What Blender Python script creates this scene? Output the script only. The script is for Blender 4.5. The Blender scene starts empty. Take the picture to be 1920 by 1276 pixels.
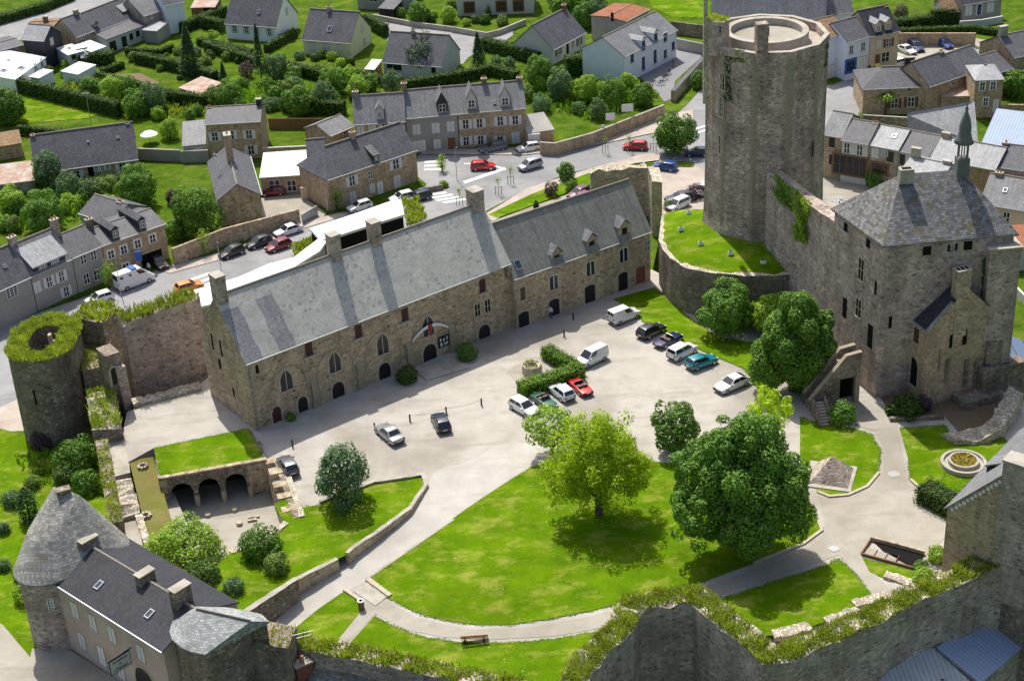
import bpy, bmesh, math, random
import numpy as np
from mathutils import Vector, Matrix

# ---------------------------------------------------------------- camera, sky, sun, exposure
CAM_H, PITCH, ROLL, FPX = 95.0, math.radians(28.7), math.radians(3.23), 3100.0
_r0 = np.array([1, 0, 0.]); _u0 = np.array([0, math.sin(PITCH), math.cos(PITCH)])
_fw = np.array([0, math.cos(PITCH), -math.sin(PITCH)])
_rt = math.cos(ROLL)*_r0 - math.sin(ROLL)*_u0
_up = math.cos(ROLL)*_u0 + math.sin(ROLL)*_r0
CPOS = np.array([0, 0, CAM_H])
scene = bpy.context.scene
COL = scene.collection
cam_data = bpy.data.cameras.new('camera')
cam_data.sensor_width = 36.0
cam_data.lens = 36.0*FPX/1920.0
cam_data.clip_start = 1.0
cam_data.clip_end = 5000.0
cam = bpy.data.objects.new('camera', cam_data)
cam.matrix_world = Matrix(((_rt[0], _up[0], -_fw[0], 0), (_rt[1], _up[1], -_fw[1], 0), (_rt[2], _up[2], -_fw[2], CAM_H), (0, 0, 0, 1)))
COL.objects.link(cam); scene.camera = cam

SUN_EL, SUN_SH = math.radians(58.0), (0.30, -0.954)      # elevation; horizontal direction in which shadows fall
world = bpy.data.worlds.new('World'); scene.world = world; world.use_nodes = True
wn = world.node_tree; wn.nodes.clear()
wo = wn.nodes.new('ShaderNodeOutputWorld'); wb = wn.nodes.new('ShaderNodeBackground'); ws = wn.nodes.new('ShaderNodeTexSky')
ws.sky_type = 'NISHITA'; ws.sun_disc = False; ws.sun_elevation = SUN_EL
ws.sun_rotation = math.atan2(-SUN_SH[0], -SUN_SH[1])
wb.inputs[1].default_value = 0.12; ws.dust_density = 3.5; ws.ozone_density = 0.35; ws.air_density = 1.0
wn.links.new(ws.outputs[0], wb.inputs[0]); wn.links.new(wb.outputs[0], wo.inputs[0])
sl = bpy.data.lights.new('sun', 'SUN'); sl.energy = 4.2; sl.angle = math.radians(0.53); sl.color = (1.0, 0.95, 0.87)
so = bpy.data.objects.new('sun', sl); COL.objects.link(so); so.location = (0, 150, 200)
so.rotation_euler = Vector((SUN_SH[0]*math.cos(SUN_EL), SUN_SH[1]*math.cos(SUN_EL), -math.sin(SUN_EL))).to_track_quat('-Z', 'Y').to_euler()
scene.view_settings.view_transform = 'Standard'; scene.view_settings.look = 'None'
scene.view_settings.exposure = 0.32; scene.view_settings.gamma = 1.0
scene.cycles.max_bounces = 6; scene.cycles.diffuse_bounces = 3; scene.cycles.transparent_max_bounces = 6
scene.cycles.use_denoising = True

TOWN = -6.0                                              # level of the town round the castle hill

# ---------------------------------------------------------------- surveying: a sight line of the photograph met with a level
def ray(px, py):
    d = FPX*_fw + (px-960)*_rt + (638-py)*_up
    return d
def G(px, py, z=0.0):
    d = ray(px, py); t = (CAM_H-z)/-d[2]
    return CPOS + d*t
def P(p):
    v = np.array(p, float)-CPOS; w = v@_fw
    return 960+FPX*(v@_rt)/w, 638-FPX*(v@_up)/w
def pxm(p):                                              # pixels of the photograph per metre at a point
    return FPX/((np.array(p, float)-CPOS)@_fw)
_S0 = np.array([-9.7, 144.3]); _SD = np.array([-0.53, -0.848])
def gnd(x, y):                                           # the court: level, falling gently towards the gate
    s = (x-_S0[0])*_SD[0]+(y-_S0[1])*_SD[1]
    return -0.068*(s if s > 3 else (0 if s < -3 else (s+3)**2/12))
def GC(px, py):
    z = 0.0
    for _ in range(8):
        p = G(px, py, z); z = gnd(p[0], p[1])
    return np.array([p[0], p[1], z])

# ---------------------------------------------------------------- mesh builder
class MB:
    def __init__(s): s.v = []; s.f = []; s.m = []; s.mats = []
    def mi(s, mat):
        if mat not in s.mats: s.mats.append(mat)
        return s.mats.index(mat)
    def add(s, vs, fs, mat):
        o = len(s.v); k = s.mi(mat)
        s.v += [tuple(float(c) for c in p) for p in vs]
        for f in fs: s.f.append(tuple(i+o for i in f)); s.m.append(k)
    def box(s, x0, x1, y0, y1, z0, z1, mat):
        s.add([(x0,y0,z0),(x1,y0,z0),(x1,y1,z0),(x0,y1,z0),(x0,y0,z1),(x1,y0,z1),(x1,y1,z1),(x0,y1,z1)],
              [(0,3,2,1),(4,5,6,7),(0,1,5,4),(1,2,6,5),(2,3,7,6),(3,0,4,7)], mat)
    def obox(s, c, size, rz, mat):
        ca, sa = math.cos(rz), math.sin(rz); hx, hy, hz = size[0]/2, size[1]/2, size[2]/2
        vs = []
        for z in (-hz, hz):
            for x, y in ((-hx,-hy),(hx,-hy),(hx,hy),(-hx,hy)):
                vs.append((c[0]+x*ca-y*sa, c[1]+x*sa+y*ca, c[2]+z))
        s.add(vs, [(0,3,2,1),(4,5,6,7),(0,1,5,4),(1,2,6,5),(2,3,7,6),(3,0,4,7)], mat)
    def prism(s, poly, z0, z1, mat, top=None):           # poly anticlockwise from above; z0, z1 numbers or lists
        n = len(poly)
        a = sum(poly[i][0]*poly[(i+1)%n][1]-poly[(i+1)%n][0]*poly[i][1] for i in range(n))
        idx = list(range(n)) if a > 0 else list(range(n-1, -1, -1))
        zb = [z0]*n if not hasattr(z0, '__len__') else z0; zt = [z1]*n if not hasattr(z1, '__len__') else z1
        b = [(poly[i][0], poly[i][1], zb[i]) for i in idx]; t = [(poly[i][0], poly[i][1], zt[i]) for i in idx]
        s.add(b+t, [tuple(range(n-1, -1, -1))]+[(i, (i+1)%n, n+(i+1)%n, n+i) for i in range(n)], mat)
        s.add(t, [tuple(range(n))], top or mat)
    def extx(s, prof, x0, x1, mat):                      # profile of (y, z) swept along x
        n = len(prof)
        vs = [(x0, y, z) for y, z in prof]+[(x1, y, z) for y, z in prof]
        a = sum(prof[i][0]*prof[(i+1)%n][1]-prof[(i+1)%n][0]*prof[i][1] for i in range(n))
        fs = [tuple(range(n-1, -1, -1)), tuple(range(n, 2*n))]+[(i, (i+1)%n, n+(i+1)%n, n+i) for i in range(n)]
        if a < 0: fs = [tuple(reversed(f)) for f in fs]
        s.add(vs, fs, mat)
    def tube(s, pts, rad, mat, n=6, cap=True):
        pts = [np.array(p, float) for p in pts]
        rad = [rad]*len(pts) if not hasattr(rad, '__len__') else rad
        rings = []
        for i, p in enumerate(pts):
            d = pts[min(i+1, len(pts)-1)]-pts[max(i-1, 0)]; d = d/(np.linalg.norm(d)+1e-9)
            a = np.cross(d, [0, 0, 1.]) if abs(d[2]) < .95 else np.cross(d, [1., 0, 0]); a /= np.linalg.norm(a); b = np.cross(d, a)
            rings.append([p+rad[i]*(math.cos(2*math.pi*k/n)*a+math.sin(2*math.pi*k/n)*b) for k in range(n)])
        vs = [v for r_ in rings for v in r_]; fs = []
        for i in range(len(pts)-1):
            for k in range(n):
                fs.append((i*n+k, i*n+(k+1)%n, (i+1)*n+(k+1)%n, (i+1)*n+k))
        if cap: fs += [tuple(range(n-1, -1, -1)), tuple(range((len(pts)-1)*n, len(pts)*n))]
        s.add(vs, [tuple(reversed(f)) for f in fs], mat)
    def lathe(s, prof, mat, n=24, c=(0, 0), a0=0, a1=2*math.pi):
        full = abs(a1-a0-2*math.pi) < 1e-6; m = n if full else n+1
        vs = []; fs = []
        for r_, z in prof:
            for k in range(m):
                a = a0+(a1-a0)*k/n; vs.append((c[0]+r_*math.cos(a), c[1]+r_*math.sin(a), z))
        for i in range(len(prof)-1):
            for k in range(n):
                k2 = (k+1) % m
                fs.append((i*m+k, i*m+k2, (i+1)*m+k2, (i+1)*m+k))
        s.add(vs, fs, mat)
    def hull(s, pts, mat):
        bm = bmesh.new()
        for p in pts: bm.verts.new(p)
        r_ = bmesh.ops.convex_hull(bm, input=bm.verts[:])
        bmesh.ops.delete(bm, geom=[g for g in r_['geom_interior'] if isinstance(g, bmesh.types.BMVert)], context='VERTS')
        bmesh.ops.dissolve_limit(bm, angle_limit=0.02, verts=bm.verts[:], edges=bm.edges[:])
        bm.normal_update(); bm.verts.index_update()
        s.add([v.co[:] for v in bm.verts], [tuple(v.index for v in f.verts) for f in bm.faces], mat); bm.free()
    def mesh(s, name, smooth=None, bevel=0):
        me = bpy.data.meshes.new(name); me.from_pydata(s.v, [], s.f)
        for m in s.mats: me.materials.append(m)
        me.polygons.foreach_set('material_index', s.m)
        if smooth is not None: me.polygons.foreach_set('use_smooth', [smooth]*len(s.f))
        set_uv(me); me.update(); return me
    def build(s, name, parent=None, smooth=None, bevel=0):
        o = bpy.data.objects.new(name, s.mesh(name, smooth)); COL.objects.link(o)
        if parent: o.parent = parent
        if bevel:
            b = o.modifiers.new('edges', 'BEVEL'); b.width = bevel; b.segments = 2; b.limit_method = 'ANGLE'
        return o

def set_uv(me):                                          # metres on each face: u along the level, v up the slope
    npoly = len(me.polygons)
    if not npoly: return
    co = np.empty(len(me.vertices)*3); me.vertices.foreach_get('co', co); co = co.reshape(-1, 3)
    lv = np.empty(len(me.loops), int); me.loops.foreach_get('vertex_index', lv)
    lt = np.empty(npoly, int); me.polygons.foreach_get('loop_total', lt)
    nr = np.empty(npoly*3); me.polygons.foreach_get('normal', nr); nr = nr.reshape(-1, 3)
    u = np.stack([-nr[:, 1], nr[:, 0], np.zeros(npoly)], 1); ln = np.linalg.norm(u, axis=1)
    flat = ln < 0.05; u[flat] = [1, 0, 0]; ln[flat] = 1; u /= ln[:, None]
    v = np.cross(nr, u)
    pi = np.repeat(np.arange(npoly), lt); c = co[lv]
    uv = np.stack([(c*u[pi]).sum(1), (c*v[pi]).sum(1)], 1)
    me.uv_layers.new(name='metres').data.foreach_set('uv', uv.astype(np.float32).ravel())

def tag(o, label=None, cat=None, group=None, kind=None):
    if label: o['label'] = label
    if cat: o['category'] = cat
    if group: o['group'] = group
    if kind: o['kind'] = kind
    return o
def thing(name, label, cat, loc=(0, 0, 0), rz=0.0, group=None):
    o = bpy.data.objects.new(name, None); COL.objects.link(o)
    o.location = [float(c) for c in loc]; o.rotation_euler = (0, 0, float(rz)); o.empty_display_size = 0.5
    return tag(o, label, cat, group)
def inst(name, me, parent=None, loc=(0, 0, 0), rz=0.0, sc=None):
    o = bpy.data.objects.new(name, me); COL.objects.link(o)
    o.location = [float(c) for c in loc]; o.rotation_euler = (0, 0, float(rz))
    if sc is not None: o.scale = (sc, sc, sc) if not hasattr(sc, '__len__') else sc
    if parent: o.parent = parent
    return o

# ---------------------------------------------------------------- materials
def _nt(name):
    m = bpy.data.materials.new(name); m.use_nodes = True; nt = m.node_tree; nt.nodes.clear()
    out = nt.nodes.new('ShaderNodeOutputMaterial'); b = nt.nodes.new('ShaderNodeBsdfPrincipled')
    nt.links.new(b.outputs[0], out.inputs[0]); return m, nt, b, out
class N:
    def __init__(s, nt): s.nt = nt
    def node(s, t, **k):
        n = s.nt.nodes.new(t)
        for a, v in k.items(): setattr(n, a, v)
        return n
    def link(s, a, b): s.nt.links.new(a, b)
    def val(s, sock, v):
        if hasattr(v, 'is_output'): s.link(v, sock)
        elif v is not None: sock.default_value = v
    def co(s, kind='UV', scale=(1, 1, 1)):
        t = s.node('ShaderNodeTexCoord'); m = s.node('ShaderNodeMapping'); m.inputs['Scale'].default_value = scale
        s.link(t.outputs[kind], m.inputs[0]); return m.outputs[0]
    def pos(s, scale=(1, 1, 1)):
        t = s.node('ShaderNodeNewGeometry'); m = s.node('ShaderNodeMapping'); m.inputs['Scale'].default_value = scale
        s.link(t.outputs['Position'], m.inputs[0]); return m.outputs[0]
    def noise(s, vec, scale, detail=4, rough=.55):
        n = s.node('ShaderNodeTexNoise'); s.val(n.inputs['Vector'], vec); n.inputs['Scale'].default_value = scale
        n.inputs['Detail'].default_value = detail; n.inputs['Roughness'].default_value = rough; return n.outputs[0]
    def ramp(s, fac, stops):
        r = s.node('ShaderNodeValToRGB'); s.val(r.inputs[0], fac); e = r.color_ramp.elements
        while len(e) < len(stops): e.new(.5)
        for i, (p, c) in enumerate(stops):
            e[i].position = p; e[i].color = (*c, 1) if hasattr(c, '__len__') else (c, c, c, 1)
        return r.outputs[0]
    def mix(s, fac, a, b, mode='MIX'):
        m = s.node('ShaderNodeMix', data_type='RGBA', blend_type=mode)
        s.val(m.inputs[0], fac)
        for sock, v in ((m.inputs[6], a), (m.inputs[7], b)):
            if isinstance(v, tuple) and len(v) == 3: v = (*v, 1)
            s.val(sock, v)
        return m.outputs[2]
    def math(s, op, a, b=None, clamp=False):
        m = s.node('ShaderNodeMath', operation=op, use_clamp=clamp); s.val(m.inputs[0], a)
        if b is not None: s.val(m.inputs[1], b)
        return m.outputs[0]
    def bump(s, h, strength, dist=.05):
        b = s.node('ShaderNodeBump'); b.inputs['Strength'].default_value = strength; b.inputs['Distance'].default_value = dist
        s.link(h, b.inputs['Height']); return b.outputs[0]

def mat_stone(name, cols, mortar, sx=.5, sy=.27, stain=.5, green=0.0, contrast=1.0):
    m, nt, b, out = _nt(name); n = N(nt)
    uv = n.pos((1/sx, 1/sx, 1/sy))
    vo = n.node('ShaderNodeTexVoronoi', feature='F1'); n.link(uv, vo.inputs['Vector']); vo.inputs['Scale'].default_value = 1; vo.inputs['Randomness'].default_value = .85
    ve = n.node('ShaderNodeTexVoronoi', feature='DISTANCE_TO_EDGE'); n.link(uv, ve.inputs['Vector']); ve.inputs['Scale'].default_value = 1; ve.inputs['Randomness'].default_value = .85
    sep = n.node('ShaderNodeSeparateColor'); n.link(vo.outputs['Color'], sep.inputs[0])
    k = len(cols)
    c = n.ramp(sep.outputs[0], [(i/(k-1), col) for i, col in enumerate(cols)])
    edge = n.ramp(ve.outputs['Distance'], [(0.03, 1.0), (0.12, 0.0)])
    c = n.mix(edge, c, mortar)
    p = n.pos()
    st = n.ramp(n.noise(p, .35, 5, .65), [(.32, 0.45), (.62, 1.1)])
    c = n.mix(stain, c, st, 'MULTIPLY')
    fine = n.ramp(n.noise(p, 3.2, 5, .7), [(.25, .55), (.75, 1.3)])
    c = n.mix(.55*contrast, c, fine, 'MULTIPLY')
    run = n.ramp(n.noise(n.pos((1.1, 1.1, .07)), 1.0, 5, .65), [(.3, .62), (.66, 1.18)])   # rain streaks running down
    c = n.mix(.55, c, run, 'MULTIPLY')
    if green > 0:
        g = n.ramp(n.noise(p, .8, 5, .7), [(.55, 0.0), (.7, 1.0)])
        c = n.mix(n.math('MULTIPLY', g, green), c, (.06, .07, .02))
    n.link(c, b.inputs['Base Color']); b.inputs['Roughness'].default_value = .93; b.inputs['Specular IOR Level'].default_value = .2
    h = n.math('ADD', n.math('MULTIPLY', sep.outputs[1], .5), n.math('SUBTRACT', 1.0, edge))
    n.link(n.bump(h, .7, .06), b.inputs['Normal']); return m

def mat_slate(name, base, var=.25, lichen=None, lich=.0, w=.30, hgt=.22, rough=.55, bump=.25, moss=0.0, streak=.35, speck=None):
    m, nt, b, out = _nt(name); n = N(nt); uv = n.co('UV')
    br = n.node('ShaderNodeTexBrick'); n.link(uv, br.inputs['Vector']); br.inputs['Scale'].default_value = 1
    br.inputs['Brick Width'].default_value = w; br.inputs['Row Height'].default_value = hgt; br.inputs['Mortar Size'].default_value = .02
    br.inputs['Color1'].default_value = (1-var, 1-var, 1-var, 1); br.inputs['Color2'].default_value = (1+var, 1+var, 1+var, 1); br.inputs['Mortar'].default_value = (.78-.3*bump, .78-.3*bump, .78-.3*bump, 1)
    c = n.mix(1.0, (*base, 1), br.outputs['Color'], 'MULTIPLY')
    p = n.pos()
    c = n.mix(.6, c, n.ramp(n.noise(p, .5, 5, .6), [(.3, .75), (.7, 1.2)]), 'MULTIPLY')
    sv = n.noise(n.co('UV', (2.2, .12, 1)), 1.0, 4, .6)
    c = n.mix(streak, c, n.ramp(sv, [(.3, .7), (.7, 1.25)]), 'MULTIPLY')
    if lichen:
        f = n.ramp(n.noise(p, 1.7, 6, .75), [(.62-lich*.35, 0.0), (.72-lich*.25, 1.0)])
        c = n.mix(f, c, lichen)
    if speck:
        vo = n.node('ShaderNodeTexVoronoi'); vo.inputs['Scale'].default_value = 1.9; n.link(n.mix(.25, p, n.node('ShaderNodeTexNoise').outputs[1]), vo.inputs['Vector'])
        f = n.math('MULTIPLY', n.math('LESS_THAN', vo.outputs['Distance'], .34), n.ramp(n.noise(p, .22, 4, .6), [(.42, 0.0), (.58, .95)]))
        c = n.mix(n.math('MULTIPLY', f, n.ramp(n.noise(p, 6.0, 2), [(.42, 0.0), (.55, 1.0)])), c, speck)
    if moss > 0:
        f = n.math('MULTIPLY', n.ramp(n.noise(p, .9, 6, .75), [(.52, 0.0), (.66, 1.0)]), moss)
        c = n.mix(f, c, (.15, .12, .035))
    n.link(c, b.inputs['Base Color']); b.inputs['Roughness'].default_value = rough; b.inputs['Specular IOR Level'].default_value = .15
    n.link(n.bump(br.outputs['Fac'], -bump, .03), b.inputs['Normal']); return m

def mat_noise(name, c1, c2, scale=1.5, rough=.85, c3=None, s3=.2, bump=0.0, bs=8.0, spec=.3, metal=0.0):
    m, nt, b, out = _nt(name); n = N(nt); p = n.pos()
    c = n.mix(n.ramp(n.noise(p, scale, 5, .65), [(.3, 0.0), (.7, 1.0)]), c1, c2)
    if c3: c = n.mix(n.ramp(n.noise(p, s3, 6, .7), [(.45, 0.0), (.68, 1.0)]), c, c3)
    n.link(c, b.inputs['Base Color']); b.inputs['Roughness'].default_value = rough; b.inputs['Specular IOR Level'].default_value = spec
    b.inputs['Metallic'].default_value = metal
    if bump: n.link(n.bump(n.noise(p, bs, 4, .7), bump, .08), b.inputs['Normal'])
    return m

def mat_grass(name, c1, c2, dry, dryf=.5):
    m, nt, b, out = _nt(name); n = N(nt); p = n.pos()
    c = n.mix(n.ramp(n.noise(p, .35, 6, .7), [(.3, 0.0), (.7, 1.0)]), c1, c2)
    st = n.noise(n.pos((.55, .9, 1)), .6, 6, .7)
    c = n.mix(n.math('MULTIPLY', n.ramp(st, [(.5, 0.0), (.66, 1.0)]), dryf), c, dry)
    c = n.mix(.5, c, n.ramp(n.noise(p, 8.0, 5, .8), [(.25, .6), (.75, 1.4)]), 'MULTIPLY')
    c = n.mix(.6, c, n.ramp(n.noise(n.pos((.5, 1, 1)), .16, 5, .65), [(.3, .62), (.7, 1.25)]), 'MULTIPLY')
    vo = n.node('ShaderNodeTexVoronoi'); n.link(p, vo.inputs['Vector']); vo.inputs['Scale'].default_value = 1.1
    fl = n.math('MULTIPLY', n.math('LESS_THAN', vo.outputs['Distance'], .09), n.ramp(n.noise(p, .25, 3), [(.52, 0.0), (.62, .6)]))
    c = n.mix(fl, c, (.55, .6, .4))
    n.link(c, b.inputs['Base Color']); b.inputs['Roughness'].default_value = .95; b.inputs['Specular IOR Level'].default_value = .03
    n.link(n.bump(n.noise(p, 9, 5, .8), .8, .12), b.inputs['Normal']); return m

def mat_ground(name, c1, c2, worn):
    m, nt, b, out = _nt(name); n = N(nt); p = n.pos()
    c = n.mix(n.ramp(n.noise(p, .45, 6, .7), [(.3, 0.0), (.7, 1.0)]), c1, c2)
    c = n.mix(n.ramp(n.noise(p, .09, 5, .6), [(.46, 0.0), (.66, .75)]), c, worn)
    tr = n.noise(n.pos((.09, .6, 1)), 1.0, 5, .65)                # wear drawn out along the way the wheels run
    c = n.mix(n.ramp(tr, [(.54, 0.0), (.68, .5)]), c, worn)
    c = n.mix(.5, c, n.ramp(n.noise(p, 11.0, 4, .8), [(.25, .72), (.75, 1.25)]), 'MULTIPLY')
    st = n.node('ShaderNodeTexVoronoi'); n.link(p, st.inputs['Vector']); st.inputs['Scale'].default_value = .33
    c = n.mix(n.math('MULTIPLY', n.ramp(st.outputs['Distance'], [(.08, 1.0), (.22, 0.0)]), .35), c, worn)
    n.link(c, b.inputs['Base Color']); b.inputs['Roughness'].default_value = .93; b.inputs['Specular IOR Level'].default_value = .15
    n.link(n.bump(n.noise(p, 9, 4, .75), .25, .06), b.inputs['Normal']); return m

def mat_plain(name, col, rough=.5, metal=0.0, spec=.5, coat=0.0):
    m, nt, b, out = _nt(name); b.inputs['Base Color'].default_value = (*col, 1); b.inputs['Roughness'].default_value = rough
    b.inputs['Metallic'].default_value = metal; b.inputs['Specular IOR Level'].default_value = spec; b.inputs['Coat Weight'].default_value = coat
    n = N(nt); c = n.mix(.25, (*col, 1), n.ramp(n.noise(n.pos(), 2.2, 4, .7), [(.25, .75), (.75, 1.2)]), 'MULTIPLY'); n.link(c, b.inputs['Base Color'])
    return m

def mat_leaf(name, dark, light, hue=None, trans=.3):
    m, nt, b, out = _nt(name); n = N(nt)
    at = n.node('ShaderNodeAttribute'); at.attribute_name = 'rnd'
    c = n.mix(at.outputs['Fac'], dark, light)
    c = n.mix(.55, c, n.ramp(n.noise(n.pos(), .9, 4, .6), [(.3, .7), (.7, 1.3)]), 'MULTIPLY')
    oi = n.node('ShaderNodeObjectInfo'); c = n.mix(.5, c, n.ramp(oi.outputs['Random'], [(0, .75), (1, 1.25)]), 'MULTIPLY')
    n.link(c, b.inputs['Base Color']); b.inputs['Roughness'].default_value = .6; b.inputs['Specular IOR Level'].default_value = .25
    tr = n.node('ShaderNodeBsdfTranslucent'); c2 = n.mix(1.0, c, (1.25, 1.3, .5, 1), 'MULTIPLY'); n.link(c2, tr.inputs[0])
    mx = n.node('ShaderNodeMixShader'); mx.inputs[0].default_value = trans
    n.link(b.outputs[0], mx.inputs[1]); n.link(tr.outputs[0], mx.inputs[2]); n.link(mx.outputs[0], out.inputs[0]); return m

def mat_metal_roof(name, col, step=.45):
    m, nt, b, out = _nt(name); n = N(nt); uv = n.co('UV'); s = n.node('ShaderNodeSeparateXYZ'); n.link(uv, s.inputs[0])
    f = n.math('FRACT', n.math('DIVIDE', s.outputs[0], step)); line = n.math('LESS_THAN', f, .12)
    c = n.mix(line, col, tuple(x*.45 for x in col))
    c = n.mix(.5, c, n.ramp(n.noise(n.pos(), .9, 5, .65), [(.3, .8), (.7, 1.2)]), 'MULTIPLY')
    n.link(c, b.inputs['Base Color']); b.inputs['Roughness'].default_value = .5; b.inputs['Specular IOR Level'].default_value = .4
    n.link(n.bump(line, .6, .04), b.inputs['Normal']); return m

M = {}
M['rubble'] = mat_stone('rubble_stone', [(0.224,0.167,0.106),(0.545,0.412,0.27),(0.401,0.317,0.22),(0.706,0.554,0.383),(0.32,0.246,0.163)], (0.577,0.476,0.344))
M['keep'] = mat_stone('keep_stone', [(0.242,0.189,0.158),(0.604,0.483,0.416),(0.404,0.321,0.267),(0.805,0.642,0.554),(0.505,0.393,0.314)], (0.546,0.428,0.351), .42, .22, .85, .08)
M['greystone'] = mat_stone('grey_tower_stone', [(0.234,0.189,0.156),(0.52,0.431,0.371),(0.359,0.292,0.245),(0.682,0.566,0.489)], (0.537,0.448,0.385), .55, .3, .6)
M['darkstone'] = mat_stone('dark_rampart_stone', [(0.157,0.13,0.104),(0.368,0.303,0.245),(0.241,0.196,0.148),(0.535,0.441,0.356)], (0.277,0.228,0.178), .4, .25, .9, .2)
M['tanstone'] = mat_stone('tan_house_stone', [(0.286,0.204,0.128),(0.529,0.395,0.255),(0.416,0.309,0.204),(0.658,0.5,0.345)], (0.572,0.447,0.319), .45, .24, .35)
M['rubbletop'] = mat_stone('loose_pale_rubble', [(0.405,0.351,0.27),(0.702,0.634,0.513),(0.54,0.472,0.378),(0.75,0.716,0.608)], (0.378,0.324,0.23), .4, .4, .4, .15)
M['dress'] = mat_noise('dressed_granite', (.38,.325,.24), (.52,.455,.35), 2.5, .9, bump=.3)
M['slate'] = mat_slate('blue_grey_slate', (.115,.118,.13))
M['slate_pale'] = mat_slate('pale_worn_slate', (.21,.215,.225), .2, streak=.6)
M['slate_dark'] = mat_slate('dark_slate', (.05,.052,.062), .2)
M['slate_white'] = mat_slate('silver_slate', (.36,.37,.38), .18, streak=.5)
M['castle_roof'] = mat_slate('lichened_slate', (.52,.51,.46), .1, None, .0, .3, .22, .85, .2, 0.12, .1, speck=(.25,.26,.25))
M['castle_roof_bare'] = mat_slate('bare_slate_strip', (.31,.31,.315), .22, None, 0, .3, .22, .7, .25)
M['wing_roof'] = mat_slate('wing_slate', (.26,.265,.24), .15, (.33,.33,.24), .12, .3, .22, .75, .2, .25, .7)
M['shingle'] = mat_slate('stone_shingles', (.3,.295,.275), .34, (.42,.41,.385), .1, .42, .28, .85, .9, .4, .3)
M['shingle_green'] = mat_slate('pale_grey_shingles', (.34,.36,.355), .3, None, 0, .4, .26, .85, .9, .08, .3, speck=(.17,.18,.18))
M['shingle_dark'] = mat_slate('grey_stone_slabs', (.2,.2,.205), .4, (.3,.3,.28), .05, .45, .3, .8, .9, .8, .3)
M['tile'] = mat_slate('orange_tiles', (.3,.125,.07), .2, None, 0, .3, .3, .85, .5)
M['tile_brown'] = mat_slate('brown_tiles', (.26,.17,.1), .25, None, 0, .4, .35, .85, .6)
M['white'] = mat_noise('white_render', (.8,.8,.8), (.88,.88,.88), .7, .85)
M['whiteblue'] = mat_noise('bluish_white_render', (.64,.68,.76), (.72,.75,.82), .7, .85)
M['cream'] = mat_noise('cream_render', (.62,.58,.36), (.7,.66,.43), .6, .85)
M['beige'] = mat_noise('beige_render', (.56,.44,.32), (.66,.52,.39), .6, .85)
M['greyren'] = mat_noise('grey_render', (.27,.265,.25), (.36,.35,.33), .5, .9)
M['paleren'] = mat_noise('pale_grey_render', (.48,.48,.46), (.58,.57,.55), .5, .9)
M['ochreren'] = mat_noise('ochre_weathered_render', (.5,.395,.32), (.41,.315,.265), .5, .9, (.5,.43,.39), .35)
M['brick'] = mat_slate('red_brick', (.3,.12,.085), .25, None, 0, .22, .08, .9, .3)
M['woodbrown'] = mat_noise('brown_wood', (.16,.085,.04), (.22,.12,.06), 3, .7)
M['darkdoor'] = mat_noise('dark_red_door', (.055,.02,.022), (.08,.03,.03), 3, .6)
M['blackdoor'] = mat_noise('dark_stained_door', (.012,.012,.016), (.028,.022,.028), 3, .5)
M['bluedoor'] = mat_noise('blue_paint', (.025,.1,.36), (.04,.13,.42), 2, .55)
M['paint'] = mat_plain('white_paint', (.74,.75,.76), .5)
M['shut'] = mat_plain('pale_shutter_paint', (.62,.64,.66), .6)
M['shutbrown'] = mat_plain('brown_shutter_paint', (.13,.06,.05), .6)
M['glass'] = mat_plain('dark_window_glass', (.018,.022,.03), .15, 0, .3)
M['skyglass'] = mat_plain('skylight_glass', (.03,.05,.08), .05, 0, 1.0)
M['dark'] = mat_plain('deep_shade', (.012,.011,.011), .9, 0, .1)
M['iron'] = mat_plain('black_iron', (.02,.02,.022), .55, .4)
M['zinc'] = mat_plain('zinc', (.36,.38,.4), .45, .5)
M['metalroof'] = mat_metal_roof('blue_ribbed_metal', (.29,.37,.52))
M['metalgrey'] = mat_metal_roof('grey_ribbed_metal', (.42,.45,.46))
M['whitemetal'] = mat_metal_roof('white_ribbed_metal', (.68,.71,.75), 1.1)
M['bluemetal'] = mat_metal_roof('steel_blue_roof', (.07,.11,.2), 1.6)
M['rust'] = mat_noise('rusty_sheet', (.42,.33,.28), (.34,.17,.09), .9, .8, (.5,.48,.45), .5)
M['membrane'] = mat_noise('white_membrane', (.66,.66,.65), (.74,.74,.73), .4, .7, (.58,.57,.55), .25)
M['grass'] = mat_grass('castle_lawn', (.064,.148,.003), (.14,.245,.004), (.27,.3,.045), .85)
M['meadow'] = mat_grass('garden_grass', (.032,.08,.006), (.11,.185,.01), (.17,.17,.05), .6)
M['earth'] = mat_grass('rough_ground', (.05,.085,.015), (.1,.14,.025), (.2,.17,.08), .5)
M['dry'] = mat_grass('dry_grass', (.2,.17,.06), (.16,.18,.04), (.26,.2,.1), .7)
M['court'] = mat_ground('pale_gravel', (.385,.36,.315), (.47,.445,.4), (.255,.232,.195))
M['drive'] = mat_ground('bright_drive', (.42,.4,.36), (.51,.49,.45), (.33,.31,.275))
M['path'] = mat_ground('sandy_path', (.33,.305,.255), (.41,.385,.33), (.25,.225,.18))
M['asphalt'] = mat_ground('worn_asphalt', (.27,.27,.275), (.33,.33,.33), (.2,.2,.205))
M['asphdark'] = mat_noise('school_yard_asphalt', (.2,.2,.21), (.26,.26,.27), .4, .9, (.2,.2,.21), .2)
M['pave'] = mat_noise('pink_pavement', (.4,.34,.29), (.48,.42,.365), .9, .9, (.33,.28,.24), .3)
M['concrete'] = mat_noise('concrete', (.36,.335,.285), (.46,.43,.37), 1.2, .9, (.27,.25,.2), .5)
M['marking'] = mat_noise('road_paint', (.75,.75,.74), (.82,.82,.81), 1.5, .8)
M['soil'] = mat_noise('soil', (.14,.1,.06), (.2,.15,.09), 2, .95)
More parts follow.
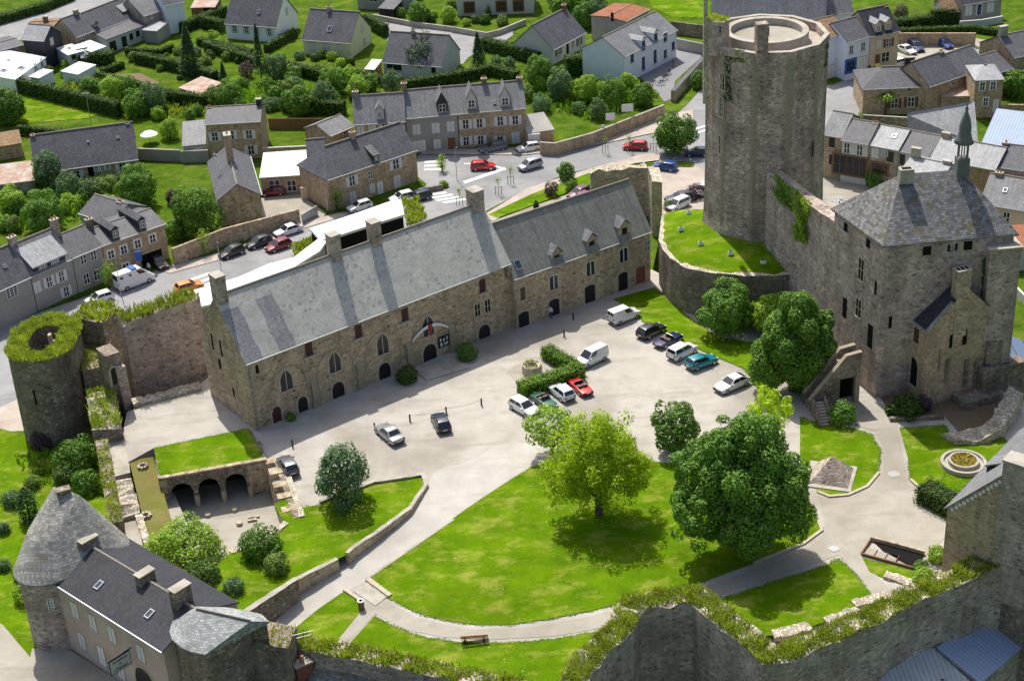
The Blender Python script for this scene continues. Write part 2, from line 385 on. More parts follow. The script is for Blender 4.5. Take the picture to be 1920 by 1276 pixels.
M['bark'] = mat_noise('bark', (.07,.055,.04), (.13,.105,.08), 6, .95)
M['plank'] = mat_noise('weathered_bench_wood', (.34,.24,.15), (.46,.34,.22), 4, .7)
M['terracotta'] = mat_noise('terracotta', (.45,.2,.1), (.52,.25,.13), 3, .8)
M['lead'] = mat_noise('weathered_lead', (.12,.13,.125), (.17,.18,.175), 2, .6)
LEAF = {
 'maple': mat_leaf('maple_leaves', (.035,.115,.012), (.2,.36,.04), trans=.22),
 'acacia': mat_leaf('acacia_leaves', (.3,.44,.014), (.5,.64,.045), trans=.5),
 'olive': mat_leaf('olive_leaves', (.075,.14,.025), (.22,.32,.06), trans=.2),
 'green': mat_leaf('green_leaves', (0.06,0.15,0.018), (0.18,0.33,0.045)),
 'lime': mat_leaf('lime_leaves', (0.18,0.315,0.0225), (0.36,0.54,0.06)),
 'blue': mat_leaf('bluish_leaves', (0.06,0.128,0.0525), (0.165,0.27,0.12)),
 'conifer': mat_leaf('conifer_needles', (0.0225,0.0675,0.018), (0.0825,0.15,0.0375), trans=.1),
 'hedge': mat_leaf('hedge_leaves', (.028,.07,.01), (.105,.19,.025), trans=.2),
 'purple': mat_leaf('purple_leaves', (0.0525,0.03,0.0525), (0.15,0.075,0.12)),
 'turf': mat_leaf('wall_top_grass', (.19,.24,.03), (.44,.52,.09)),
 'turfgreen': mat_leaf('wall_top_green', (.18,.26,.025), (.4,.45,.08)),
 'ivy': mat_leaf('ivy_leaves', (0.075,0.18,0.018), (0.24,0.405,0.0375)),
 'ivylime': mat_leaf('lime_ivy_leaves', (.16,.27,.012), (.32,.45,.03)),
 'ivydark': mat_leaf('dark_ivy_leaves', (0.0225,0.06,0.012), (0.075,0.15,0.03)),
}
# ---------------------------------------------------------------- foliage
RNG = np.random.default_rng(7)
def leaf_mesh(name, pos, nrm, size, mat, ratio=.62, rng=RNG, rnd=None, core=None):
    n = len(pos)
    nrm = nrm/(np.linalg.norm(nrm, axis=1)[:, None]+1e-9)
    a = rng.normal(size=(n, 3)); a -= (a*nrm).sum(1)[:, None]*nrm; a /= np.linalg.norm(a, axis=1)[:, None]+1e-9
    b = np.cross(nrm, a); sz = np.asarray(size).reshape(-1, 1)*np.ones((n, 1))
    k = nrm*sz*.12
    V = np.stack([pos-a*sz*.5, pos-b*sz*ratio*.5+k, pos+a*sz*.5, pos+b*sz*ratio*.5+k], 1).reshape(-1, 3)
    return quads_mesh(name, V, mat, rng.random(n) if rnd is None else rnd, core)
def quads_mesh(name, V, mat, rnd, core=None):
    n = len(V)//4; F = np.arange(4*n).reshape(-1, 4)
    if core is not None and core.v:
        cv = np.array(core.v); V = np.concatenate([V, cv])
        fl = [tuple(f) for f in F]+[tuple(i+4*n for i in f) for f in core.f]
        me = bpy.data.meshes.new(name); me.from_pydata(V.tolist(), [], fl)
        me.materials.append(mat)
        for m in core.mats: me.materials.append(m)
        me.polygons.foreach_set('material_index', [0]*n+[1+i for i in core.m])
        rnd = np.concatenate([rnd, np.zeros(len(core.f))])
    else:
        me = bpy.data.meshes.new(name)
        me.vertices.add(4*n); me.vertices.foreach_set('co', V.astype(np.float32).ravel())
        me.loops.add(4*n); me.loops.foreach_set('vertex_index', F.astype(np.int32).ravel())
        me.polygons.add(n); me.polygons.foreach_set('loop_start', np.arange(0, 4*n, 4, dtype=np.int32))
        me.materials.append(mat)
    at = me.attributes.new('rnd', 'FLOAT', 'FACE'); at.data.foreach_set('value', rnd.astype(np.float32))
    me.update(); me.validate(); return me
def sph(rng, n):
    d = rng.normal(size=(n, 3)); return d/np.linalg.norm(d, axis=1)[:, None]
def crown_points(rng, R, Hz, lobes, n, lr=.42, zlow=-.75, airy=False):
    """leaves on the skins of many lobes set round an egg-shaped crown, with an inner skin behind them"""
    i = np.arange(lobes)+.5; ph = np.arccos(1-2*i/lobes); th = math.pi*(1+5**.5)*i
    c = np.stack([np.cos(th)*np.sin(ph), np.sin(th)*np.sin(ph), np.cos(ph)], 1)+rng.normal(size=(lobes, 3))*.14
    r = lr*(.7+.65*rng.random(lobes)); c *= (1-r*.9)[:, None]*((.45+.6*rng.random((lobes, 1))) if airy else (.86+.22*rng.random((lobes, 1))))
    keepl = c[:, 2] > zlow; c, r = c[keepl], r[keepl]; m = len(c)
    n1 = n if airy else int(n*.78); k = rng.choice(m, n1, p=r**2/np.sum(r**2)); d = sph(rng, n1); ax = c[k]/(np.linalg.norm(c[k], axis=1)[:, None]+1e-6)
    fl = ((d*ax).sum(1) < -.25) & (not airy); d[fl] *= -1
    rr = r[k]*((.55+.5*rng.random(n1)) if airy else (.8+.25*rng.random(n1))); p = c[k]+d*rr[:, None]; nm = d*.9+sph(rng, n1)*.45+np.array([0, 0, .25])
    if not airy:
        e = sph(rng, n-n1); p = np.concatenate([p, e*(.6+.18*rng.random((n-n1, 1)))]); nm = np.concatenate([nm, e+sph(rng, n-n1)*.4])
    ok = p[:, 2] > zlow*(.85+.25*rng.random(len(p))); p, nm = p[ok], nm[ok]
    p[:, :2] /= np.percentile(np.linalg.norm(p[:, :2], axis=1), 97); p[:, 2] /= np.percentile(p[:, 2], 98)
    return p*np.array([R, R, Hz]), nm
def conifer_points(rng, R, H, n, layers=9):
    t = rng.random(n)**.75; lay = np.floor(t*layers)/layers; f = t*layers-np.floor(t*layers)
    rad = R*(1-.97*t)*(1.0-.35*f)*(.55+.5*rng.random(n)); a = rng.random(n)*2*math.pi
    p = np.stack([rad*np.cos(a), rad*np.sin(a), H*(t*1.0)], 1)
    nm = np.stack([np.cos(a)*.6, np.sin(a)*.6, np.ones(n)*.8], 1)+sph(rng, n)*.4
    return p, nm
_CROWNS = {}
KIND = {  # leaf material, leaf size, leaves at radius 3, lobes, lobe radius, height/width, trunk share
 'maple': ('maple', .36, 6400, 46, .3, .95, .30), 'acacia': ('acacia', .3, 5200, 46, .24, .85, .35),
 'olive': ('olive', .3, 5200, 40, .28, .95, .2), 'round': ('green', .33, 5600, 36, .32, .95, .25), 'lime': ('lime', .32, 5600, 36, .32, .95, .25),
 'blue': ('blue', .32, 5200, 34, .32, 1.1, .25), 'conifer': ('conifer', .4, 4200, 0, 0, 3.2, .05), 'fir': ('conifer', .36, 5200, 0, 0, 5.6, .12), 'cypress': ('conifer', .32, 3600, 0, 0, 2.4, .02),
 'purple': ('purple', .32, 4200, 30, .34, 1.1, .2), 'shrub': ('green', .28, 6400, 30, .36, .8, .05), 'limeshrub': ('lime', .28, 6400, 30, .36, .8, .05),
 'blueshrub': ('blue', .28, 5800, 30, .36, .8, .05), 'darkshrub': ('hedge', .28, 6400, 30, .36, .8, .05), 'purpleshrub': ('purple', .28, 5200, 30, .36, .8, .05),
 'pine': ('conifer', .4, 1500, 22, .24, 1.0, .5), 'oliveshrub': ('olive', .28, 5800, 30, .36, .8, .05), 'young': ('lime', .3, 2200, 20, .34, 1.3, .5)}
CONIC = ('conifer', 'cypress', 'fir')
AIRY = ('acacia', 'pine', 'young')
def crown_mesh(kind, R, var):
    key = (kind, round(R*2)/2, var)
    if key in _CROWNS: return _CROWNS[key]
    rng = np.random.default_rng(abs(hash((kind, var, int(R*2)))) % 99991 if False else (sum(map(ord, kind))*31+var*7+int(R*2)))
    lm, ls, n3, lobes, lr, hw, tr = KIND[kind]; Rk = key[1]
    n = int(n3*max(.2, (Rk/3)**1.6)); ls = ls*(.6+.4*Rk/3) if Rk < 3 else ls
    if kind in CONIC:
        p, nm = conifer_points(rng, Rk, Rk*hw, n, {'conifer': 9, 'fir': 13}.get(kind, 3))
        if kind == 'cypress':
            t = p[:, 2]/(Rk*hw); f = np.sqrt(np.clip(1-(2*t-.75)**2/1.6, .05, 1))/(1-.97*t+.02)*(.35+.65*(t < .96)); p[:, 0] *= f*.8; p[:, 1] *= f*.8
    else:
        p, nm = crown_points(rng, Rk, Rk*hw, lobes, n, lr, -.75 if tr > .1 else -.95, kind in AIRY)
    _CROWNS[key] = leaf_mesh('crown', p, nm, ls*(.7+.6*rng.random(len(p))), LEAF[lm], rng=rng); return _CROWNS[key]
def trunk_mesh(R, hw, tr, kind, rng):
    mb = MB(); H = R*hw*(1+1/(1-tr)*tr) if tr < .9 else R*2
    base = R*.055+.05; zc = R*hw*(.72+tr*.9)
    if kind in CONIC:
        mb.tube([(0, 0, -.1), (0, 0, R*hw*.9)], [base, base*.15], M['bark']); return mb
    mb.tube([(0, 0, -.15), (.05*R*.3, 0, zc*.45), (0, .03*R, zc*.9), (0, 0, zc+R*hw*.45)], [base*1.25, base, base*.8, base*.2], M['bark'])
    for k in range(7):
        a = k*2.4+rng.random(); z = zc*(.35+.09*k)
        mb.tube([(0, 0, z), (math.cos(a)*R*.35, math.sin(a)*R*.35, z+R*.28), (math.cos(a)*R*.72, math.sin(a)*R*.72, z+R*hw*.5)], [base*.5, base*.33, base*.1], M['bark'], n=5)
    return mb
_tree_n = [0]
def tree(kind, px, py, rpx, label, z0=TOWN, cat='tree', name='tree', group=None, zf=None):
    """a tree whose crown stands at pixel (px, py) of the survey photograph with a crown rpx wide to each side, rooted at level z0"""
    lm, ls, n3, lobes, lr, hw, tr = KIND[kind]
    R = rpx/15.0
    for _ in range(5):
        up = R*hw*(.72+tr*.9) if kind not in CONIC else R*hw*.5
        p = G(px, py, z0+up); R = rpx/pxm(p)
    _tree_n[0] += 1; rng = np.random.default_rng(_tree_n[0])
    root = thing(name, label, cat, (p[0], p[1], z0), rng.random()*6.28, group)
    var = _tree_n[0] % 3
    me = crown_mesh(kind, R, var); sc = R/(round(R*2)/2) if R >= .25 else 1
    inst('crown', me, root, (0, 0, up if kind not in CONIC else R*hw*tr), 0, sc)
    trunk_mesh(R, hw, tr, kind, rng).build('trunk', root)
    return root
def hedge(pts, w, h, label, z0=TOWN, leaf='hedge', dens=34, name='hedge', cat='hedge', size=.3, rnd=None):
    """a clipped hedge along points on the ground"""
    pts = [np.array(p[:2], float) for p in pts]; o = np.mean(pts, 0); core = MB(); pos = []; nr = []
    for a, b in zip(pts[:-1], pts[1:]):
        d = b-a; L = np.linalg.norm(d); rz = math.atan2(d[1], d[0]); m = (a+b)/2-o
        core.obox((m[0], m[1], h*.46), (L+w*.6, w*.82, h*.92), rz, M['hedgecore'])
        n = int(dens*L*(w+2*h)); t = (RNG.random(n)-.5)*(L+w*.8); q = RNG.random(n)*(w+2*h)
        lx = np.where(q < h, -w/2, np.where(q < h+w, q-h-w/2, w/2)); lz = np.where(q < h, q, np.where(q < h+w, h, q-h-w))
        nx = np.where(q < h, -1., np.where(q < h+w, 0., 1.)); nz = np.where((q >= h) & (q < h+w), 1., .15)
        e = int(dens*w*h*2); te = np.where(RNG.random(e) < .5, -1., 1.)
        t = np.concatenate([t, te*(L+w*.7)/2]); lx = np.concatenate([lx, (RNG.random(e)-.5)*w]); lz = np.concatenate([lz, RNG.random(e)*h])
        nx = np.concatenate([nx, np.zeros(e)]); nz = np.concatenate([nz, np.ones(e)*.2]); nt = np.concatenate([np.zeros(n), te])
        j = 1+.10*RNG.normal(size=len(t)); lx = lx*j; lz = lz*(1+.06*RNG.normal(size=len(t)))+.05*np.sin(t*1.7)
        ca, sa = math.cos(rz), math.sin(rz)
        pos.append(np.stack([m[0]+t*ca-lx*sa, m[1]+t*sa+lx*ca, lz], 1)); nr.append(np.stack([nt*ca-nx*sa, nt*sa+nx*ca, nz], 1))
    pos = np.concatenate(pos); nr = np.concatenate(nr)+sph(RNG, len(pos))*.5
    me = leaf_mesh(name, pos, nr, size*(.7+.6*RNG.random(len(pos))), LEAF[leaf], core=core)
    return tag(inst(name, me, None, (o[0], o[1], z0)), label, cat)
M['hedgecore'] = mat_plain('hedge_twigs', (.02,.03,.01), .9, 0, .1)
def in_poly(x, y, poly):
    ins = np.zeros(len(x), bool); n = len(poly)
    for i in range(n):
        x1, y1 = poly[i][:2]; x2, y2 = poly[(i+1) % n][:2]
        if y1 == y2: continue
        c = ((y1 > y) != (y2 > y)) & (x < (x2-x1)*(y-y1)/(y2-y1)+x1); ins ^= c
    return ins
def turf_mesh(poly, z, h=.5, dens=26, leaf='turf', rng=RNG, w=.13, rough=.3, dry=.0):
    """grass and weeds growing on top of a wall; poly in the thing's own coordinates, z a level or a function"""
    a = np.array([p[:2] for p in poly]); lo, hi = a.min(0), a.max(0)
    n = int(dens*np.prod(hi-lo)); x = lo[0]+(hi[0]-lo[0])*rng.random(n); y = lo[1]+(hi[1]-lo[1])*rng.random(n)
    k = in_poly(x, y, poly); x, y = x[k], y[k]; n = len(x)
    zz = np.array([z(i, j) for i, j in zip(x, y)]) if callable(z) else np.full(n, float(z))
    cl = np.sin(x*1.3+2*np.sin(y*.7))*np.cos(y*1.1+1.7)+.6*np.sin(x*3.1+y*2.3)
    hh = h*(.55+.7*rng.random(n))*(1+rough*cl)
    an = rng.random(n)*math.pi; dx, dy = np.cos(an)*w*.5, np.sin(an)*w*.5
    le = rng.normal(size=(n, 2))*.4*h
    V = np.stack([np.stack([x-dx, y-dy, zz-.05], 1), np.stack([x+dx, y+dy, zz-.05], 1),
                  np.stack([x+le[:, 0]+dx*.7, y+le[:, 1]+dy*.7, zz+hh], 1), np.stack([x+le[:, 0]-dx*.7, y+le[:, 1]-dy*.7, zz+hh], 1)], 1).reshape(-1, 3)
    r = np.clip(.5+.25*cl+.3*rng.normal(size=n), 0, 1)
    if len(V) > 2000:                                    # thin and bare places
        g = (np.sin(x*2.3+1.1*np.sin(y*1.9))+np.cos(y*2.7-x*.8)+.9*rng.normal(size=n)) > -.75; V = V.reshape(-1, 4, 3)[g].reshape(-1, 3); r = r[g]
    return quads_mesh('turf', V, LEAF[leaf], r)
def ivy(parent, quad, n, leaf='ivy', size=.3, name='ivy', bulge=.25):
    """leaves clinging to a patch of wall given by four local corners"""
    q = [np.array(p, float) for p in quad]; nn = np.cross(q[1]-q[0], q[3]-q[0]); nn /= np.linalg.norm(nn)
    s, t = RNG.random(n), RNG.random(n)
    k = (np.abs(s-.5)*2 < .75+.25*np.sin(t*9)+.15*RNG.normal(size=n)); s, t = s[k], t[k]
    p = ((1-s)*(1-t))[:, None]*q[0]+(s*(1-t))[:, None]*q[1]+(s*t)[:, None]*q[2]+((1-s)*t)[:, None]*q[3]
    p = p+nn*(.05+bulge*RNG.random(len(p))*(.5+.5*np.sin(p[:, 2]*2+s*7)))[:, None]
    me = leaf_mesh(name, p, nn+sph(RNG, len(p))*.6+np.array([0, 0, .3]), size*(.6+.7*RNG.random(len(p))), LEAF[leaf])
    return inst(name, me, parent)

# ---------------------------------------------------------------- ground sheets
def chaikin(p, k=2):
    for _ in range(k):
        q = []
        for i in range(len(p)):
            a, b = np.array(p[i], float), np.array(p[(i+1) % len(p)], float); q += [a*.75+b*.25, a*.25+b*.75]
        p = q
    return p
def sheet(name, px, z, mat, thick=0.0, smooth=0, sloped=False, kind='structure', label=None, world=False):
    """a sheet of ground from an outline on the survey photograph; sloped sheets follow the court's fall"""
    if smooth: px = chaikin(px, smooth)
    pts = [tuple(p[:2]) for p in px] if world else [tuple((GC(*p) if sloped else G(p[0], p[1], z+thick))[:2]) for p in px]
    bm = bmesh.new(); vs = [bm.verts.new((x, y, 0)) for x, y in pts]; f = bm.faces.new(vs)
    f.normal_update()
    if f.normal.z < 0: f.normal_flip()
    bmesh.ops.triangulate(bm, faces=[f])
    if sloped:
        for s in np.arange(-3, 40, 1.5):
            bmesh.ops.bisect_plane(bm, geom=bm.verts[:]+bm.edges[:]+bm.faces[:], plane_co=(_S0[0]+_SD[0]*s, _S0[1]+_SD[1]*s, 0), plane_no=(_SD[0], _SD[1], 0))
    if thick:
        r = bmesh.ops.extrude_face_region(bm, geom=bm.faces[:])
        for g in r['geom']:
            if isinstance(g, bmesh.types.BMVert): g.co.z += thick
    for v in bm.verts: v.co.z += (gnd(v.co.x, v.co.y) if sloped else 0)+(z if (not sloped or True) else 0)
    me = bpy.data.meshes.new(name); bm.to_mesh(me); bm.free(); me.materials.append(mat); set_uv(me)
    o = inst(name, me); tag(o, label, None, None, kind); return o

# ---------------------------------------------------------------- windows, doors and houses
def arch_out(w, h, arch, n=9):
    """outline from the left foot over the head to the right foot, centred on (0, 0)"""
    if not arch: return [(-w/2, -h/2), (-w/2, h/2), (w/2, h/2), (w/2, -h/2)]
    r = w/2 if arch == 'round' else (w*.75 if arch == 'pointed' else w*.16)
    rise = min(r, h*.6); zs = h/2-rise; p = [(-w/2, -h/2)]
    for k in range(n+1):
        t = -1+2*k/n
        z = zs+rise*(math.sqrt(max(0, 1-t*t)) if arch == 'round' else ((1-abs(t))**.62 if arch == 'pointed' else 1-t*t))
        p.append((t*w/2, z))
    return p+[(w/2, -h/2)]
def ring(mb, outer, inner, y0, y1, mat, close=False):
    n = len(outer); V = []
    for (x, z), (u, v) in zip(outer, inner): V += [(x, y0, z), (u, y0, v), (u, y1, v), (x, y1, z)]
    F = []
    for i in range(n if close else n-1):
        a, b = 4*i, 4*((i+1) % n)
        F += [(a, b, b+1, a+1), (a+1, b+1, b+2, a+2), (a+3, a+2, b+2, b+3), (a, a+3, b+3, b)]
    mb.add(V, F, mat)
def panel(mb, out, y, mat, y1=None):
    n = len(out); mb.add([(x, y, z) for x, z in out], [tuple(range(n-1, -1, -1))], mat)
    if y1 is not None:
        mb.add([(x, y, z) for x, z in out]+[(x, y1, z) for x, z in out], [(i, (i+1) % n, n+(i+1) % n, n+i) for i in range(n)], mat)
_WIN = {}
def window_meshes(w, h, st):
    key = (round(w, 2), round(h, 2), st)
    if key in _WIN: return _WIN[key]
    S = STYLE[st]; fr = M[S.get('frame', 'paint')]; arch = S.get('arch')
    out = arch_out(w, h, arch); mb = MB(); pn = MB(); sh = None
    if S.get('surround'):
        g = S.get('sw', .16); ring(mb, arch_out(w+2*g, h+2*g, arch), out, -.05, .02, M[S['surround']], close=not arch)
    if S.get('leaf'):                                     # a solid door or closed shutters
        panel(pn, out, -.03, M[S['leaf']], .02)
        k = S.get('boards', 2)
        for i in range(1, k): pn.box(-w/2+w*i/k-.015, -w/2+w*i/k+.015, -.045, -.03, -h/2+.05, h/2-.12-(w*.25 if arch == 'round' else 0), M['dark'])
    else:
        panel(pn, out, -.02, M[S.get('pane', 'glass')])
        ring(mb, out, arch_out(w-.12, h-.12, arch), -.05, .02, fr, close=not arch)
        for i in range(1, S.get('mull', 2)): x = -w/2+w*i/S.get('mull', 2); mb.box(x-.05, x+.05, -.065, -.01, -h/2+.05, h/2-.08, fr)
        for i in range(1, S.get('trans', 2)): z = -h/2+h*i/S.get('trans', 2); mb.box(-w/2+.06, w/2-.06, -.06, -.012, z-.03, z+.03, fr)
    if S.get('sill', True) and not S.get('leaf'): mb.box(-w/2-.12, w/2+.12, -.16, .02, -h/2-.16, -h/2-.005, M[S.get('sillm', 'dress')])
    if S.get('shut'):
        sh = MB(); sm = M[S['shut']]; q = w*.5
        sh.box(-q/2, q/2, -.06, -.005, -h/2, h/2, sm)
        for i in range(3): sh.box(-q/2+.05, q/2-.05, -.075, -.06, -h/2+h*(i+.12)/3, -h/2+h*(i+.88)/3, sm)
        sh = sh.mesh('shutter')
    _WIN[key] = (mb.mesh('window') if mb.v else None, pn.mesh('pane'), sh); return _WIN[key]
STYLE = {
 'plain': dict(), 'stone': dict(surround='dress'), 'whitesur': dict(surround='paint'),
 'shut': dict(shut='shut', surround='dress', sw=.1), 'shutb': dict(shut='shutbrown', surround='dress', sw=.1),
 'closed': dict(leaf='shut', surround='dress', sw=.1, boards=2), 'bluewin': dict(frame='bluedoor', trans=3, surround='paint'),
 'dark': dict(frame='iron'), 'slit': dict(frame='dark', mull=1, trans=1, sill=False, pane='dark'),
 'castle': dict(frame='dress', mull=2, trans=1, arch='pointed', surround='dress', sw=.18),
 'cross': dict(frame='dress', mull=2, trans=2, surround='dress', sw=.1, pane='dark'), 'twin': dict(frame='dress', mull=2, trans=1, surround='dress', sw=.22),
 'twinw': dict(frame='paint', mull=2, trans=1, arch='seg', surround='dress', sw=.17), 'archwin': dict(frame='dress', mull=1, trans=1, arch='round', surround='dress', sw=.1, pane='dark'),
 'redshut': dict(leaf='darkdoor', boards=2, surround='rubble', sw=.08), 'redarch': dict(leaf='darkdoor', boards=3, arch='seg', surround='rubble', sw=.1),
 'darkarch': dict(leaf='blackdoor', boards=4, arch='round', surround='dress', sw=.22), 'darkseg': dict(leaf='blackdoor', boards=4, arch='seg', surround='dress', sw=.25),
 'glassseg': dict(frame='blackdoor', mull=4, trans=3, arch='seg', surround='dress', sw=.22, sill=False), 'redround': dict(leaf='darkdoor', boards=3, arch='round', surround='dress', sw=.2),
 'brickseg': dict(leaf='brick', boards=1, surround='dress', sw=.18), 'door': dict(leaf='paint', boards=2, surround='dress', sw=.12), 'brown': dict(leaf='woodbrown', boards=3, surround='dress', sw=.15),
 'darkdoor': dict(leaf='dark', boards=2, surround='dress', sw=.1), 'garage': dict(leaf='paint', boards=4, surround='dress', sw=.12), 'bluegarage': dict(leaf='bluedoor', boards=3, surround='paint', sw=.1),  # darkdoor: near-black leaf, also the painted shade of open garage and shed fronts
 'glazed': dict(frame='paint', mull=2, trans=2, sill=False), 'shopbrown': dict(frame='woodbrown', mull=5, trans=2, surround='woodbrown', sw=.25, sill=False), 'shopblue': dict(frame='bluedoor', mull=3, trans=2, surround='bluedoor', sw=.4, sill=False),
 'arched_shut': dict(arch='seg', shut='shut', surround='dress', sw=.1), 'grid': dict(frame='paint', mull=3, trans=4, surround='dress', sw=.1), 'bars': dict(frame='woodbrown', mull=2, trans=3, surround='dress')}
def put_window(parent, loc, rz, w, h, st):
    fm, pm, sh = window_meshes(w, h, st); S = STYLE[st]
    nm = 'shutter' if st == 'closed' else ('door' if S.get('leaf') else 'window')
    if fm:
        o = inst(nm, fm, parent, loc, rz); inst('door_leaf' if nm == 'door' else ('shutter_board' if nm == 'shutter' else 'pane'), pm, o)
    else: o = inst(nm, pm, parent, loc, rz)
    if sh:
        for sx in (-1, 1): inst('shutter', sh, o, (sx*(w*.75+.06), 0, 0))
    return o
class House:
    def __init__(s, name, label, cat, A, B, eave, depth, wall, roof, rise, z0=TOWN, hip=(0, 0), group=None, over=.25, mono=False, below=.6, sink=0.0, gover=.12):
        a = G(A[0], A[1], z0+eave); b = G(B[0], B[1], z0+eave); s.L = float(np.linalg.norm(b[:2]-a[:2])); s.rz = math.atan2(b[1]-a[1], b[0]-a[0])
        s.o = np.array([a[0], a[1], z0]); s.e = eave; s.d = depth; ca, sa = math.cos(s.rz), math.sin(s.rz)
        s.R = np.array([[ca, sa, 0], [-sa, ca, 0], [0, 0, 1.]]); s.z0 = z0; s.rise = 1.0; s.over = over
        if hasattr(rise, '__len__'): s.rise = s.hit(rise[0], rise[1], (0, depth*(1 if mono else .5), 0), (0, 1, 0))[2]-eave
        else: s.rise = rise
        s.mono = mono; s.wm = M[wall]; s.rm = M[roof]
        s.root = thing(name, label, cat, s.o, s.rz, group); L, d, e, r = s.L, depth, eave, s.rise; i = .02
        w = MB()
        if mono: prof = [(0, -below), (d, -below), (d, e+r-.04), (0, e-.04)]
        elif hip[0] and hip[1]: prof = [(0, -below), (d, -below), (d, e-.02), (0, e-.02)]
        else: prof = [(0, -below), (d, -below), (d, e-.04), (d/2, e+r-.06), (0, e-.04)]
        if (hip[0] or hip[1]) and not (hip[0] and hip[1]):
            w.extx([(0, -below), (d, -below), (d, e-.02), (0, e-.02)], i, L-i, s.wm)
            x = L-.3 if hip[0] else i
            w.extx([(.02, e-.02), (d-.02, e-.02), (d/2, e+r-.08)], x, x+.28, s.wm)
        else: w.extx(prof, i, L-i, s.wm)
        s.walls = w.build('wall', s.root)
        m = MB(); k = r/(d*(1 if mono else .5)); o, g, t = over, gover, .13
        if mono: m.extx([(-o, e-o*k), (d+.1, e+r+.1*k), (d+.1, e+r+.1*k+t), (-o, e-o*k+t)], -g, L+g, s.rm)
        elif hip[0] or hip[1]:
            h0, h1 = hip; x0, x1 = (-o if h0 else -g), (L+o if h1 else L+g); zl = e-o*k
            pts = [(x0, -o, zl), (x1, -o, zl), (x1, d+o, zl), (x0, d+o, zl)]+[(x, y, zl+.12) for x in (x0, x1) for y in (-o, d+o)]
            pts += [(h0 if h0 else -g, d/2, e+r+.1), (L-h1 if h1 else L+g, d/2, e+r+.1)]
            m.hull(pts, s.rm)
        else:
            m.extx([(-o, e-o*k), (d/2, e+r), (d+o, e-o*k), (d+o, e-o*k+t), (d/2, e+r+t*1.2), (-o, e-o*k+t)], -g, L+g, s.rm)
        s.roof = m.build('roof', s.root)
        if not mono:
            rc = MB(); x0, x1 = (hip[0] or -g), L-(hip[1] or -g)
            rc.extx([(d/2-.16, e+r+.09), (d/2+.16, e+r+.09), (d/2+.08, e+r+.26), (d/2-.08, e+r+.26)], x0-.02, x1+.02, M['ridge']); rc.build('ridge_cap', s.roof)
            gt = MB(); gt.extx([(-o-.13, e-o*k+.0), (-o-.02, e-o*k-.0), (-o-.02, e-o*k+.12), (-o-.13, e-o*k+.12)], -g, L+g, M['zinc']); gt.build('gutter', s.roof)
    def local(s, p): return s.R@(np.array(p, float)-s.o)
    def hit(s, px, py, po, no):
        c = s.R@(CPOS-s.o); d = s.R@ray(px, py); t = np.dot(np.array(po)-c, no)/np.dot(d, no); return c+d*t
    def on(s, px, py, plane):
        if plane == 'front': return s.hit(px, py, (0, 0, 0), (0, 1, 0))
        if plane == 'left': return s.hit(px, py, (0, 0, 0), (1, 0, 0))
        if plane == 'right': return s.hit(px, py, (s.L, 0, 0), (1, 0, 0))
        if plane == 'ridge': return s.hit(px, py, (0, s.d/2, 0), (0, 1, 0))
        if plane == 'roof': return s.hit(px, py, (0, 0, s.e), (0, -s.rise, s.d*(1 if s.mono else .5)))
    def win(s, px, py, w, h, st='plain', plane='front', floor=None):
        p = s.on(px, py, plane); x, y, z = p
        if floor is not None: z = floor+h/2
        if plane == 'front': return put_window(s.root, (min(max(x, w/2+.05), s.L-w/2-.05), 0, z), 0, w, h, st)
        if plane == 'left': return put_window(s.root, (.02, y, z), -math.pi/2, w, h, st)
        return put_window(s.root, (s.L-.02, y, z), math.pi/2, w, h, st)
    def chimney(s, px, py, w=.9, d=.6, mat='tanstone', y=None, pots=2, potm='terracotta'):
        yy = s.d/2 if y is None else y; p = s.hit(px, py, (0, yy, 0), (0, 1, 0)); x, z = p[0], p[2]; m = MB()
        zb = s.e+s.rise*(1-abs(yy-s.d/2)/(s.d/2))-.8; x = min(max(x, w/2-.02), s.L-w/2+.02)
        m.box(x-w/2, x+w/2, yy-d/2, yy+d/2, zb, z-.15, M[mat]); m.box(x-w/2-.08, x+w/2+.08, yy-d/2-.08, yy+d/2+.08, z-.18, z-.04, M['concrete'])
        c = m.build('chimney', s.root); q = MB()
        for i in range(pots):
            cx = x+(i-(pots-1)/2)*w/(pots+.2); q.lathe([(.0, z-.05), (.15, z-.05), (.12, z+.28), (.085, z+.28), (.085, z-.02)], M[potm], 8, (cx, yy))
        if pots: q.build('chimney_pot', c)
        return c
    def dormer(s, px, py, w=1.3, h=1.3, rh=.8, wall='slate_dark', roof=None, st='plain', yf=.25, win=(.75, .95), flat=False):
        p = s.hit(px, py, (0, yf, 0), (0, 1, 0)); x, z = p[0], p[2]; k = s.rise/(s.d/2); zt = z+h/2; zb = s.e+yf*k-.1
        yb = yf+max(.6, (zt-s.e)/k-yf+.1); m = MB(); m.box(x-w/2, x+w/2, yf, yb, zb, zt, M[wall]); rm = M[roof] if roof else s.rm
        dm = m.build('dormer', s.root); r = MB()
        if flat:
            ye = min(yb+.9, s.d/2); r.add([(x-w/2-.15, yf-.25, zt), (x+w/2+.15, yf-.25, zt), (x+w/2+.15, ye, s.e+ye*k+.12), (x-w/2-.15, ye, s.e+ye*k+.12),
                (x-w/2-.15, yf-.25, zt+.1), (x+w/2+.15, yf-.25, zt+.1), (x+w/2+.15, ye, s.e+ye*k+.2), (x-w/2-.15, ye, s.e+ye*k+.2)], [(0,3,2,1),(4,5,6,7),(0,1,5,4),(1,2,6,5),(2,3,7,6),(3,0,4,7)], rm)
        else:
            yr = min((zt+rh-s.e)/k, s.d/2); g = .15; ov = .22
            V = [(x-w/2-g, yf-ov, zt-.03), (x, yf-ov, zt+rh), (x+w/2+g, yf-ov, zt-.03), (x-w/2-g, yb, zt-.03), (x, yr, zt+rh), (x+w/2+g, yb, zt-.03)]
            V2 = [(a, b, c+.1) for a, b, c in V]
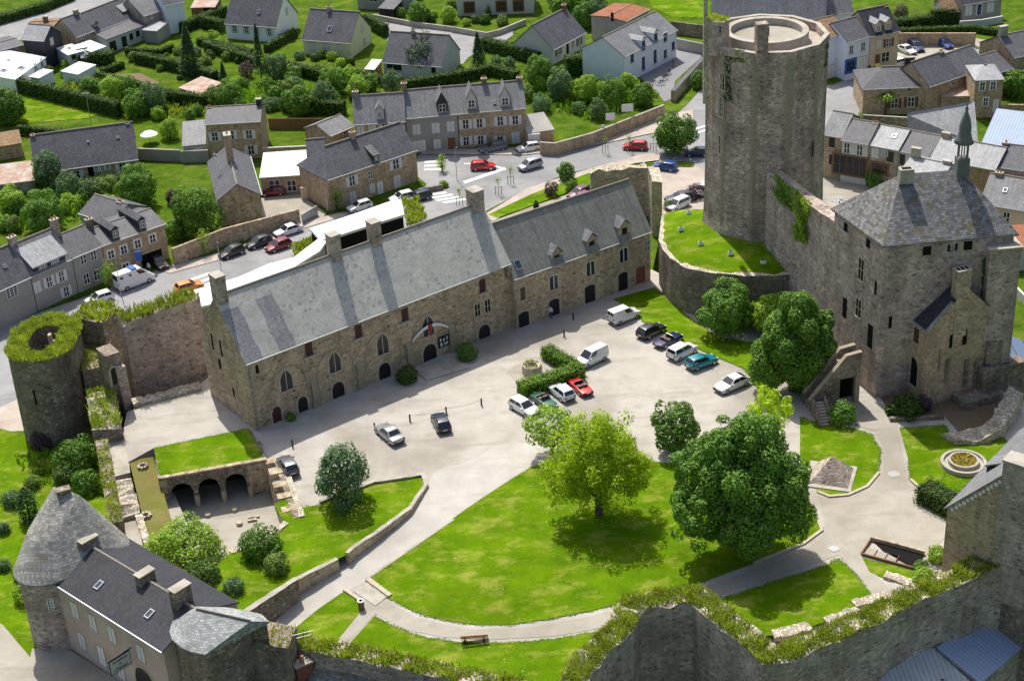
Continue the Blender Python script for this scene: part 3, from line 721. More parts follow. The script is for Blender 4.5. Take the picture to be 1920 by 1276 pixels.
            r.add(V+V2, [(6, 7, 10, 9), (7, 8, 11, 10), (0, 3, 4, 1), (1, 4, 5, 2), (0, 1, 7, 6), (1, 2, 8, 7), (0, 6, 9, 3), (2, 5, 11, 8)], rm)
            m2 = MB(); m2.add([(x-w/2, yf-.002, zt-.03), (x+w/2, yf-.002, zt-.03), (x, yf-.002, zt+rh-.08)], [(0, 1, 2)], M[wall]); m2.build('gable', dm)
        r.build('roof', dm)
        put_window(dm, (x, yf-.01, z-.05), 0, win[0], win[1], st); return dm
    def skylight(s, px, py, w=.8, h=1.1):
        p = s.on(px, py, 'roof'); m = MB(); k = math.atan2(s.rise, s.d*(1 if s.mono else .5)); c, q = math.cos(k), math.sin(k)
        def T(u, v, n): return (p[0]+u, p[1]+v*c-n*q, p[2]+v*q+n*c)
        def bx(u0, u1, v0, v1, n0, n1, mat): 
            m.add([T(u0,v0,n0),T(u1,v0,n0),T(u1,v1,n0),T(u0,v1,n0),T(u0,v0,n1),T(u1,v0,n1),T(u1,v1,n1),T(u0,v1,n1)], [(0,3,2,1),(4,5,6,7),(0,1,5,4),(1,2,6,5),(2,3,7,6),(3,0,4,7)], mat)
        for a in ((-w/2, w/2, h/2-.12, h/2), (-w/2, w/2, -h/2, -h/2+.12), (-w/2, -w/2+.1, -h/2+.12, h/2-.12), (w/2-.1, w/2, -h/2+.12, h/2-.12)): bx(*a, .0, .26, M['zinc'])
        o = m.build('skylight', s.root); m = MB(); bx(-w/2+.1, w/2-.1, -h/2+.12, h/2-.12, .1, .2, M['skyglass']); m.build('pane', o); return o
M['ridge'] = mat_noise('ridge_tiles', (.2,.17,.14), (.3,.26,.21), 3, .9)

# ---------------------------------------------------------------- vehicles
def paint(name, c, rough=.28, metal=0.0):
    m, nt, b, out = _nt(name); b.inputs['Base Color'].default_value = (*c, 1); b.inputs['Roughness'].default_value = rough; b.inputs['Metallic'].default_value = metal
    b.inputs['Coat Weight'].default_value = .6; b.inputs['Coat Roughness'].default_value = .08; return m
PAINT = {'white': paint('white_car_paint', (.72,.72,.73)), 'silver': paint('silver_car_paint', (.36,.37,.39), .35, .5), 'grey': paint('grey_car_paint', (.13,.145,.165), .35, .3), 'black': paint('black_car_paint', (.016,.018,.022)),
 'red': paint('red_car_paint', (.5,.02,.02)), 'darkred': paint('dark_red_car_paint', (.2,.012,.02)), 'navy': paint('navy_car_paint', (.012,.018,.075)), 'teal': paint('teal_car_paint', (.01,.2,.24)), 'darkgreen': paint('racing_green_paint', (.008,.1,.07)),
 'orange': paint('orange_car_paint', (.75,.25,.03)), 'purple': paint('plum_car_paint', (.13,.02,.07)), 'blue': paint('blue_car_paint', (.02,.06,.25)), 'yellow': paint('yellow_paint', (.75,.62,.2)), 'darkblue': paint('dark_grey_blue_paint', (.025,.035,.06))}
M['tyre'] = mat_plain('tyre_rubber', (.016,.016,.017), .85, 0, .2); M['rim'] = mat_plain('alloy_rim', (.42,.42,.43), .35, .7)
M['carglass'] = mat_plain('car_glass', (.014,.018,.024), .06, 0, .9); M['lamp'] = mat_plain('headlight_glass', (.6,.62,.65), .15); M['tail'] = mat_plain('tail_light', (.32,.012,.012), .3)
M['trim'] = mat_plain('black_plastic', (.025,.025,.027), .6); M['leather'] = mat_plain('leather', (.12,.07,.045), .6); M['plate'] = mat_plain('number_plate', (.65,.65,.62), .5)
CAR = { # L, W, belt, H, cabin base rear/front, roof rear/front, hood z, tail z
 'hatch': (3.95, 1.68, .92, 1.44, -1.93, .95, -1.52, .12, .80, .90), 'sedan': (4.45, 1.72, .92, 1.42, -1.5, .95, -.85, .18, .82, .93), 'coupe': (4.4, 1.74, .92, 1.4, -2.05, .95, -1.0, .15, .80, .92),
 'mpv': (4.0, 1.7, .98, 1.6, -1.95, 1.25, -1.78, .35, .92, .95), 'estate': (4.6, 1.76, .95, 1.48, -2.25, .95, -1.95, .12, .84, .93), 'van': (4.2, 1.72, 1.05, 1.82, -2.07, 1.2, -2.03, .4, .92, 1.02), 'bigvan': (5.7, 2.05, 1.45, 2.6, -2.82, 2.1, -2.78, .95, 1.12, 1.4),
 'roadster': (3.9, 1.55, .8, .8, -.9, .5, -.9, .5, .78, .72)}
_CARM = {}
def car_meshes(kind, col, roofless=False):
    key = (kind, col)
    if key in _CARM: return _CARM[key]
    L, W, zb, H, c0, c1, r0, r1, zh, zt = CAR[kind]; w = W/2; pm = PAINT[col]; out = {}
    b = MB(); f, r = L/2, -L/2; zs = .2
    st = [(r, .82, .42, zt*.86), (r+.12, .93, .3, zt*.97), (r+.5, 1.0, zs, zt), (c0+.1 if c0 > r+.6 else r+.75, 1.0, zs, zb), (0, 1.0, zs, zb), (c1, 1.0, zs, zb-.01), (c1+.1, 1.0, zs, zb-.06), (f-.5, .98, zs, zh), (f-.14, .9, .26, zh*.86), (f, .78, .36, zh*.68)]
    V = []; n = 8
    for x, k, lo, hi in st:
        q = w*k; V += [(x, -q*.9, lo), (x, -q, lo+.14), (x, -q, hi-.2), (x, -q*.9, hi-.03), (x, q*.9, hi-.03), (x, q, hi-.2), (x, q, lo+.14), (x, q*.9, lo)]
    F = [tuple(range(n)), tuple(range(len(V)-1, len(V)-n-1, -1))]
    for i in range(len(st)-1):
        for k in range(n): F.append((i*n+k, (i+1)*n+k, (i+1)*n+(k+1) % n, i*n+(k+1) % n))
    F = [tuple(reversed(x)) for x in F]
    b.add(V, F, pm); glass = MB(); gl = {}
    if kind != 'roadster':
        wb, wr = w*.93, w*.74
        base = [(c0, -wb, zb-.06), (c1, -wb, zb-.06), (c1, wb, zb-.06), (c0, wb, zb-.06)]; top = [(r0, -wr, H-.05), (r1, -wr, H-.05), (r1, wr, H-.05), (r0, wr, H-.05)]
        top2 = [(r0+.12, -wr*.85, H), (r1-.12, -wr*.85, H), (r1-.12, wr*.85, H), (r0+.12, wr*.85, H)]
        b.add(base+top+top2, [(0, 1, 5, 4), (1, 2, 6, 5), (2, 3, 7, 6), (3, 0, 4, 7), (4, 5, 9, 8), (5, 6, 10, 9), (6, 7, 11, 10), (7, 4, 8, 11), (8, 9, 10, 11)], pm)
        def inset(q, s0, s1, t0, t1, off=.015):
            q = [np.array(p, float) for p in q]; nn = np.cross(q[1]-q[0], q[3]-q[0]); nn /= np.linalg.norm(nn)
            def at(s, t): return (1-s)*(1-t)*q[0]+s*(1-t)*q[1]+s*t*q[2]+(1-s)*t*q[3]+nn*off
            return [at(s0, t0), at(s1, t0), at(s1, t1), at(s0, t1)]
        B, T = base, top
        faces = {'windscreen': [(B[1], B[2], T[2], T[1], .05, .95, .1, .93)], 'rear_window': [(B[3], B[0], T[0], T[3], .07, .93, .25, .9)]}
        sides = [(.06, .47, .2, .9), (.5, .92, .2, .9)] if kind not in ('van', 'bigvan') else ([(.64, .93, .25, .9)] if kind == 'van' else [(.74, .95, .3, .85), (.42, .5, .45, .75), (.08, .2, .42, .72)])
        if kind in ('van',): faces['rear_window'] = [(B[3], B[0], T[0], T[3], .07, .47, .35, .9), (B[3], B[0], T[0], T[3], .53, .93, .35, .9)]
        for nm, L_ in faces.items():
            g = MB()
            for (p0, p1, p2, p3, s0, s1, t0, t1) in L_: g.add(inset([p0, p1, p2, p3], s0, s1, t0, t1), [(0, 1, 2, 3)], M['carglass'])
            out[nm] = g.mesh(nm)
        for q, nm, fl in (((B[0], B[1], T[1], T[0]), 'side_window', 0), ((B[2], B[3], T[3], T[2]), 'side_window', 1)):
            g = MB()
            for s0, s1, t0, t1 in sides:
                if fl: s0, s1 = 1-s1, 1-s0
                g.add(inset(q, s0, s1, t0, t1), [(0, 1, 2, 3)], M['carglass'])
            out[nm+str(fl)] = g.mesh(nm)
    else:
        b.box(-.85, .45, -w*.72, w*.72, zb-.02, zb+.012, M['dark'])
        g = MB(); g.add([(.45, -w*.75, zb-.02), (.45, w*.75, zb-.02), (.2, w*.68, zb+.34), (.2, -w*.68, zb+.34)], [(0, 1, 2, 3), (3, 2, 1, 0)], M['carglass'])
        g.tube([(.45, -w*.75, zb), (.2, -w*.68, zb+.34), (.2, w*.68, zb+.34), (.45, w*.75, zb)], .022, M['rim'], 5); out['windscreen'] = g.mesh('windscreen')
        for k, y in enumerate((-.33, .33)):
            g = MB(); g.box(-.6, -.1, y-.24, y+.24, zb-.1, zb+.05, M['leather']); g.box(-.8, -.6, y-.24, y+.24, zb-.1, zb+.22, M['leather']); out['seat'+str(k)] = g.mesh('seat')
    tm = MB(); tm.box(f-.06, f+.03, -w*.72, w*.72, .36, .5, M['trim']); out['bumper0'] = tm.mesh('bumper'); tm = MB(); tm.box(r-.03, r+.06, -w*.78, w*.78, .38, .54, M['trim']); out['bumper1'] = tm.mesh('bumper'); tm = MB(); tm.box(r-.045, r-.02, -.26, .26, .56, .67, M['plate']); out['number_plate'] = tm.mesh('number_plate')
    for k, y in enumerate((-1, 1)):
        g = MB(); g.obox((f-.12, y*w*.62, zh*.72), (.2, .3, .16), 0, M['lamp']); out['headlight'+str(k)] = g.mesh('headlight')
        g = MB(); g.obox((r+.07, y*w*.7, zt*.8), (.14, .24, .2), 0, M['tail']); out['tail_light'+str(k)] = g.mesh('tail_light')
        if kind != 'roadster':
            g = MB(); g.obox((c1-.35, y*(w+.06), zb+.04), (.13, .2, .13), 0, pm); out['mirror'+str(k)] = g.mesh('mirror')
    if kind == 'bigvan':
        g = MB(); g.box(-.5, .3, -.7, .7, H, H+.16, M['bluedoor']); out['light_bar'] = g.mesh('light_bar')
    out['body'] = b.mesh('body', True)
    _CARM[key] = out; return out
_wh = MB(); _wh.tube([(0, -.1, 0), (0, .1, 0)], .31, M['tyre'], 14); WHEEL = _wh.mesh('wheel')
_wh = MB(); _wh.tube([(0, -.112, 0), (0, .112, 0)], .2, M['rim'], 10); RIM = _wh.mesh('rim')
def car(kind, col, rear, front, label, z=0.0, court=False, group=None, name=None, cat='car', roofcol=None):
    a = GC(*rear) if court else G(*rear, z); b = GC(*front) if court else G(*front, z); m = (a+b)/2
    rz = math.atan2(b[1]-a[1], b[0]-a[0]); L, W = CAR[kind][:2]
    t = thing(name or {'van': 'van', 'bigvan': 'ambulance', 'roadster': 'roadster'}.get(kind, 'car'), label, cat, m, rz, group)
    for nm, me in car_meshes(kind, col).items():
        o = inst(nm.rstrip('01'), me, t)
        if nm == 'body':
            bv = o.modifiers.new('edges', 'BEVEL'); bv.width = .05; bv.segments = 2; bv.limit_method = 'ANGLE'; bv.angle_limit = math.radians(25)
    k = 1.2 if kind == 'bigvan' else 1.0
    for x in (L*.31, -L*.3):
        for y in (-1, 1):
            w = inst('wheel', WHEEL, t, (x, y*(W/2-.09), .31*k), 0, k); inst('rim', RIM, w)
    return t
# ================================================================ THE SETTING: ground
sheet('ground', [(-900, -700), (-22, -700), (-22, 128), (900, 128), (900, 900), (-900, 900)], TOWN-.02, M['meadow'], world=True)
sheet('lower_ground', [(-22, -700), (900, -700), (900, 140), (-22, 140)], -16, M['meadow'], world=True)
COURT_PX = [(238, 772), (375, 720), (470, 640), (960, 560), (1222, 505), (1290, 540), (1480, 590), (1640, 690), (1905, 720), (1990, 900), (1905, 1055), (1760, 1105), (1640, 1175), (1440, 1240), (1328, 1142),
            (1200, 1136), (1130, 1230), (1050, 1300), (560, 1225), (540, 1190), (500, 1170), (400, 1150), (400, 1060), (432, 1034), (500, 1010), (536, 976), (512, 905), (497, 864), (467, 803), (289, 839), (240, 866), (232, 800)]
sheet('court', COURT_PX, -7.0, M['court'], 7.0, sloped=True)
sheet('lower_garden', [(-160, 760), (20, 808), (175, 800), (230, 890), (330, 1000), (430, 1120), (430, 1400), (-160, 1400)], TOWN, M['grass'], 1.6)
sheet('lawn', [(687, 1087), (730, 1121), (774, 1145), (827, 1161), (887, 1170), (960, 1170), (1024, 1161), (1107, 1145), (1160, 1131), (1280, 1104), (1345, 1080), (1413, 1054), (1507, 1017), (1540, 994), (1533, 975), (1520, 945), (1440, 900), (1330, 885), (1235, 866), (1100, 862), (1030, 866), (993, 877)], .0, M['grass'], .07, sloped=True)
sheet('lawn', [(647, 1107), (673, 1125), (675, 1147), (637, 1194), (620, 1230), (547, 1200), (540, 1188), (595, 1143)], .0, M['grass'], .07, sloped=True)
sheet('lawn', [(702, 1155), (730, 1170), (763, 1185), (800, 1195), (860, 1204), (913, 1206), (973, 1204), (1040, 1198), (1136, 1181), (1120, 1200), (1074, 1240), (1060, 1300), (800, 1280), (640, 1240), (658, 1203)], .0, M['grass'], .07, sloped=True)
sheet('lawn', [(514, 947), (541, 935), (554, 953), (594, 947), (700, 903), (793, 890), (797, 906), (766, 950), (707, 993), (660, 1023), (648, 1040), (552, 1086), (558, 1094), (454, 1146), (400, 1150), (404, 1062), (432, 1035), (500, 1010), (533, 977)], .0, M['grass'], .06)
sheet('lawn', [(1150, 560), (1228, 538), (1250, 556), (1300, 600), (1345, 630), (1400, 640), (1480, 640), (1490, 690), (1440, 740), (1414, 722), (1395, 690), (1350, 672), (1290, 646), (1240, 622), (1205, 602), (1190, 582)], .0, M['grass'], .06)
sheet('lawn', [(1500, 782), (1545, 797), (1600, 803), (1634, 815), (1651, 845), (1646, 885), (1626, 910), (1590, 926), (1555, 929), (1533, 921), (1526, 905), (1500, 860)], .0, M['grass'], .06)
sheet('lawn', [(1687, 803), (1771, 797), (1787, 824), (1883, 819), (1900, 840), (1870, 900), (1800, 935), (1760, 924), (1724, 913), (1707, 898), (1703, 860)], .0, M['grass'], .06)
sheet('lawn', [(1343, 1124), (1440, 1094), (1547, 1060), (1573, 1047), (1594, 1067), (1637, 1117), (1587, 1152), (1534, 1169), (1477, 1190), (1430, 1190), (1363, 1158)], .0, M['grass'], .06)
sheet('lawn', [(1617, 1044), (1717, 1070), (1704, 1095), (1650, 1080), (1630, 1070)], .0, M['grass'], .06)
sheet('path', [(660, 1110), (690, 1098), (730, 1130), (775, 1154), (830, 1170), (890, 1179), (960, 1179), (1027, 1170), (1110, 1154), (1290, 1112), (1420, 1064), (1520, 1024), (1548, 995), (1535, 930), (1560, 936), (1600, 930), (1640, 908), (1656, 885), (1660, 845), (1640, 808), (1600, 796), (1560, 790), (1590, 760), (1640, 745), (1680, 780), (1694, 860), (1700, 905), (1730, 925), (1770, 935), (1770, 1010), (1735, 1042), (1634, 1016), (1610, 1040), (1690, 1130), (1640, 1118), (1596, 1062), (1572, 1040), (1440, 1087), (1300, 1130), (1136, 1176), (1040, 1192), (913, 1199), (830, 1194), (760, 1180), (705, 1150), (650, 1205), (632, 1195), (677, 1143), (676, 1124)], .03, M['path'], 0.0, sloped=True)
sheet('drive', [(815, 880), (880, 866), (950, 822), (1010, 838), (1003, 868), (992, 878), (840, 984), (688, 1090), (650, 1108), (595, 1144), (540, 1190), (500, 1168), (560, 1118), (655, 1040), (712, 998), (772, 954), (804, 908)], .012, M['drive'], 0.0, 1, sloped=True)
sheet('cellar_floor', [(300, 905), (497, 866), (520, 900), (545, 985), (505, 1030), (430, 1050), (400, 1180), (330, 1180), (250, 1050), (250, 960)], -4.6, M['path'], .8)
sheet('terrace_strip', [(242, 862), (287, 856), (300, 900), (332, 1010), (280, 1020)], -7, M['dry'], 6.1)
sheet('gravel_ledge', [(302, 926), (326, 922), (352, 985), (330, 1010)], -7, M['court'], 4.6)
# ---------------------------------------------------------------- masonry helpers
def xy(px, py, z): return G(px, py, z)[:2]
def offset_line(pts, d):
    out = []; n = len(pts)
    for i in range(n):
        a = pts[max(i-1, 0)]; b = pts[min(i+1, n-1)]
        t1 = pts[i]-a if i > 0 else b-pts[i]; t2 = b-pts[i] if i < n-1 else t1
        t1 = t1/np.linalg.norm(t1); t2 = t2/np.linalg.norm(t2); t = t1+t2; t /= np.linalg.norm(t); nn = np.array([-t[1], t[0]])
        k = 1/max(.5, abs(np.dot(nn, [-t1[1], t1[0]]))); out.append(pts[i]+nn*d*k)
    return out
def wall(name, label, pts, zt, zb, th, mat='rubble', jit=.0, turf=0, leaf='turf', cat='wall', step=1.0, dens=26, top=None, seed=1, parent=None, group=None, blade=.13):
    """a standing wall along points, its top level given at each point; broken tops get jitter, old tops get grass"""
    rng = np.random.default_rng(seed); pts = [np.array(p[:2], float) for p in pts]; zt = zt if hasattr(zt, '__len__') else [zt]*len(pts); zb = zb if hasattr(zb, '__len__') else [zb]*len(pts)
    P2, Z, B = [], [], []
    for i in range(len(pts)-1):
        L = np.linalg.norm(pts[i+1]-pts[i]); k = max(1, int(L/step)) if jit else 1
        for j in range(k):
            t = j/k; P2.append(pts[i]*(1-t)+pts[i+1]*t); Z.append(zt[i]*(1-t)+zt[i+1]*t); B.append(zb[i]*(1-t)+zb[i+1]*t)
    P2.append(pts[-1]); Z.append(zt[-1]); B.append(zb[-1]); o = P2[0].copy()
    A = offset_line(P2, th/2); C = offset_line(P2, -th/2); n = len(P2); m = MB(); V = []
    for i in range(n):
        ja, jc = (rng.normal(size=2)*jit if jit else (0, 0)); a = A[i]-o+(rng.normal(size=2)*jit*.35 if jit else 0); c = C[i]-o+(rng.normal(size=2)*jit*.35 if jit else 0)
        V += [(a[0], a[1], B[i]), (a[0], a[1], Z[i]+ja), (c[0], c[1], Z[i]+jc), (c[0], c[1], B[i])]
    m.add(V, [(4*i, 4*i+4, 4*i+5, 4*i+1) for i in range(n-1)]+[(4*i+2, 4*i+6, 4*i+7, 4*i+3) for i in range(n-1)]+[(0, 1, 2, 3), (4*n-1, 4*n-2, 4*n-3, 4*n-4)], M[mat])
    tv = [(4*i+1, 4*i+5, 4*i+6, 4*i+2) for i in range(n-1)]
    o2 = len(m.v); m.add([m.v[i] for f in tv for i in f], [tuple(range(4*i, 4*i+4)) for i in range(len(tv))], M[top or mat])
    ob = m.build(name, parent); 
    if parent is None: ob.location = (o[0], o[1], 0); tag(ob, label, cat, group)
    if turf:
        poly = [tuple(p-o) for p in A]+[tuple(p-o) for p in reversed(C)]; Q = np.array([p-o for p in P2]); Zn = np.array(Z)
        def zf(x, y):
            d = (Q[:, 0]-x)**2+(Q[:, 1]-y)**2; k = np.argsort(d)[:2]; w = 1/(d[k]+.01); return float((Zn[k]*w).sum()/w.sum())
        inst('turf', turf_mesh(poly, zf, turf, dens, leaf, rng, blade), ob)
    return ob
class Frame:                                             # a facade: origin A, x along A to B, y inwards
    def __init__(s, name, label, cat, a, b, z0=0.0, group=None):
        a, b = np.array(a[:2], float), np.array(b[:2], float); s.L = np.linalg.norm(b-a); s.rz = math.atan2(b[1]-a[1], b[0]-a[0]); s.o = np.array([a[0], a[1], z0])
        ca, sa = math.cos(s.rz), math.sin(s.rz); s.R = np.array([[ca, sa, 0], [-sa, ca, 0], [0, 0, 1.]]); s.root = thing(name, label, cat, s.o, s.rz, group)
    def hit(s, px, py, po=(0, 0, 0), no=(0, 1, 0)):
        c = s.R@(CPOS-s.o); d = s.R@ray(px, py); return c+d*(np.dot(np.array(po)-c, no)/np.dot(d, no))
    def loc(s, p): return s.R@(np.array([p[0], p[1], p[2] if len(p) > 2 else s.o[2]])-s.o)
def face_window(root, ro, p0, p1, px, py, w, h, st):
    """a window on any upright face running p0 to p1 (left to right seen from outside); root stands at ro, unturned"""
    p0, p1 = np.array(p0[:2]), np.array(p1[:2]); t = p1-p0; n = np.array([-t[1], t[0], 0])
    d = ray(px, py); c = CPOS; k = np.dot(np.array([p0[0], p0[1], 0])-c, n)/np.dot(d, n); q = c+d*k
    return put_window(root, q-np.array(ro), math.atan2(t[1], t[0]), w, h, st)

M['rubblearch'] = mat_noise('worn_arch_stone', (.27,.225,.16), (.38,.325,.24), 3, .92, bump=.3)
# ================================================================ MAIN RANGE with its long roof
a, b = GC(481, 806), GC(962, 628)
MAIN = House('abbey_range', 'long medieval stone range with lichened slate roof along the castle court', 'castle building', (461, 680), (955, 492), 8.6, 10.4, 'rubble', 'castle_roof', 6.0, z0=0, over=.2, below=4)
m = MB(); k = MAIN.rise/5.2
def roof_strip(u0, u1, name):
    m = MB(); q = lambda u, y: (u, y, MAIN.e+y*k+.15)
    n = 7; V = []
    for i in range(n+1):
        y = -.15+5.2*i/n; j = .12*math.sin(i*2.1); V += [q(u0+j, y), q(u1+j, y)]
    m.add(V, [(2*i, 2*i+1, 2*i+3, 2*i+2) for i in range(n)], M['castle_roof_bare']); m.build(name, MAIN.roof)
ut = MAIN.on(505, 640, 'roof')[0]; roof_strip(ut+.6, ut+2.7, 'bare_strip'); roof_strip(-.1, 2.0, 'bare_strip')
for px, py, w, h, st in [(536, 711, 1.6, 2.6, 'castle'), (627, 677, 1.6, 2.6, 'castle'), (717, 643, 1.6, 2.7, 'castle'), (802, 609, 1.6, 2.7, 'castle'),
    (579, 656, .95, 1.9, 'redshut'), (672, 622, .95, 1.9, 'redshut'), (759, 591, .95, 1.9, 'redshut'), (904, 536, .95, 1.9, 'redarch'),
    (519, 778, 1.15, 2.2, 'redround'), (568, 760, 1.25, 2.3, 'darkarch'), (634, 730, 1.6, 2.0, 'darkarch'), (721, 695, 1.6, 2.1, 'darkarch'), (806, 664, 1.9, 2.7, 'darkarch'), (908, 623, 1.7, 2.1, 'darkarch'),
    (482, 692, .35, 1.0, 'slit'), (895, 581, .85, 1.7, 'cross'), (914, 573, .85, 1.7, 'cross')]: MAIN.win(px, py, w, h, st)
for i, (px, py) in enumerate([(540, 714), (627, 682), (716, 648), (803, 614)]):      # blind arches
    p = MAIN.on(px, py, 'front'); w, h = 4.6, 4.9; mb = MB(); ring(mb, arch_out(w+.3, h+.1, 'round', 14), arch_out(w, h, 'round', 14)[:0] or arch_out(w, h-.2, 'round', 14), -.07, .02, M['rubblearch'])
    o = mb.build('blind_arch', MAIN.root); o.location = (p[0], 0, p[2]-.6)
for px, py in [(588, 722), (673, 689), (766, 655), (846, 625)]:
    p = MAIN.on(px, py, 'front'); mb = MB(); mb.box(-.38, .38, -.3, .02, -.8, 2.6, M['rubblearch']); mb.add([(-.38, -.3, 2.6), (.38, -.3, 2.6), (.38, .02, 3.6), (-.38, .02, 3.6)], [(0, 1, 2, 3)], M['rubblearch']); mb.box(-.5, .5, -.42, .02, -.8, .5, M['rubblearch'])
    o = mb.build('buttress', MAIN.root); o.location = (p[0], 0, 0)
for px, py in [(579, 668), (672, 634), (759, 603), (904, 549)]:                        # corbelled sills
    p = MAIN.on(px, py, 'front'); mb = MB(); mb.box(-.75, .75, -.34, .02, -.12, .1, M['dress']); mb.box(-.5, -.25, -.25, .02, -.6, -.12, M['dress']); mb.box(.25, .5, -.25, .02, -.6, -.12, M['dress'])
    o = mb.build('corbel_sill', MAIN.root); o.location = (p[0], 0, p[2])
for px, py, w, h in [(398, 640, .3, 2.0), (414, 652, .3, 2.0), (412, 682, .5, 1.2), (438, 735, .3, 1.0)]: MAIN.win(px, py, w, h, 'slit', 'left')
MAIN.chimney(406, 513, 1.15, 1.6, 'greystone', pots=0); MAIN.chimney(623, 437, 1.2, 1.3, 'greystone', pots=0); MAIN.chimney(699, 413, 1.2, 1.3, 'greystone', pots=0); MAIN.chimney(897, 351, 1.5, 1.6, 'greystone', pots=0)
for px, py, y in [(406, 513, 0)]: pass
o = MB(); o.tube([(.35, -.1, .1), (.35, -.1, 8.4)], .07, M['zinc'], 6); o.build('drain_pipe', MAIN.root)
o = MB(); o.box(MAIN.L-.75, MAIN.L-.05, -.5, .02, 6.9, 8.3, M['darkstone']); o.build('corner_box', MAIN.root)
kx = MAIN.on(806, 640, 'front'); o = MB()                                              # curved banner over the main door
for i in range(16):
    t0, t1 = -1+i/8, -1+(i+1)/8
    f = lambda t: (kx[0]+t*2.5, -.3, 3.55+1.05*(1-t*t)); p, q = f(t0), f(t1); hh = .5-.18*abs(t0+t1)/2
    o.add([(p[0], p[1], p[2]), (q[0], q[1], q[2]), (q[0], q[1], q[2]+hh), (p[0], p[1], p[2]+hh)], [(0, 1, 2, 3), (3, 2, 1, 0)], M['red_banner'] if abs(t0+t1) < .26 else M['paint']) if False else None
M['red'] = mat_plain('red_cloth', (.38,.03,.04), .7)
for i in range(16):
    t0, t1 = -1+i/8, -1+(i+1)/8; f = lambda t: (kx[0]+t*2.5, 3.4+1.0*(1-t*t)); p, q = f(t0), f(t1); hh = .42-.14*abs(t0+t1)/2; mt = M['red'] if abs(t0+t1) < .3 else M['paint']
    o.add([(p[0], -.34, p[1]), (q[0], -.34, q[1]), (q[0], -.34, q[1]+hh), (p[0], -.34, p[1]+hh), (p[0], -.28, p[1]), (q[0], -.28, q[1]), (q[0], -.28, q[1]+hh), (p[0], -.28, p[1]+hh)], [(0,1,2,3),(7,6,5,4),(0,4,5,1),(3,2,6,7)], mt)
o.box(kx[0]-.12, kx[0]+.12, -.4, -.34, 3.3, 4.9, M['red'])
bn = o.build('door_banner'); bn.location = MAIN.o; bn.rotation_euler = (0, 0, MAIN.rz); tag(bn, 'curved white banner with red centre over the arched main door', 'banner')
bx = MAIN.on(832, 655, 'front'); o = MB(); o.box(bx[0]-.75, bx[0]+.75, -.16, -.04, 1.1, 2.5, M['blackdoor'])
for i, (u, v, w, h) in enumerate([(-.5, 1.25, .35, .5), (-.55, 1.95, .3, .35), (0, 1.3, .3, .3), (.3, 1.35, .35, .3), (-.05, 1.8, .25, .4), (.4, 1.9, .2, .45)]): o.box(bx[0]+u, bx[0]+u+w*.7, -.19, -.16, v, v+h, M['paint'])
nb = o.build('notice_board'); nb.location = MAIN.o; nb.rotation_euler = (0, 0, MAIN.rz); tag(nb, 'black notice board with white papers beside the arched main door', 'notice board')
# ---------------------------------------------------------------- lower wing to the right
WING = House('east_wing', 'lower stone wing with three dormers joined to the long castle range', 'castle building', (963, 521), (1219, 432), 6.9, 8.6, 'rubble', 'wing_roof', 5.4, z0=0, over=.2, below=4)
for px, py, w, h, st in [(1038, 528, 1.35, 1.9, 'twinw'), (1107, 502, 1.35, 1.9, 'twinw'), (1169, 477, 1.35, 1.9, 'twinw'), (1213, 461, .7, 1.5, 'stone'), (980, 550, .75, 1.7, 'bars'),
    (982, 600, 1.5, 2.35, 'glassseg'), (1039, 577, 1.55, 2.5, 'darkseg'), (1106, 550, 1.6, 2.4, 'darkseg'), (1168, 527, 1.45, 2.5, 'darkseg'), (1201, 515, 1.5, 2.3, 'brickseg')]: WING.win(px, py, w, h, st)
for px, py in [(1044, 484), (1110, 458), (1171, 433)]: WING.dormer(px, py, 1.7, 1.25, 1.0, 'rubble', 'slate_pale', 'dark', .35, (.75, .95))
WING.skylight(970, 497, .9, 1.2)
o = MB(); o.tube([(.25, -.1, .1), (.25, -.1, 6.8)], .06, M['zinc'], 6); o.build('drain_pipe', WING.root)
# ---------------------------------------------------------------- market hall with white roof behind the range
hall = thing('market_hall', 'long low hall with white membrane roof behind the stone range', 'market hall', (*xy(470, 520, 0), -6))
def slab(parent, px, zt, t, zb, topm, wallm, o):
    pts = [xy(x, y, zt)-o for x, y in px]; m = MB(); m.prism([tuple(p) for p in pts], zt-t-parent.location[2], zt-parent.location[2], M[topm]); r = m.build('roof', parent)
    c = np.mean(pts, 0); m = MB(); m.prism([tuple(c+(p-c)*np.array([.97, .97])) for p in pts], zb-parent.location[2], zt-t-.01-parent.location[2], M[wallm]); m.build('wall', parent); return r
ho = np.array(hall.location[:2])
slab(hall, [(338, 550), (400, 533), (447, 519), (504, 494), (551, 482), (577, 462), (597, 447), (612, 452), (600, 470), (520, 520), (420, 565), (358, 578)], -1.0, .3, -6, 'membrane', 'greyren', ho)
slab(hall, [(580, 428), (660, 402), (737, 375), (752, 373), (758, 402), (700, 420), (610, 449), (598, 447)], -1.2, .35, -6, 'membrane', 'dark', ho)  # walls near-black: the shade under this roof is put into their colour
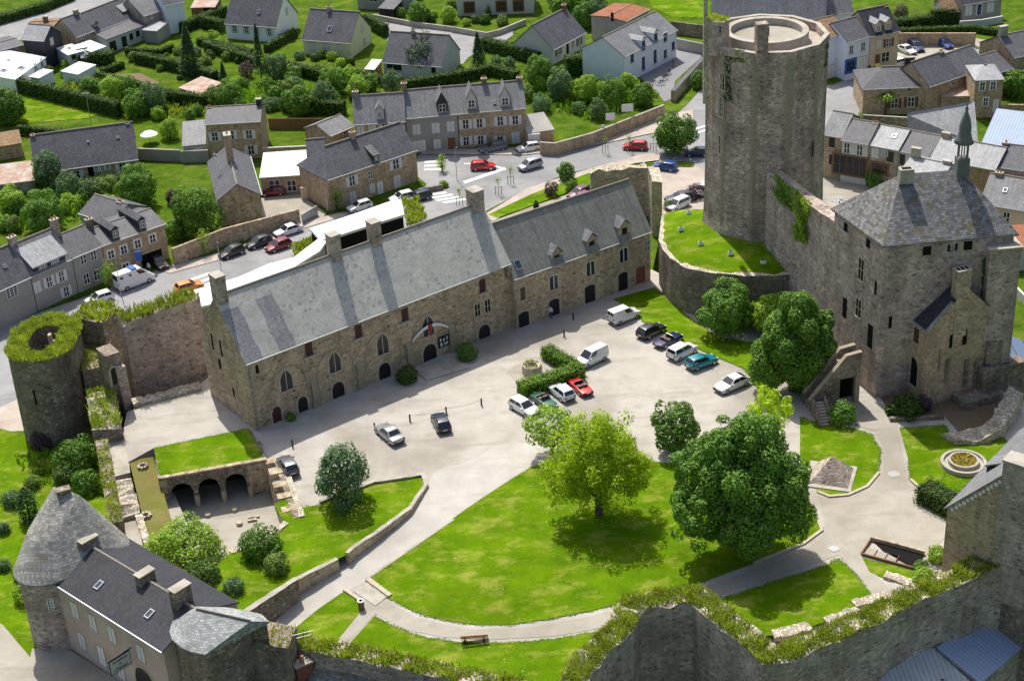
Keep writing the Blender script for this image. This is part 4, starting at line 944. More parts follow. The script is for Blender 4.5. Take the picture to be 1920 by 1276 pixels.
# ---------------------------------------------------------------- ruins, left: round tower, curtain, piers
tc = np.array([-53.6, 166.2]); RT = thing('round_tower', 'round ruined tower with a ring of long grass on its broad top', 'tower', (tc[0], tc[1], -5.5))
Rr = 3.75; y2 = 3.4                                        # horseshoe plan: round in front, straight behind
def shoe(r, dy, n=20): return [(r*math.cos(a), r*math.sin(a)) for a in np.linspace(math.pi, 2*math.pi, n)]+[(r*math.cos(a), dy+r*math.sin(a)) for a in np.linspace(0, math.pi, n)]
m = MB(); O_, I_ = shoe(Rr, y2), shoe(1.7, y2-.4); H0 = 12.4
V = []; n = len(O_)
for (x, y), (u, v) in zip(O_, I_): V += [(x*1.02, y*1.02, -1.5), (x, y, H0), (u, v, H0), (u, v, 4)]
for i in range(n):
    j = (i+1) % n; m.add([V[4*i], V[4*j], V[4*j+1], V[4*i+1]], [(0, 1, 2, 3)], M['darkstone']); m.add([V[4*i+1], V[4*j+1], V[4*j+2], V[4*i+2]], [(0, 1, 2, 3)], M['earth']); m.add([V[4*i+2], V[4*j+2], V[4*j+3], V[4*i+3]], [(0, 1, 2, 3)], M['darkstone'])
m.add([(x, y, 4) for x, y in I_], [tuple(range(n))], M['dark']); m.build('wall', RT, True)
rg = np.random.default_rng(3); Oo, Ii = shoe(Rr+.25, y2), shoe(1.55, y2-.4)
pl = Oo+[Oo[0]]+[Ii[0]]+list(reversed(Ii)); inst('turf', turf_mesh(pl, H0-.05, .4, 190, 'turf', rg, .085), RT)
o = MB(); o.box(.5, .85, 1.6, 2.2, 8, H0+.3, M['rubbletop'])
for i in range(4): o.box(.85, 1.5, .9+.32*i, 1.2+.32*i, H0-1.6+.3*i, H0-1.5+.3*i, M['rubbletop'])
o.build('inner_stair', RT)
face_window(RT, RT.location, tc+np.array([-2.6, -2.8]), tc+np.array([-.6, -3.75]), 64, 745, .45, 1.9, 'slit')
def pxwall(name, label, px, z, zb, th, **k):
    zs = z if hasattr(z, '__len__') else [z]*len(px); return wall(name, label, [xy(x, y, zz) for (x, y), zz in zip(px, zs)], list(zs), zb, th, **k)
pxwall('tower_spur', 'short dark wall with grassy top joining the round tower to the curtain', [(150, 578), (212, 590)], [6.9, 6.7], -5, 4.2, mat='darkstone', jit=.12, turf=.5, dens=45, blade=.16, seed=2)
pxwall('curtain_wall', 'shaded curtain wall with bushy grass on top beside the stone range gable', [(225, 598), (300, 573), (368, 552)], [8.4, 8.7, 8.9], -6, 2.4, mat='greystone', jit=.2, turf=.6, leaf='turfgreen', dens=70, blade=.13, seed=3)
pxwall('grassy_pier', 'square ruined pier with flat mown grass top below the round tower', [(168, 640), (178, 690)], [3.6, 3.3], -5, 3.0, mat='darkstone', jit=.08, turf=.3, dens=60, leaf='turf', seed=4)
AW = Frame('arched_pier', 'tall ruined pier pierced by a dark arched doorway', 'ruin', G(192, 770, 0), G(240, 752, 0), 0)
m = MB(); m.box(1.5, 3.2, -.2, 2.4, -5, 6.6, M['darkstone']); m.box(2.3, 3.3, -.9, -.2, -5, 5.0, M['greystone']); m.build('wall', AW.root)
put_window(AW.root, (2.1, -.22, 3.9), 0, .8, 2.1, 'darkarch')  # dark leaf fills the open arch, its inner shade put into the colour
pxwall('grassy_block', 'broken wall stump with bushy weeds and pale stones on top', [(188, 728), (200, 800)], [1.9, 1.2], -5, 3.2, mat='darkstone', jit=.3, turf=.45, dens=80, leaf='turfgreen', seed=5, top='rubbletop', blade=.1)
pxwall('terrace_wall', 'long straight garden wall with narrow grass top running down to gatehouse', [(190, 825), (218, 978)], [.6, .2], -5, 1.35, mat='darkstone', jit=.06, turf=.22, dens=70, leaf='turf', seed=6)
pxwall('rubble_footing', 'low rubble wall footing across the pale gravel terrace', [(248, 752), (375, 720)], [.35, .4], -1, 1.5, mat='rubbletop', jit=.13, seed=7, step=.5)
sheet('stone_floor', [(200, 820), (236, 800), (244, 885), (215, 893)], -7, M['concrete'], 6.2)
pxwall('rubble_bank', 'broad bank of pale loose stones beside the dry grass strip', [(228, 895), (246, 965)], [-.45, -.5], -5, 1.9, mat='rubbletop', jit=.16, seed=8, step=.45)
pxwall('narrow_rubble_wall', 'narrow pale rubble wall continuing down towards the gatehouse', [(259, 962), (277, 1018)], [-.5, -.6], -5, .7, mat='rubbletop', jit=.12, seed=9, step=.45)
sheet('path', [(232, 970), (256, 966), (272, 1040), (240, 1040)], -5, M['path'], 4.0)
# vaulted cellar with grass roof
VA = Frame('vaulted_cellar', 'ruined vaulted cellar with lawn on its roof and three dark arches', 'ruin', xy(300, 897, .3), xy(496, 862, .3), 0)
L = VA.L; m = MB(); bays = [(2.05+2.85*i, 2.3) for i in range(3)]; zf = -3.8; bw = 2.85
xs = [.6+bw*i for i in range(4)]; hh = .2-zf
for i, (c, w) in enumerate(bays):
    c = .6+bw*(i+.5); oo = arch_out(w, 3.05, 'round', 12); out = []
    for x, z in oo:
        x2 = max(-bw/2, min(bw/2, x*bw/w*1.0)); out.append((x, z))
    top = hh-3.05/2; O2 = [(-bw/2, -3.05/2)]
    N_ = len(oo)-2
    for k_ in range(N_):
        t = k_/(N_-1); s = t*(2*1.6+bw)
        if s < 1.6: O2.append((-bw/2, -3.05/2+(3.05*.5)+(top-0)*(s/1.6)))
        elif s < 1.6+bw: O2.append((-bw/2+(s-1.6), top))
        else: O2.append((bw/2, top-(top)*((s-1.6-bw)/1.6)))
    O2.append((bw/2, -3.05/2)); sub = MB(); ring(sub, O2, oo, 0, .9, M['darkstone'])
    m.add([(x+c, y, z+zf+3.05/2) for x, y, z in sub.v], sub.f, M['darkstone'])
m.box(-.2, .6, 0, .9, zf, .2, M['rubble']); m.box(.6+3*bw, L+.1, 0, .9, zf, .2, M['rubble']); m.build('arcade', VA.root)
m = MB(); m.box(-.2, .3, .9, 4.2, zf, .2, M['darkstone']); m.box(L-.5, L+.1, .9, 4.2, zf, .2, M['darkstone']); m.box(.3, L-.5, 3.7, 4.2, zf, .0, M['dark']); m.build('inner_wall', VA.root)  # back wall near-black: the cellar's inner shade is put into its colour
pts = [VA.loc((*xy(x, y, .3), .3)) for x, y in [(300, 897), (496, 862), (466, 804), (289, 840)]]
m = MB(); m.prism([(p[0], p[1]) for p in pts], .0, .34, M['rubble'], M['grass']); m.build('grass_roof', VA.root)
m = MB(); m.extx([(-.12, .2), (.4, .2), (.4, .42), (-.12, .42)], -.2, L+.2, M['rubble']); m.build('coping', VA.root)
for i in range(4):
    x = .6+bw*i; m = MB(); m.tube([(x, -.2, zf), (x, -.2, zf+1.3)], .3, M['dress'], 10); m.build('pier', VA.root)
# pit side walls with niches
NW = Frame('niche_wall', 'thick cellar side wall with a row of notched window niches', 'ruin', xy(496, 862, 0), xy(534, 976, 0), 0)
m = MB(); L = NW.L; nb = 5
for i in range(nb):
    x0 = L*i/nb; x1 = x0+L/nb*.42; x2 = L*(i+1)/nb
    m.box(x0, x1, 0, 1.5, -4, .12+.1*(i % 2), M['rubble']); m.box(x1, x2, .9, 1.5, -4, .1, M['darkstone']); m.box(x1, x2, 0, .9, -4, -1.6, M['darkstone'])
m.build('wall', NW.root); m = MB(); m.box(-.1, L+.1, 1.5, 2.1, -1, .2, M['rubbletop']); m.build('coping', NW.root)
pxwall('cellar_edge_wall', 'low pale rubble edging wall between cellar floor and lawn', [(536, 978), (500, 1011), (432, 1034)], .15, -4, .7, mat='rubble', jit=.08, top='rubbletop', seed=11, step=.5)
for i, (px, py, lb) in enumerate([(390, 967, 'small round pillar stump nearest the cellar arches'), (440, 957, 'pillar stump beside the bright side of the cellar floor'), (449, 983, 'pillar stump nearest the cellar floor shrubs')]):
    p = G(px, py, -3.8); m = MB(); m.lathe([(.0, .34), (.3, .34), (.34, .3), (.34, -.05)], M['dress'], 10); o = m.build('pillar_stump', None); o.location = p; tag(o, lb, 'pillar stump', 'pillar stumps on the cellar floor')
o = MB(); o.obox((0, 0, .12), (1.0, .35, .22), .2, M['rubbletop']); o.obox((.1, .6, .1), (1.2, .3, .2), .1, M['rubbletop']); o = o.build('stone_slab'); o.location = G(473, 976, -3.8); tag(o, 'broken pale stone slabs lying on the cellar floor near the niches', 'stone slabs')
for i, (px, py, lb) in enumerate([(268, 876, 'ring of old stones at upper end of the dry grass strip'), (274, 968, 'ring of old stones at lower end of the dry grass strip')]):
    p = G(px, py, -.9); m = MB()
    for k in range(8): a_ = k*.785; m.obox((.45*math.cos(a_), .45*math.sin(a_), .15), (.3, .24, .34), a_, M['greystone'])
    o = m.build('stone_ring'); o.location = p; tag(o, lb, 'stone ring')
# ---------------------------------------------------------------- keep on its mound
KC = np.array([32.3, 189.4]); KR = 7.3; KZ = 6.0; KT = 31.0
view = math.atan2(-KC[1], -KC[0]); angs = [view+math.radians(-75+32.73*i) for i in range(11)]       # anticlockwise from above: left to right in view
KV = [KC+KR*np.array([math.cos(t), math.sin(t)]) for t in angs]
KEEP = thing('polygonal_keep', 'tall eleven sided stone keep with round drum and turret on top', 'keep', (KC[0], KC[1], KZ))
def poly11(r): return [(r*math.cos(t), r*math.sin(t)) for t in angs]
H = KT-KZ; m = MB(); n = 11
prof = [(1.12, -1.5), (1.06, .6), (1.02, 3.0), (1.0, 10), (1.0, H-.9), (1.02, H-.85), (1.02, H)]
rings_ = [[(KR*r*math.cos(t), KR*r*math.sin(t), z) for t in angs] for r, z in prof]
for i in range(len(prof)-1):
    for k in range(n): m.add([rings_[i][k], rings_[i][(k+1) % n], rings_[i+1][(k+1) % n], rings_[i+1][k]], [(0, 1, 2, 3)], M['keep'])
m.build('wall', KEEP)
m = MB()
for k in range(n):
    for z in np.arange(1.2, H-1.2, .62):
        w_ = .34+.2*((int(z/.62)+k) % 2); x, y, _ = rings_[3][k]; s_ = 1.03-.028*min(1, z/8)
        for d_ in (-1, 1):
            a_ = np.array(rings_[3][(k+d_) % n][:2])-np.array([x, y]); a_ /= np.linalg.norm(a_); q0 = np.array([x, y])*s_*1.004; q1 = q0+a_*w_
            m.add([(*q0, z), (*q1, z), (*q1, z+.56), (*q0, z+.56)], [(0, 1, 2, 3) if d_ > 0 else (3, 2, 1, 0)], M['rubblearch'])
m.build('quoin', KEEP)
m = MB(); po, pi_ = poly11(KR*1.02), poly11(KR*.935)
for k in range(n):
    j = (k+1) % n; m.add([(*po[k], H), (*po[j], H), (*pi_[j], H), (*pi_[k], H)], [(0, 1, 2, 3)], M['concrete']); m.add([(*pi_[k], H), (*pi_[j], H), (*pi_[j], H-1), (*pi_[k], H-1)], [(0, 1, 2, 3)], M['keep'])
m.build('parapet', KEEP)
m = MB(); m.add([(x, y, H-1) for x, y in poly11(KR*.94)], [tuple(range(n))], M['pave']); m.build('walkway', KEEP)
m = MB(); d = KR*.685; m.lathe([(d, H-1.0), (d, H+.45), (d-.75, H+.45), (d-.75, H-.45)], M['concrete'], 40); m.build('drum', KEEP, True).data.polygons.foreach_set('use_smooth', [False]*120)
m = MB(); m.lathe([(d-.74, H-.4), (0, H-.32)], M['path'], 40); m.tube([(.3, 0, H-.3), (.3, 0, H+.7)], .06, M['iron']); m.build('drum_floor', KEEP)
tp = G(1347, 62, KT+1.2)[:2]-KC; m = MB()
m.prism([(tp[0]+1.35*math.cos(t), tp[1]+1.35*math.sin(t)) for t in np.linspace(.3, 2*math.pi+.3, 9)[:-1]], H-1.2, H+2.9, M['greystone']); m.build('turret', KEEP)
inst('turf', turf_mesh([(tp[0]+1.3*math.cos(t), tp[1]+1.3*math.sin(t)) for t in np.linspace(0, 2*math.pi, 9)[:-1]], H+2.88, .3, 60, 'turf'), KEEP)
t2 = tp+np.array([-1.5, .2]); m = MB(); m.obox((t2[0], t2[1], H-1), (.5, .6, 13), 0, M['rubbletop']); m.build('corner_shaft', KEEP)
face_window(KEEP, KEEP.location, KC+tp+np.array([.0, -1.32]), KC+tp+np.array([1.32, -.0])+.0001, 1352, 55, .5, .7, 'slit')
cp = G(1427, 98, KT)[:2]-KC; m = MB(); m.obox((cp[0], cp[1], H+1.2), (1.35, 1.2, 4.6), .1, M['keep']); m.build('chimney_stub', KEEP)
for i, f, px, py, w, h, st in [(0, 0, 1355, 152, 1.0, 2.1, 'archwin'), (0, 0, 1353, 201, .95, 2.4, 'cross'), (0, 0, 1351, 272, .85, 2.3, 'cross'), (0, 0, 1348, 350, 1.15, 2.4, 'archwin'), (1, 1, 1384, 343, 1.2, 1.6, 'cross'), (4, 4, 1524, 280, .3, 1.9, 'slit')]:
    face_window(KEEP, KEEP.location, KV[f], KV[f+1], px, py, w, h, st)
def kf(f, s, z): p = KV[f]*(1-s)+KV[f+1]*s-KC; return (p[0], p[1], z-KZ)
for f, s0, s1, z0, z1, nn, lf in [(1, .02, .3, 24.5, 30.9, 240, 'ivydark'), (4, .6, 1.0, 27, 30.9, 160, 'ivydark'), (1, .3, .7, 29.6, 31.1, 160, 'ivy')]:
    ivy(KEEP, [kf(f, s0, z0), kf(f, s1, z0), kf(f, s1, z1), kf(f, s0, z1)], nn, lf, .28, bulge=.12)
# mound and its retaining wall
mw = [(1246, 400), (1240, 452), (1248, 468), (1261, 484), (1292, 502), (1340, 511), (1400, 516), (1484, 514)]
MWT = [xy(x, y, 6.0) for x, y in mw]
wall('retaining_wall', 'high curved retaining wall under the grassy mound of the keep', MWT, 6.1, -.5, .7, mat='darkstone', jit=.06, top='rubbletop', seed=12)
bm = MB(); ringA = [np.array([*p, 6.05]) for p in MWT]; cK = np.array([KC[0], KC[1]])
NR = 6; V = []
for q in ringA+[np.array([*(KC+np.array([13, -2])), 6.0]), np.array([*(KC+np.array([10, 14])), -5.9]), np.array([*(KC+np.array([-6, 14])), -5.9]), np.array([*(KC+np.array([-13.5, 8])), -5.9])]:
    e = KC+(q[:2]-KC)/np.linalg.norm(q[:2]-KC)*KR*.98; ze = 7.2
    for i in range(NR+1):
        t = i/NR; V.append((q[0]*(1-t)+e[0]*t, q[1]*(1-t)+e[1]*t, q[2]*(1-t)+ze*t+.25*math.sin(t*math.pi)))
nq = len(V)//(NR+1); F = []
for i in range(nq):
    j = (i+1) % nq
    for k_ in range(NR): F.append((i*(NR+1)+k_, j*(NR+1)+k_, j*(NR+1)+k_+1, i*(NR+1)+k_+1))
bm.add(V, F, M['grass']); tag(bm.build('mound', None, True), None, None, None, 'structure')
for i, (px, py, lb) in enumerate([(1292, 398, 'white floodlight box on the mound nearest the keep foot'), (1277, 428, 'white floodlight box on the left slope of the mound'), (1314, 455, 'white floodlight box inside the curved line on the mound'), (1370, 473, 'white floodlight box at the edge of the keep shadow'), (1431, 489, 'white floodlight box within the keep shadow on the mound')]):
    p = G(px, py, 7.15); m = MB(); m.box(-.3, .3, -.2, .2, -.3, .12, M['paint']); m.box(-.26, .26, -.16, .16, .12, .16, M['skyglass']); o = m.build('floodlight'); o.location = p; tag(o, lb, 'floodlight', 'floodlights on the keep mound')
# ---------------------------------------------------------------- curtain wall and great square tower
K0, L0, R0 = np.array([39.6, 155.8]), np.array([36.45, 165.1]), np.array([53.5, 156.85])
TW = thing('square_tower', 'massive square stone tower with hipped stone slab roof and lantern', 'tower', (K0[0], K0[1], 0))
def tl(p): return (p[0]-K0[0], p[1]-K0[1])
foot = [K0, R0, R0+(L0-K0)*1.05, L0+(L0-K0)*.05]; m = MB(); m.prism([tl(p) for p in foot], -6, 18.35, M['greystone']); m.build('wall', TW)
c4 = np.mean(foot, 0); eav = [tl(c4+(p-c4)*1.05) for p in foot]
r1, r2 = G(1690, 326, 24.0), G(1803, 318, 24.0); m = MB(); m.hull([(*p, 18.36) for p in eav]+[(*p, 18.55) for p in eav]+[(*tl(r1), 24.0), (*tl(r2), 24.0)], M['shingle_dark']); TWroof = m.build('roof', TW)
ch = G(1699, 322, 24.6); m = MB(); q = tl(ch); m.obox((q[0], q[1], 24.2), (1.5, 1.0, 1.6), .05, M['concrete']); m.obox((q[0], q[1], 25.02), (1.0, .5, .06), .05, M['dark']); m.build('chimney', TW)
lp = np.array(tl(r2)); m = MB(); m.obox((lp[0], lp[1], 24.4), (1.3, 1.3, 2.0), 0, M['lead'])
LN = m.build('lantern', TW)
m = MB()
for k in range(6): a_ = k*math.pi/3; m.tube([(lp[0]+.55*math.cos(a_), lp[1]+.55*math.sin(a_), 25.3), (lp[0]+.55*math.cos(a_), lp[1]+.55*math.sin(a_), 27.2)], .07, M['lead'], 5)
m.build('post', LN)
m = MB(); m.lathe([(.1, 27.15), (1.05, 27.1), (.85, 27.5), (.66, 28.2), (.64, 29.0), (.5, 29.7), (.3, 30.2), (.14, 30.6), (.2, 30.9), (.05, 31.2), (.03, 32.4), (0, 32.45)], M['lead'], 12, lp); m.build('dome', LN, True)
for px, py, w, h, st in [(1738, 470, .9, 1.0, 'slit'), (1815, 460, .9, 1.0, 'slit'), (1779, 465, .25, .8, 'slit'), (1793, 463, .25, .8, 'slit'), (1669, 604, .35, 1.4, 'slit')]: face_window(TW, TW.location, K0, R0, px, py, w, h, st)
for px, py, w, h, st in [(1586, 426, .7, 1.0, 'slit'), (1628, 456, .7, 1.0, 'slit'), (1615, 505, 1.1, 2.6, 'cross'), (1584, 577, .8, 2.4, 'slit'), (1610, 577, 1.1, 2.2, 'cross'), (1632, 630, 1.1, 2.9, 'darkdoor'), (1642, 540, .35, 1.6, 'slit')]: face_window(TW, TW.location, L0+(L0-K0), K0, px, py, w, h, st)
m = MB(); bq = np.array(tl(R0)); m.obox((bq[0]-1.2, bq[1]+.4, 5.7), (3.4, 3.2, 23.2), .07, M['greystone']); m.obox((bq[0]-1.2, bq[1]+.4, 17.42), (3.7, 3.5, .18), .07, M['concrete']); m.build('corner_turret', TW)
ivy(TW, [(bq[0]-3.1, bq[1]-.2, 9), (bq[0]-2.7, bq[1]-.3, 9), (bq[0]-2.7, bq[1]-.3, 16), (bq[0]-3.1, bq[1]-.2, 16)], 220, 'ivydark', .3, bulge=.15)
cu = (KC+np.array([2.0, -5.5])); d_ = L0-K0; d_ /= np.linalg.norm(d_); nrm = np.array([-d_[1], d_[0]]); w0 = L0-nrm*1.0; w1 = L0+d_*16.3-nrm*1.0
CW = wall('high_curtain_wall', 'high curtain wall draped with ivy between keep and square tower', [w0+d_*.3, w0+d_*8, w1], [17.0, 16.6, 16.8], -6, 1.9, mat='greystone', jit=.05, seed=14, top='greystone')
cl = np.array(CW.location[:2])
def cwp(t, z, off=.98): p = w0+d_*t+nrm*off-cl; return (p[0], p[1], z)
ivy(CW, [cwp(8.6, 11.8), cwp(6.0, 11.8), cwp(5.2, 17.4), cwp(9.2, 17.6)], 2200, 'ivylime', .3, bulge=.9)
ivy(CW, [cwp(14.2, 15.0), cwp(8.8, 14.4), cwp(8.4, 17.6), cwp(14.6, 17.6)], 1600, 'ivy', .3, bulge=.6)
wp = w0+d_*4-nrm*1.7; o = MB()
for k in range(12): a_ = k*math.pi/6; o.obox((.55*math.cos(a_), .55*math.sin(a_), .12*math.sin(k)), (1.0, .16, .05), a_, M['zinc'])
o.tube([(0, 0, -1.4), (0, 0, .2)], .06, M['iron']); o = o.build('metal_palm_fan'); o.location = (wp[0], wp[1], 17.6); tag(o, 'silvery star of metal blades standing on the curtain wall walk', 'ornament')
# gabled annex in front of the tower
AN = House('gabled_annex', 'ruinous gabled stone annex with tall chimney leaning on the square tower', 'castle building', (1700, 587), (1743, 621), 9.3, 8.6, 'tanstone', 'slate_dark', 4.4, z0=0, over=.15, below=5, gover=.05)
AN.win(1719, 628, 1.0, 1.8, 'bars')
m = MB(); x = AN.L; m.box(x-1.0, x+.06, AN.d/2-1.35, AN.d/2+.25, AN.e-1.5, AN.e+AN.rise+1.9, M['rubble']); m.box(x-1.06, x+.12, AN.d/2-1.42, AN.d/2+.32, AN.e+AN.rise+1.9, AN.e+AN.rise+2.05, M['concrete'])
for i in range(3): m.box(x-.8, x-.15, AN.d/2-1.2+i*.5, AN.d/2-.9+i*.5, AN.e+AN.rise+2.04, AN.e+AN.rise+2.07, M['dark'])
m.build('chimney', AN.root)
m = MB(); k_ = AN.rise/(AN.d/2)
m.extx([(-.2, AN.e-.15), (2.6, AN.e+2.6*k_), (2.6, AN.e+2.6*k_+.25), (-.2, AN.e+.12)], AN.L-.35, AN.L+.12, M['shingle']); m.build('verge_coping', AN.root)
for px, py, w, h in [(1783, 640, .35, 1.6), (1809, 632, .5, 1.8)]: AN.win(px, py, w, h, 'slit', 'right')
for y, z, w, h in [(1.5, 5.6, .12, 2.6), (2.6, 3.8, .5, 3.0), (5.0, 3.0, .4, 3.4), (6.5, 2.4, .9, 4.2)]:
    m = MB(); m.box(AN.L-.05, AN.L+.1+.12*(y > 4), y-w/2, y+w/2, z-h/2, z+h/2, M['darkstone']); m.build('broken_jamb', AN.root)
m = MB(); m.box(AN.L-.6, AN.L+.5, 7.2, AN.d+1.4, -5, 6.4, M['darkstone']); m.box(AN.L-.2, AN.L+1.4, 6.4, AN.d+3.2, -5, 3.6, M['darkstone']); m.box(AN.L, AN.L+2.6, 3.4, AN.d+2.2, -5, .9, M['darkstone']); m.build('buttress', AN.root)
put_window(AN.root, (AN.L*.45, 0, 3.2), 0, 1.9, 3.4, 'archwin')
ax, ay = AN.o[:2]
# outer stair up to the tower door, with arch under it
s0, s1 = np.array(xy(1520, 708, 0)), K0+nrm*1.6+(K0-L0)*-.05
ST = Frame('outer_stair', 'stone outer stair rising beside the square tower to its first floor door', 'stair', G(1518, 770, 0), (K0+nrm*2.3-d_*.1), 0)
L = ST.L; m = MB(); h1 = 5.6
m.add([(0, 0, 0), (L-2.2, 0, 0), (L-2.2, 0, h1-1.2), (0, 0, .4), (0, 1.9, 0), (L-2.2, 1.9, 0), (L-2.2, 1.9, h1-1.2), (0, 1.9, .4)], [(0, 1, 2, 3), (7, 6, 5, 4), (3, 2, 6, 7), (1, 5, 6, 2), (0, 3, 7, 4)], M['darkstone'])
m.box(L-2.2, L+.2, 0, 1.9, h1-2.3, h1-.4, M['darkstone']); m.box(L-3.1, L-2.1, .1, 1.8, -1, h1-2.2, M['darkstone']); m.box(L-2.1, L+.2, 1.5, 1.9, -1, h1-2.2, M['dark']); m.box(L-.35, L+.2, 0, .6, -2, h1-2.3, M['rubblearch']); m.build('flight', ST.root)  # near-black panel under the landing: passage shade put into its colour
for y, nm in ((-.12, 'parapet'), (1.55, 'parapet')):
    m = MB(); V = []
    for (x, z) in [(0, .4), (L-1.6, h1-.4), (L+.2, h1-.2)]: V += [(x, y, z-.5), (x, y, z+.9), (x, y+.4, z+.9), (x, y+.4, z-.5)]
    m.add(V, [(4*i+a_, 4*i+4+a_, 4*i+4+b_, 4*i+b_) for i in range(2) for a_, b_ in ((0, 1), (1, 2), (2, 3), (3, 0))]+[(0, 1, 2, 3), (11, 10, 9, 8)], M['darkstone']); m.build(nm, ST.root)
    m = MB(); V = []
    for (x, z) in [(-.05, 1.3), (L-1.6, h1+.5), (L+.2, h1+.7)]: V += [(x, y-.06, z), (x, y-.06, z+.12), (x, y+.46, z+.12), (x, y+.46, z)]
    m.add(V, [(4*i+a_, 4*i+4+a_, 4*i+4+b_, 4*i+b_) for i in range(2) for a_, b_ in ((0, 1), (1, 2), (2, 3), (3, 0))]+[(0, 1, 2, 3), (11, 10, 9, 8)], M['rubblearch']); m.build('coping', ST.root)
GS = Frame('garden_steps', 'narrow flight of pale steps between low walls by the big trees', 'steps', G(1535, 800, 0), G(1562, 797, 0), 0)
m = MB()
for i in range(8): m.box(.25, GS.L-.25, .35*i, .35*i+.34, -.2, .18*(i+1), M['concrete'])
m.build('tread', GS.root); m = MB(); m.extx([(-.2, -.2), (3.0, -.2), (3.0, 2.0), (-.2, .45)], 0, .24, M['darkstone']); m.extx([(-.2, -.2), (3.0, -.2), (3.0, 2.0), (-.2, .45)], GS.L-.24, GS.L, M['darkstone']); m.build('side_wall', GS.root)
pxwall('ruined_footing', 'sunlit jagged footing wall along the right hand lawn', [(1775, 806), (1797, 818), (1845, 812), (1868, 795), (1905, 735)], [.5, .6, .7, 1.3, 2.2], -3, 1.7, mat='rubbletop', jit=.28, seed=15, step=.6)
for q_, lb_ in (((1564, 1028), 'iron manhole cover at the foot of the shaded path'), ((1676, 889), 'iron manhole cover in the sandy path by the pyramid lawn')):
    p = GC(*q_); m = MB(); m.lathe([(.62, .0), (.62, .05), (.5, .05), (.5, .04), (0, .04)], M['concrete'], 16); m.lathe([(.44, .04), (.44, .055), (0, .055)], M['zinc'], 16); o = m.build('manhole_cover'); o.location = (p[0], p[1], p[2]+.01); tag(o, lb_, 'manhole cover')
sheet('border_soil', [(1652, 745), (1672, 780), (1770, 777), (1800, 812), (1850, 806), (1915, 730), (1900, 690), (1700, 700)], .0, M['soil'], .06)
pxwall('low_border_wall', 'low shaded wall under the shrubs at the foot of the annex', [(1668, 782), (1770, 778)], .45, -1, .4, mat='darkstone', seed=16)
# blue roofed shed and lawn outside, far right
slabt = thing('steel_shed', 'low shed with dark steel blue roof right of the square tower', 'shed', (*xy(1890, 680, -2), -6))
slab(slabt, [(1856, 618), (1882, 622), (1920, 640), (1980, 655), (1980, 720), (1925, 708), (1858, 660)], -2.2, .25, -6, 'bluemetal', 'greyren', np.array(slabt.location[:2]))
# ---------------------------------------------------------------- house with dormer, lower right
BR = House('corner_lodge', 'stone lodge with steep slate roof at the right edge of the court', 'house', (1915, 806), (1776, 951), 7.2, 5.1, 'tanstone', 'slate_pale', 5.6, z0=0, over=.3, below=6, gover=.1, mono=True)
BR.dormer(1842, 915, 1.8, 1.3, .9, 'slate_dark', 'slate_dark', 'dark', .9, (1.0, .9)) if False else None
m = MB(); yv = 1.5; x0 = BR.L*.62; kk = BR.rise/BR.d; zt = BR.e+yv*kk+.2
m.extx([(yv-.3, zt-1.0), (yv+2.2, zt+1.6), (yv+2.2, zt+.2), (yv, zt-1.3)], x0-1, x0+1, M['slate_dark']); m.add([(x0-1.1, yv-.4, zt+.3), (x0+1.1, yv-.4, zt+.3), (x0+1.1, yv+1.9, zt+1.5), (x0-1.1, yv+1.9, zt+1.5), (x0-1.1, yv-.4, zt+.45), (x0+1.1, yv-.4, zt+.45), (x0+1.1, yv+1.9, zt+1.65), (x0-1.1, yv+1.9, zt+1.65)], [(0,3,2,1),(4,5,6,7),(0,1,5,4),(1,2,6,5),(2,3,7,6),(3,0,4,7)], M['slate_pale']); m.box(x0-.95, x0+.95, yv-.25, yv+1.4, zt-.9, zt+.3, M['slate_dark']); m.build('dormer', BR.root)
m = MB(); m.box(BR.L-1.6, BR.L+.12, BR.d-.3, BR.d+3.0, BR.e-8, BR.e+BR.rise+1.2, M['greystone']); m.box(BR.L-1.7, BR.L+.2, BR.d-.4, BR.d+3.1, BR.e+BR.rise+1.2, BR.e+BR.rise+1.42, M['concrete']); m.build('chimney', BR.root)
m = MB(); n_ = 13
for i in range(n_): y = .4+i*(BR.d-.6)/n_; z = BR.e-.55+y*kk; m.box(BR.L-.02, BR.L+.1, y, y+.22+.1*(i % 2), z, z+.3, M['paint'])
m.build('verge_stones', BR.root)
BL = House('lean_to_lodge', 'lower slate roofed building against the stone lodge at right edge', 'house', (1885, 985), (1990, 960), 4.2, 7, 'greystone', 'slate', 4.0, z0=0, below=6)
# ---------------------------------------------------------------- gatehouse group, lower left
GZ = -3.6
GH = House('gatehouse_inn', 'rendered gatehouse inn with dark slate roof and three chimneys', 'house', (100, 1089), (306, 1219), 7.0, 8.4, 'ochreren', 'slate_dark', (230, 1061), z0=GZ, over=.2, below=3)
for px, py, w, h, st, fl in [(140, 1143, 1.0, 1.75, 'closed', 0), (174, 1167, 1.0, 1.75, 'closed', 0), (210, 1189, 1.0, 1.75, 'closed', 0), (264, 1224, 1.0, 1.75, 'closed', 0), (154, 1201, 1.0, 1.75, 'closed', 0), (191, 1229, .95, 2.2, 'door', 0), (227, 1258, 1.0, 1.75, 'closed', 0)]: GH.win(px, py, w, h, st)
p = GH.on(275, 1290, 'front'); put_window(GH.root, (p[0], 0, 1.4), 0, 2.8, 3.2, 'darkarch')
GH.chimney(163, 1006, .75, 1.8, 'darkstone', pots=0); GH.chimney(270, 1070, .8, 1.7, 'darkstone', pots=0); GH.chimney(336, 1097, .9, 1.8, 'darkstone', pots=0)
GH.skylight(187, 1098, .65, .95); GH.skylight(282, 1152, .65, .95)
sg = GH.on(246, 1213, 'front')
T = thing('hanging_sign', 'pale green hanging inn sign with dark lettering over the gatehouse pavement', 'sign', GH.o+GH.R.T@np.array([sg[0], 0, 0]), GH.rz)
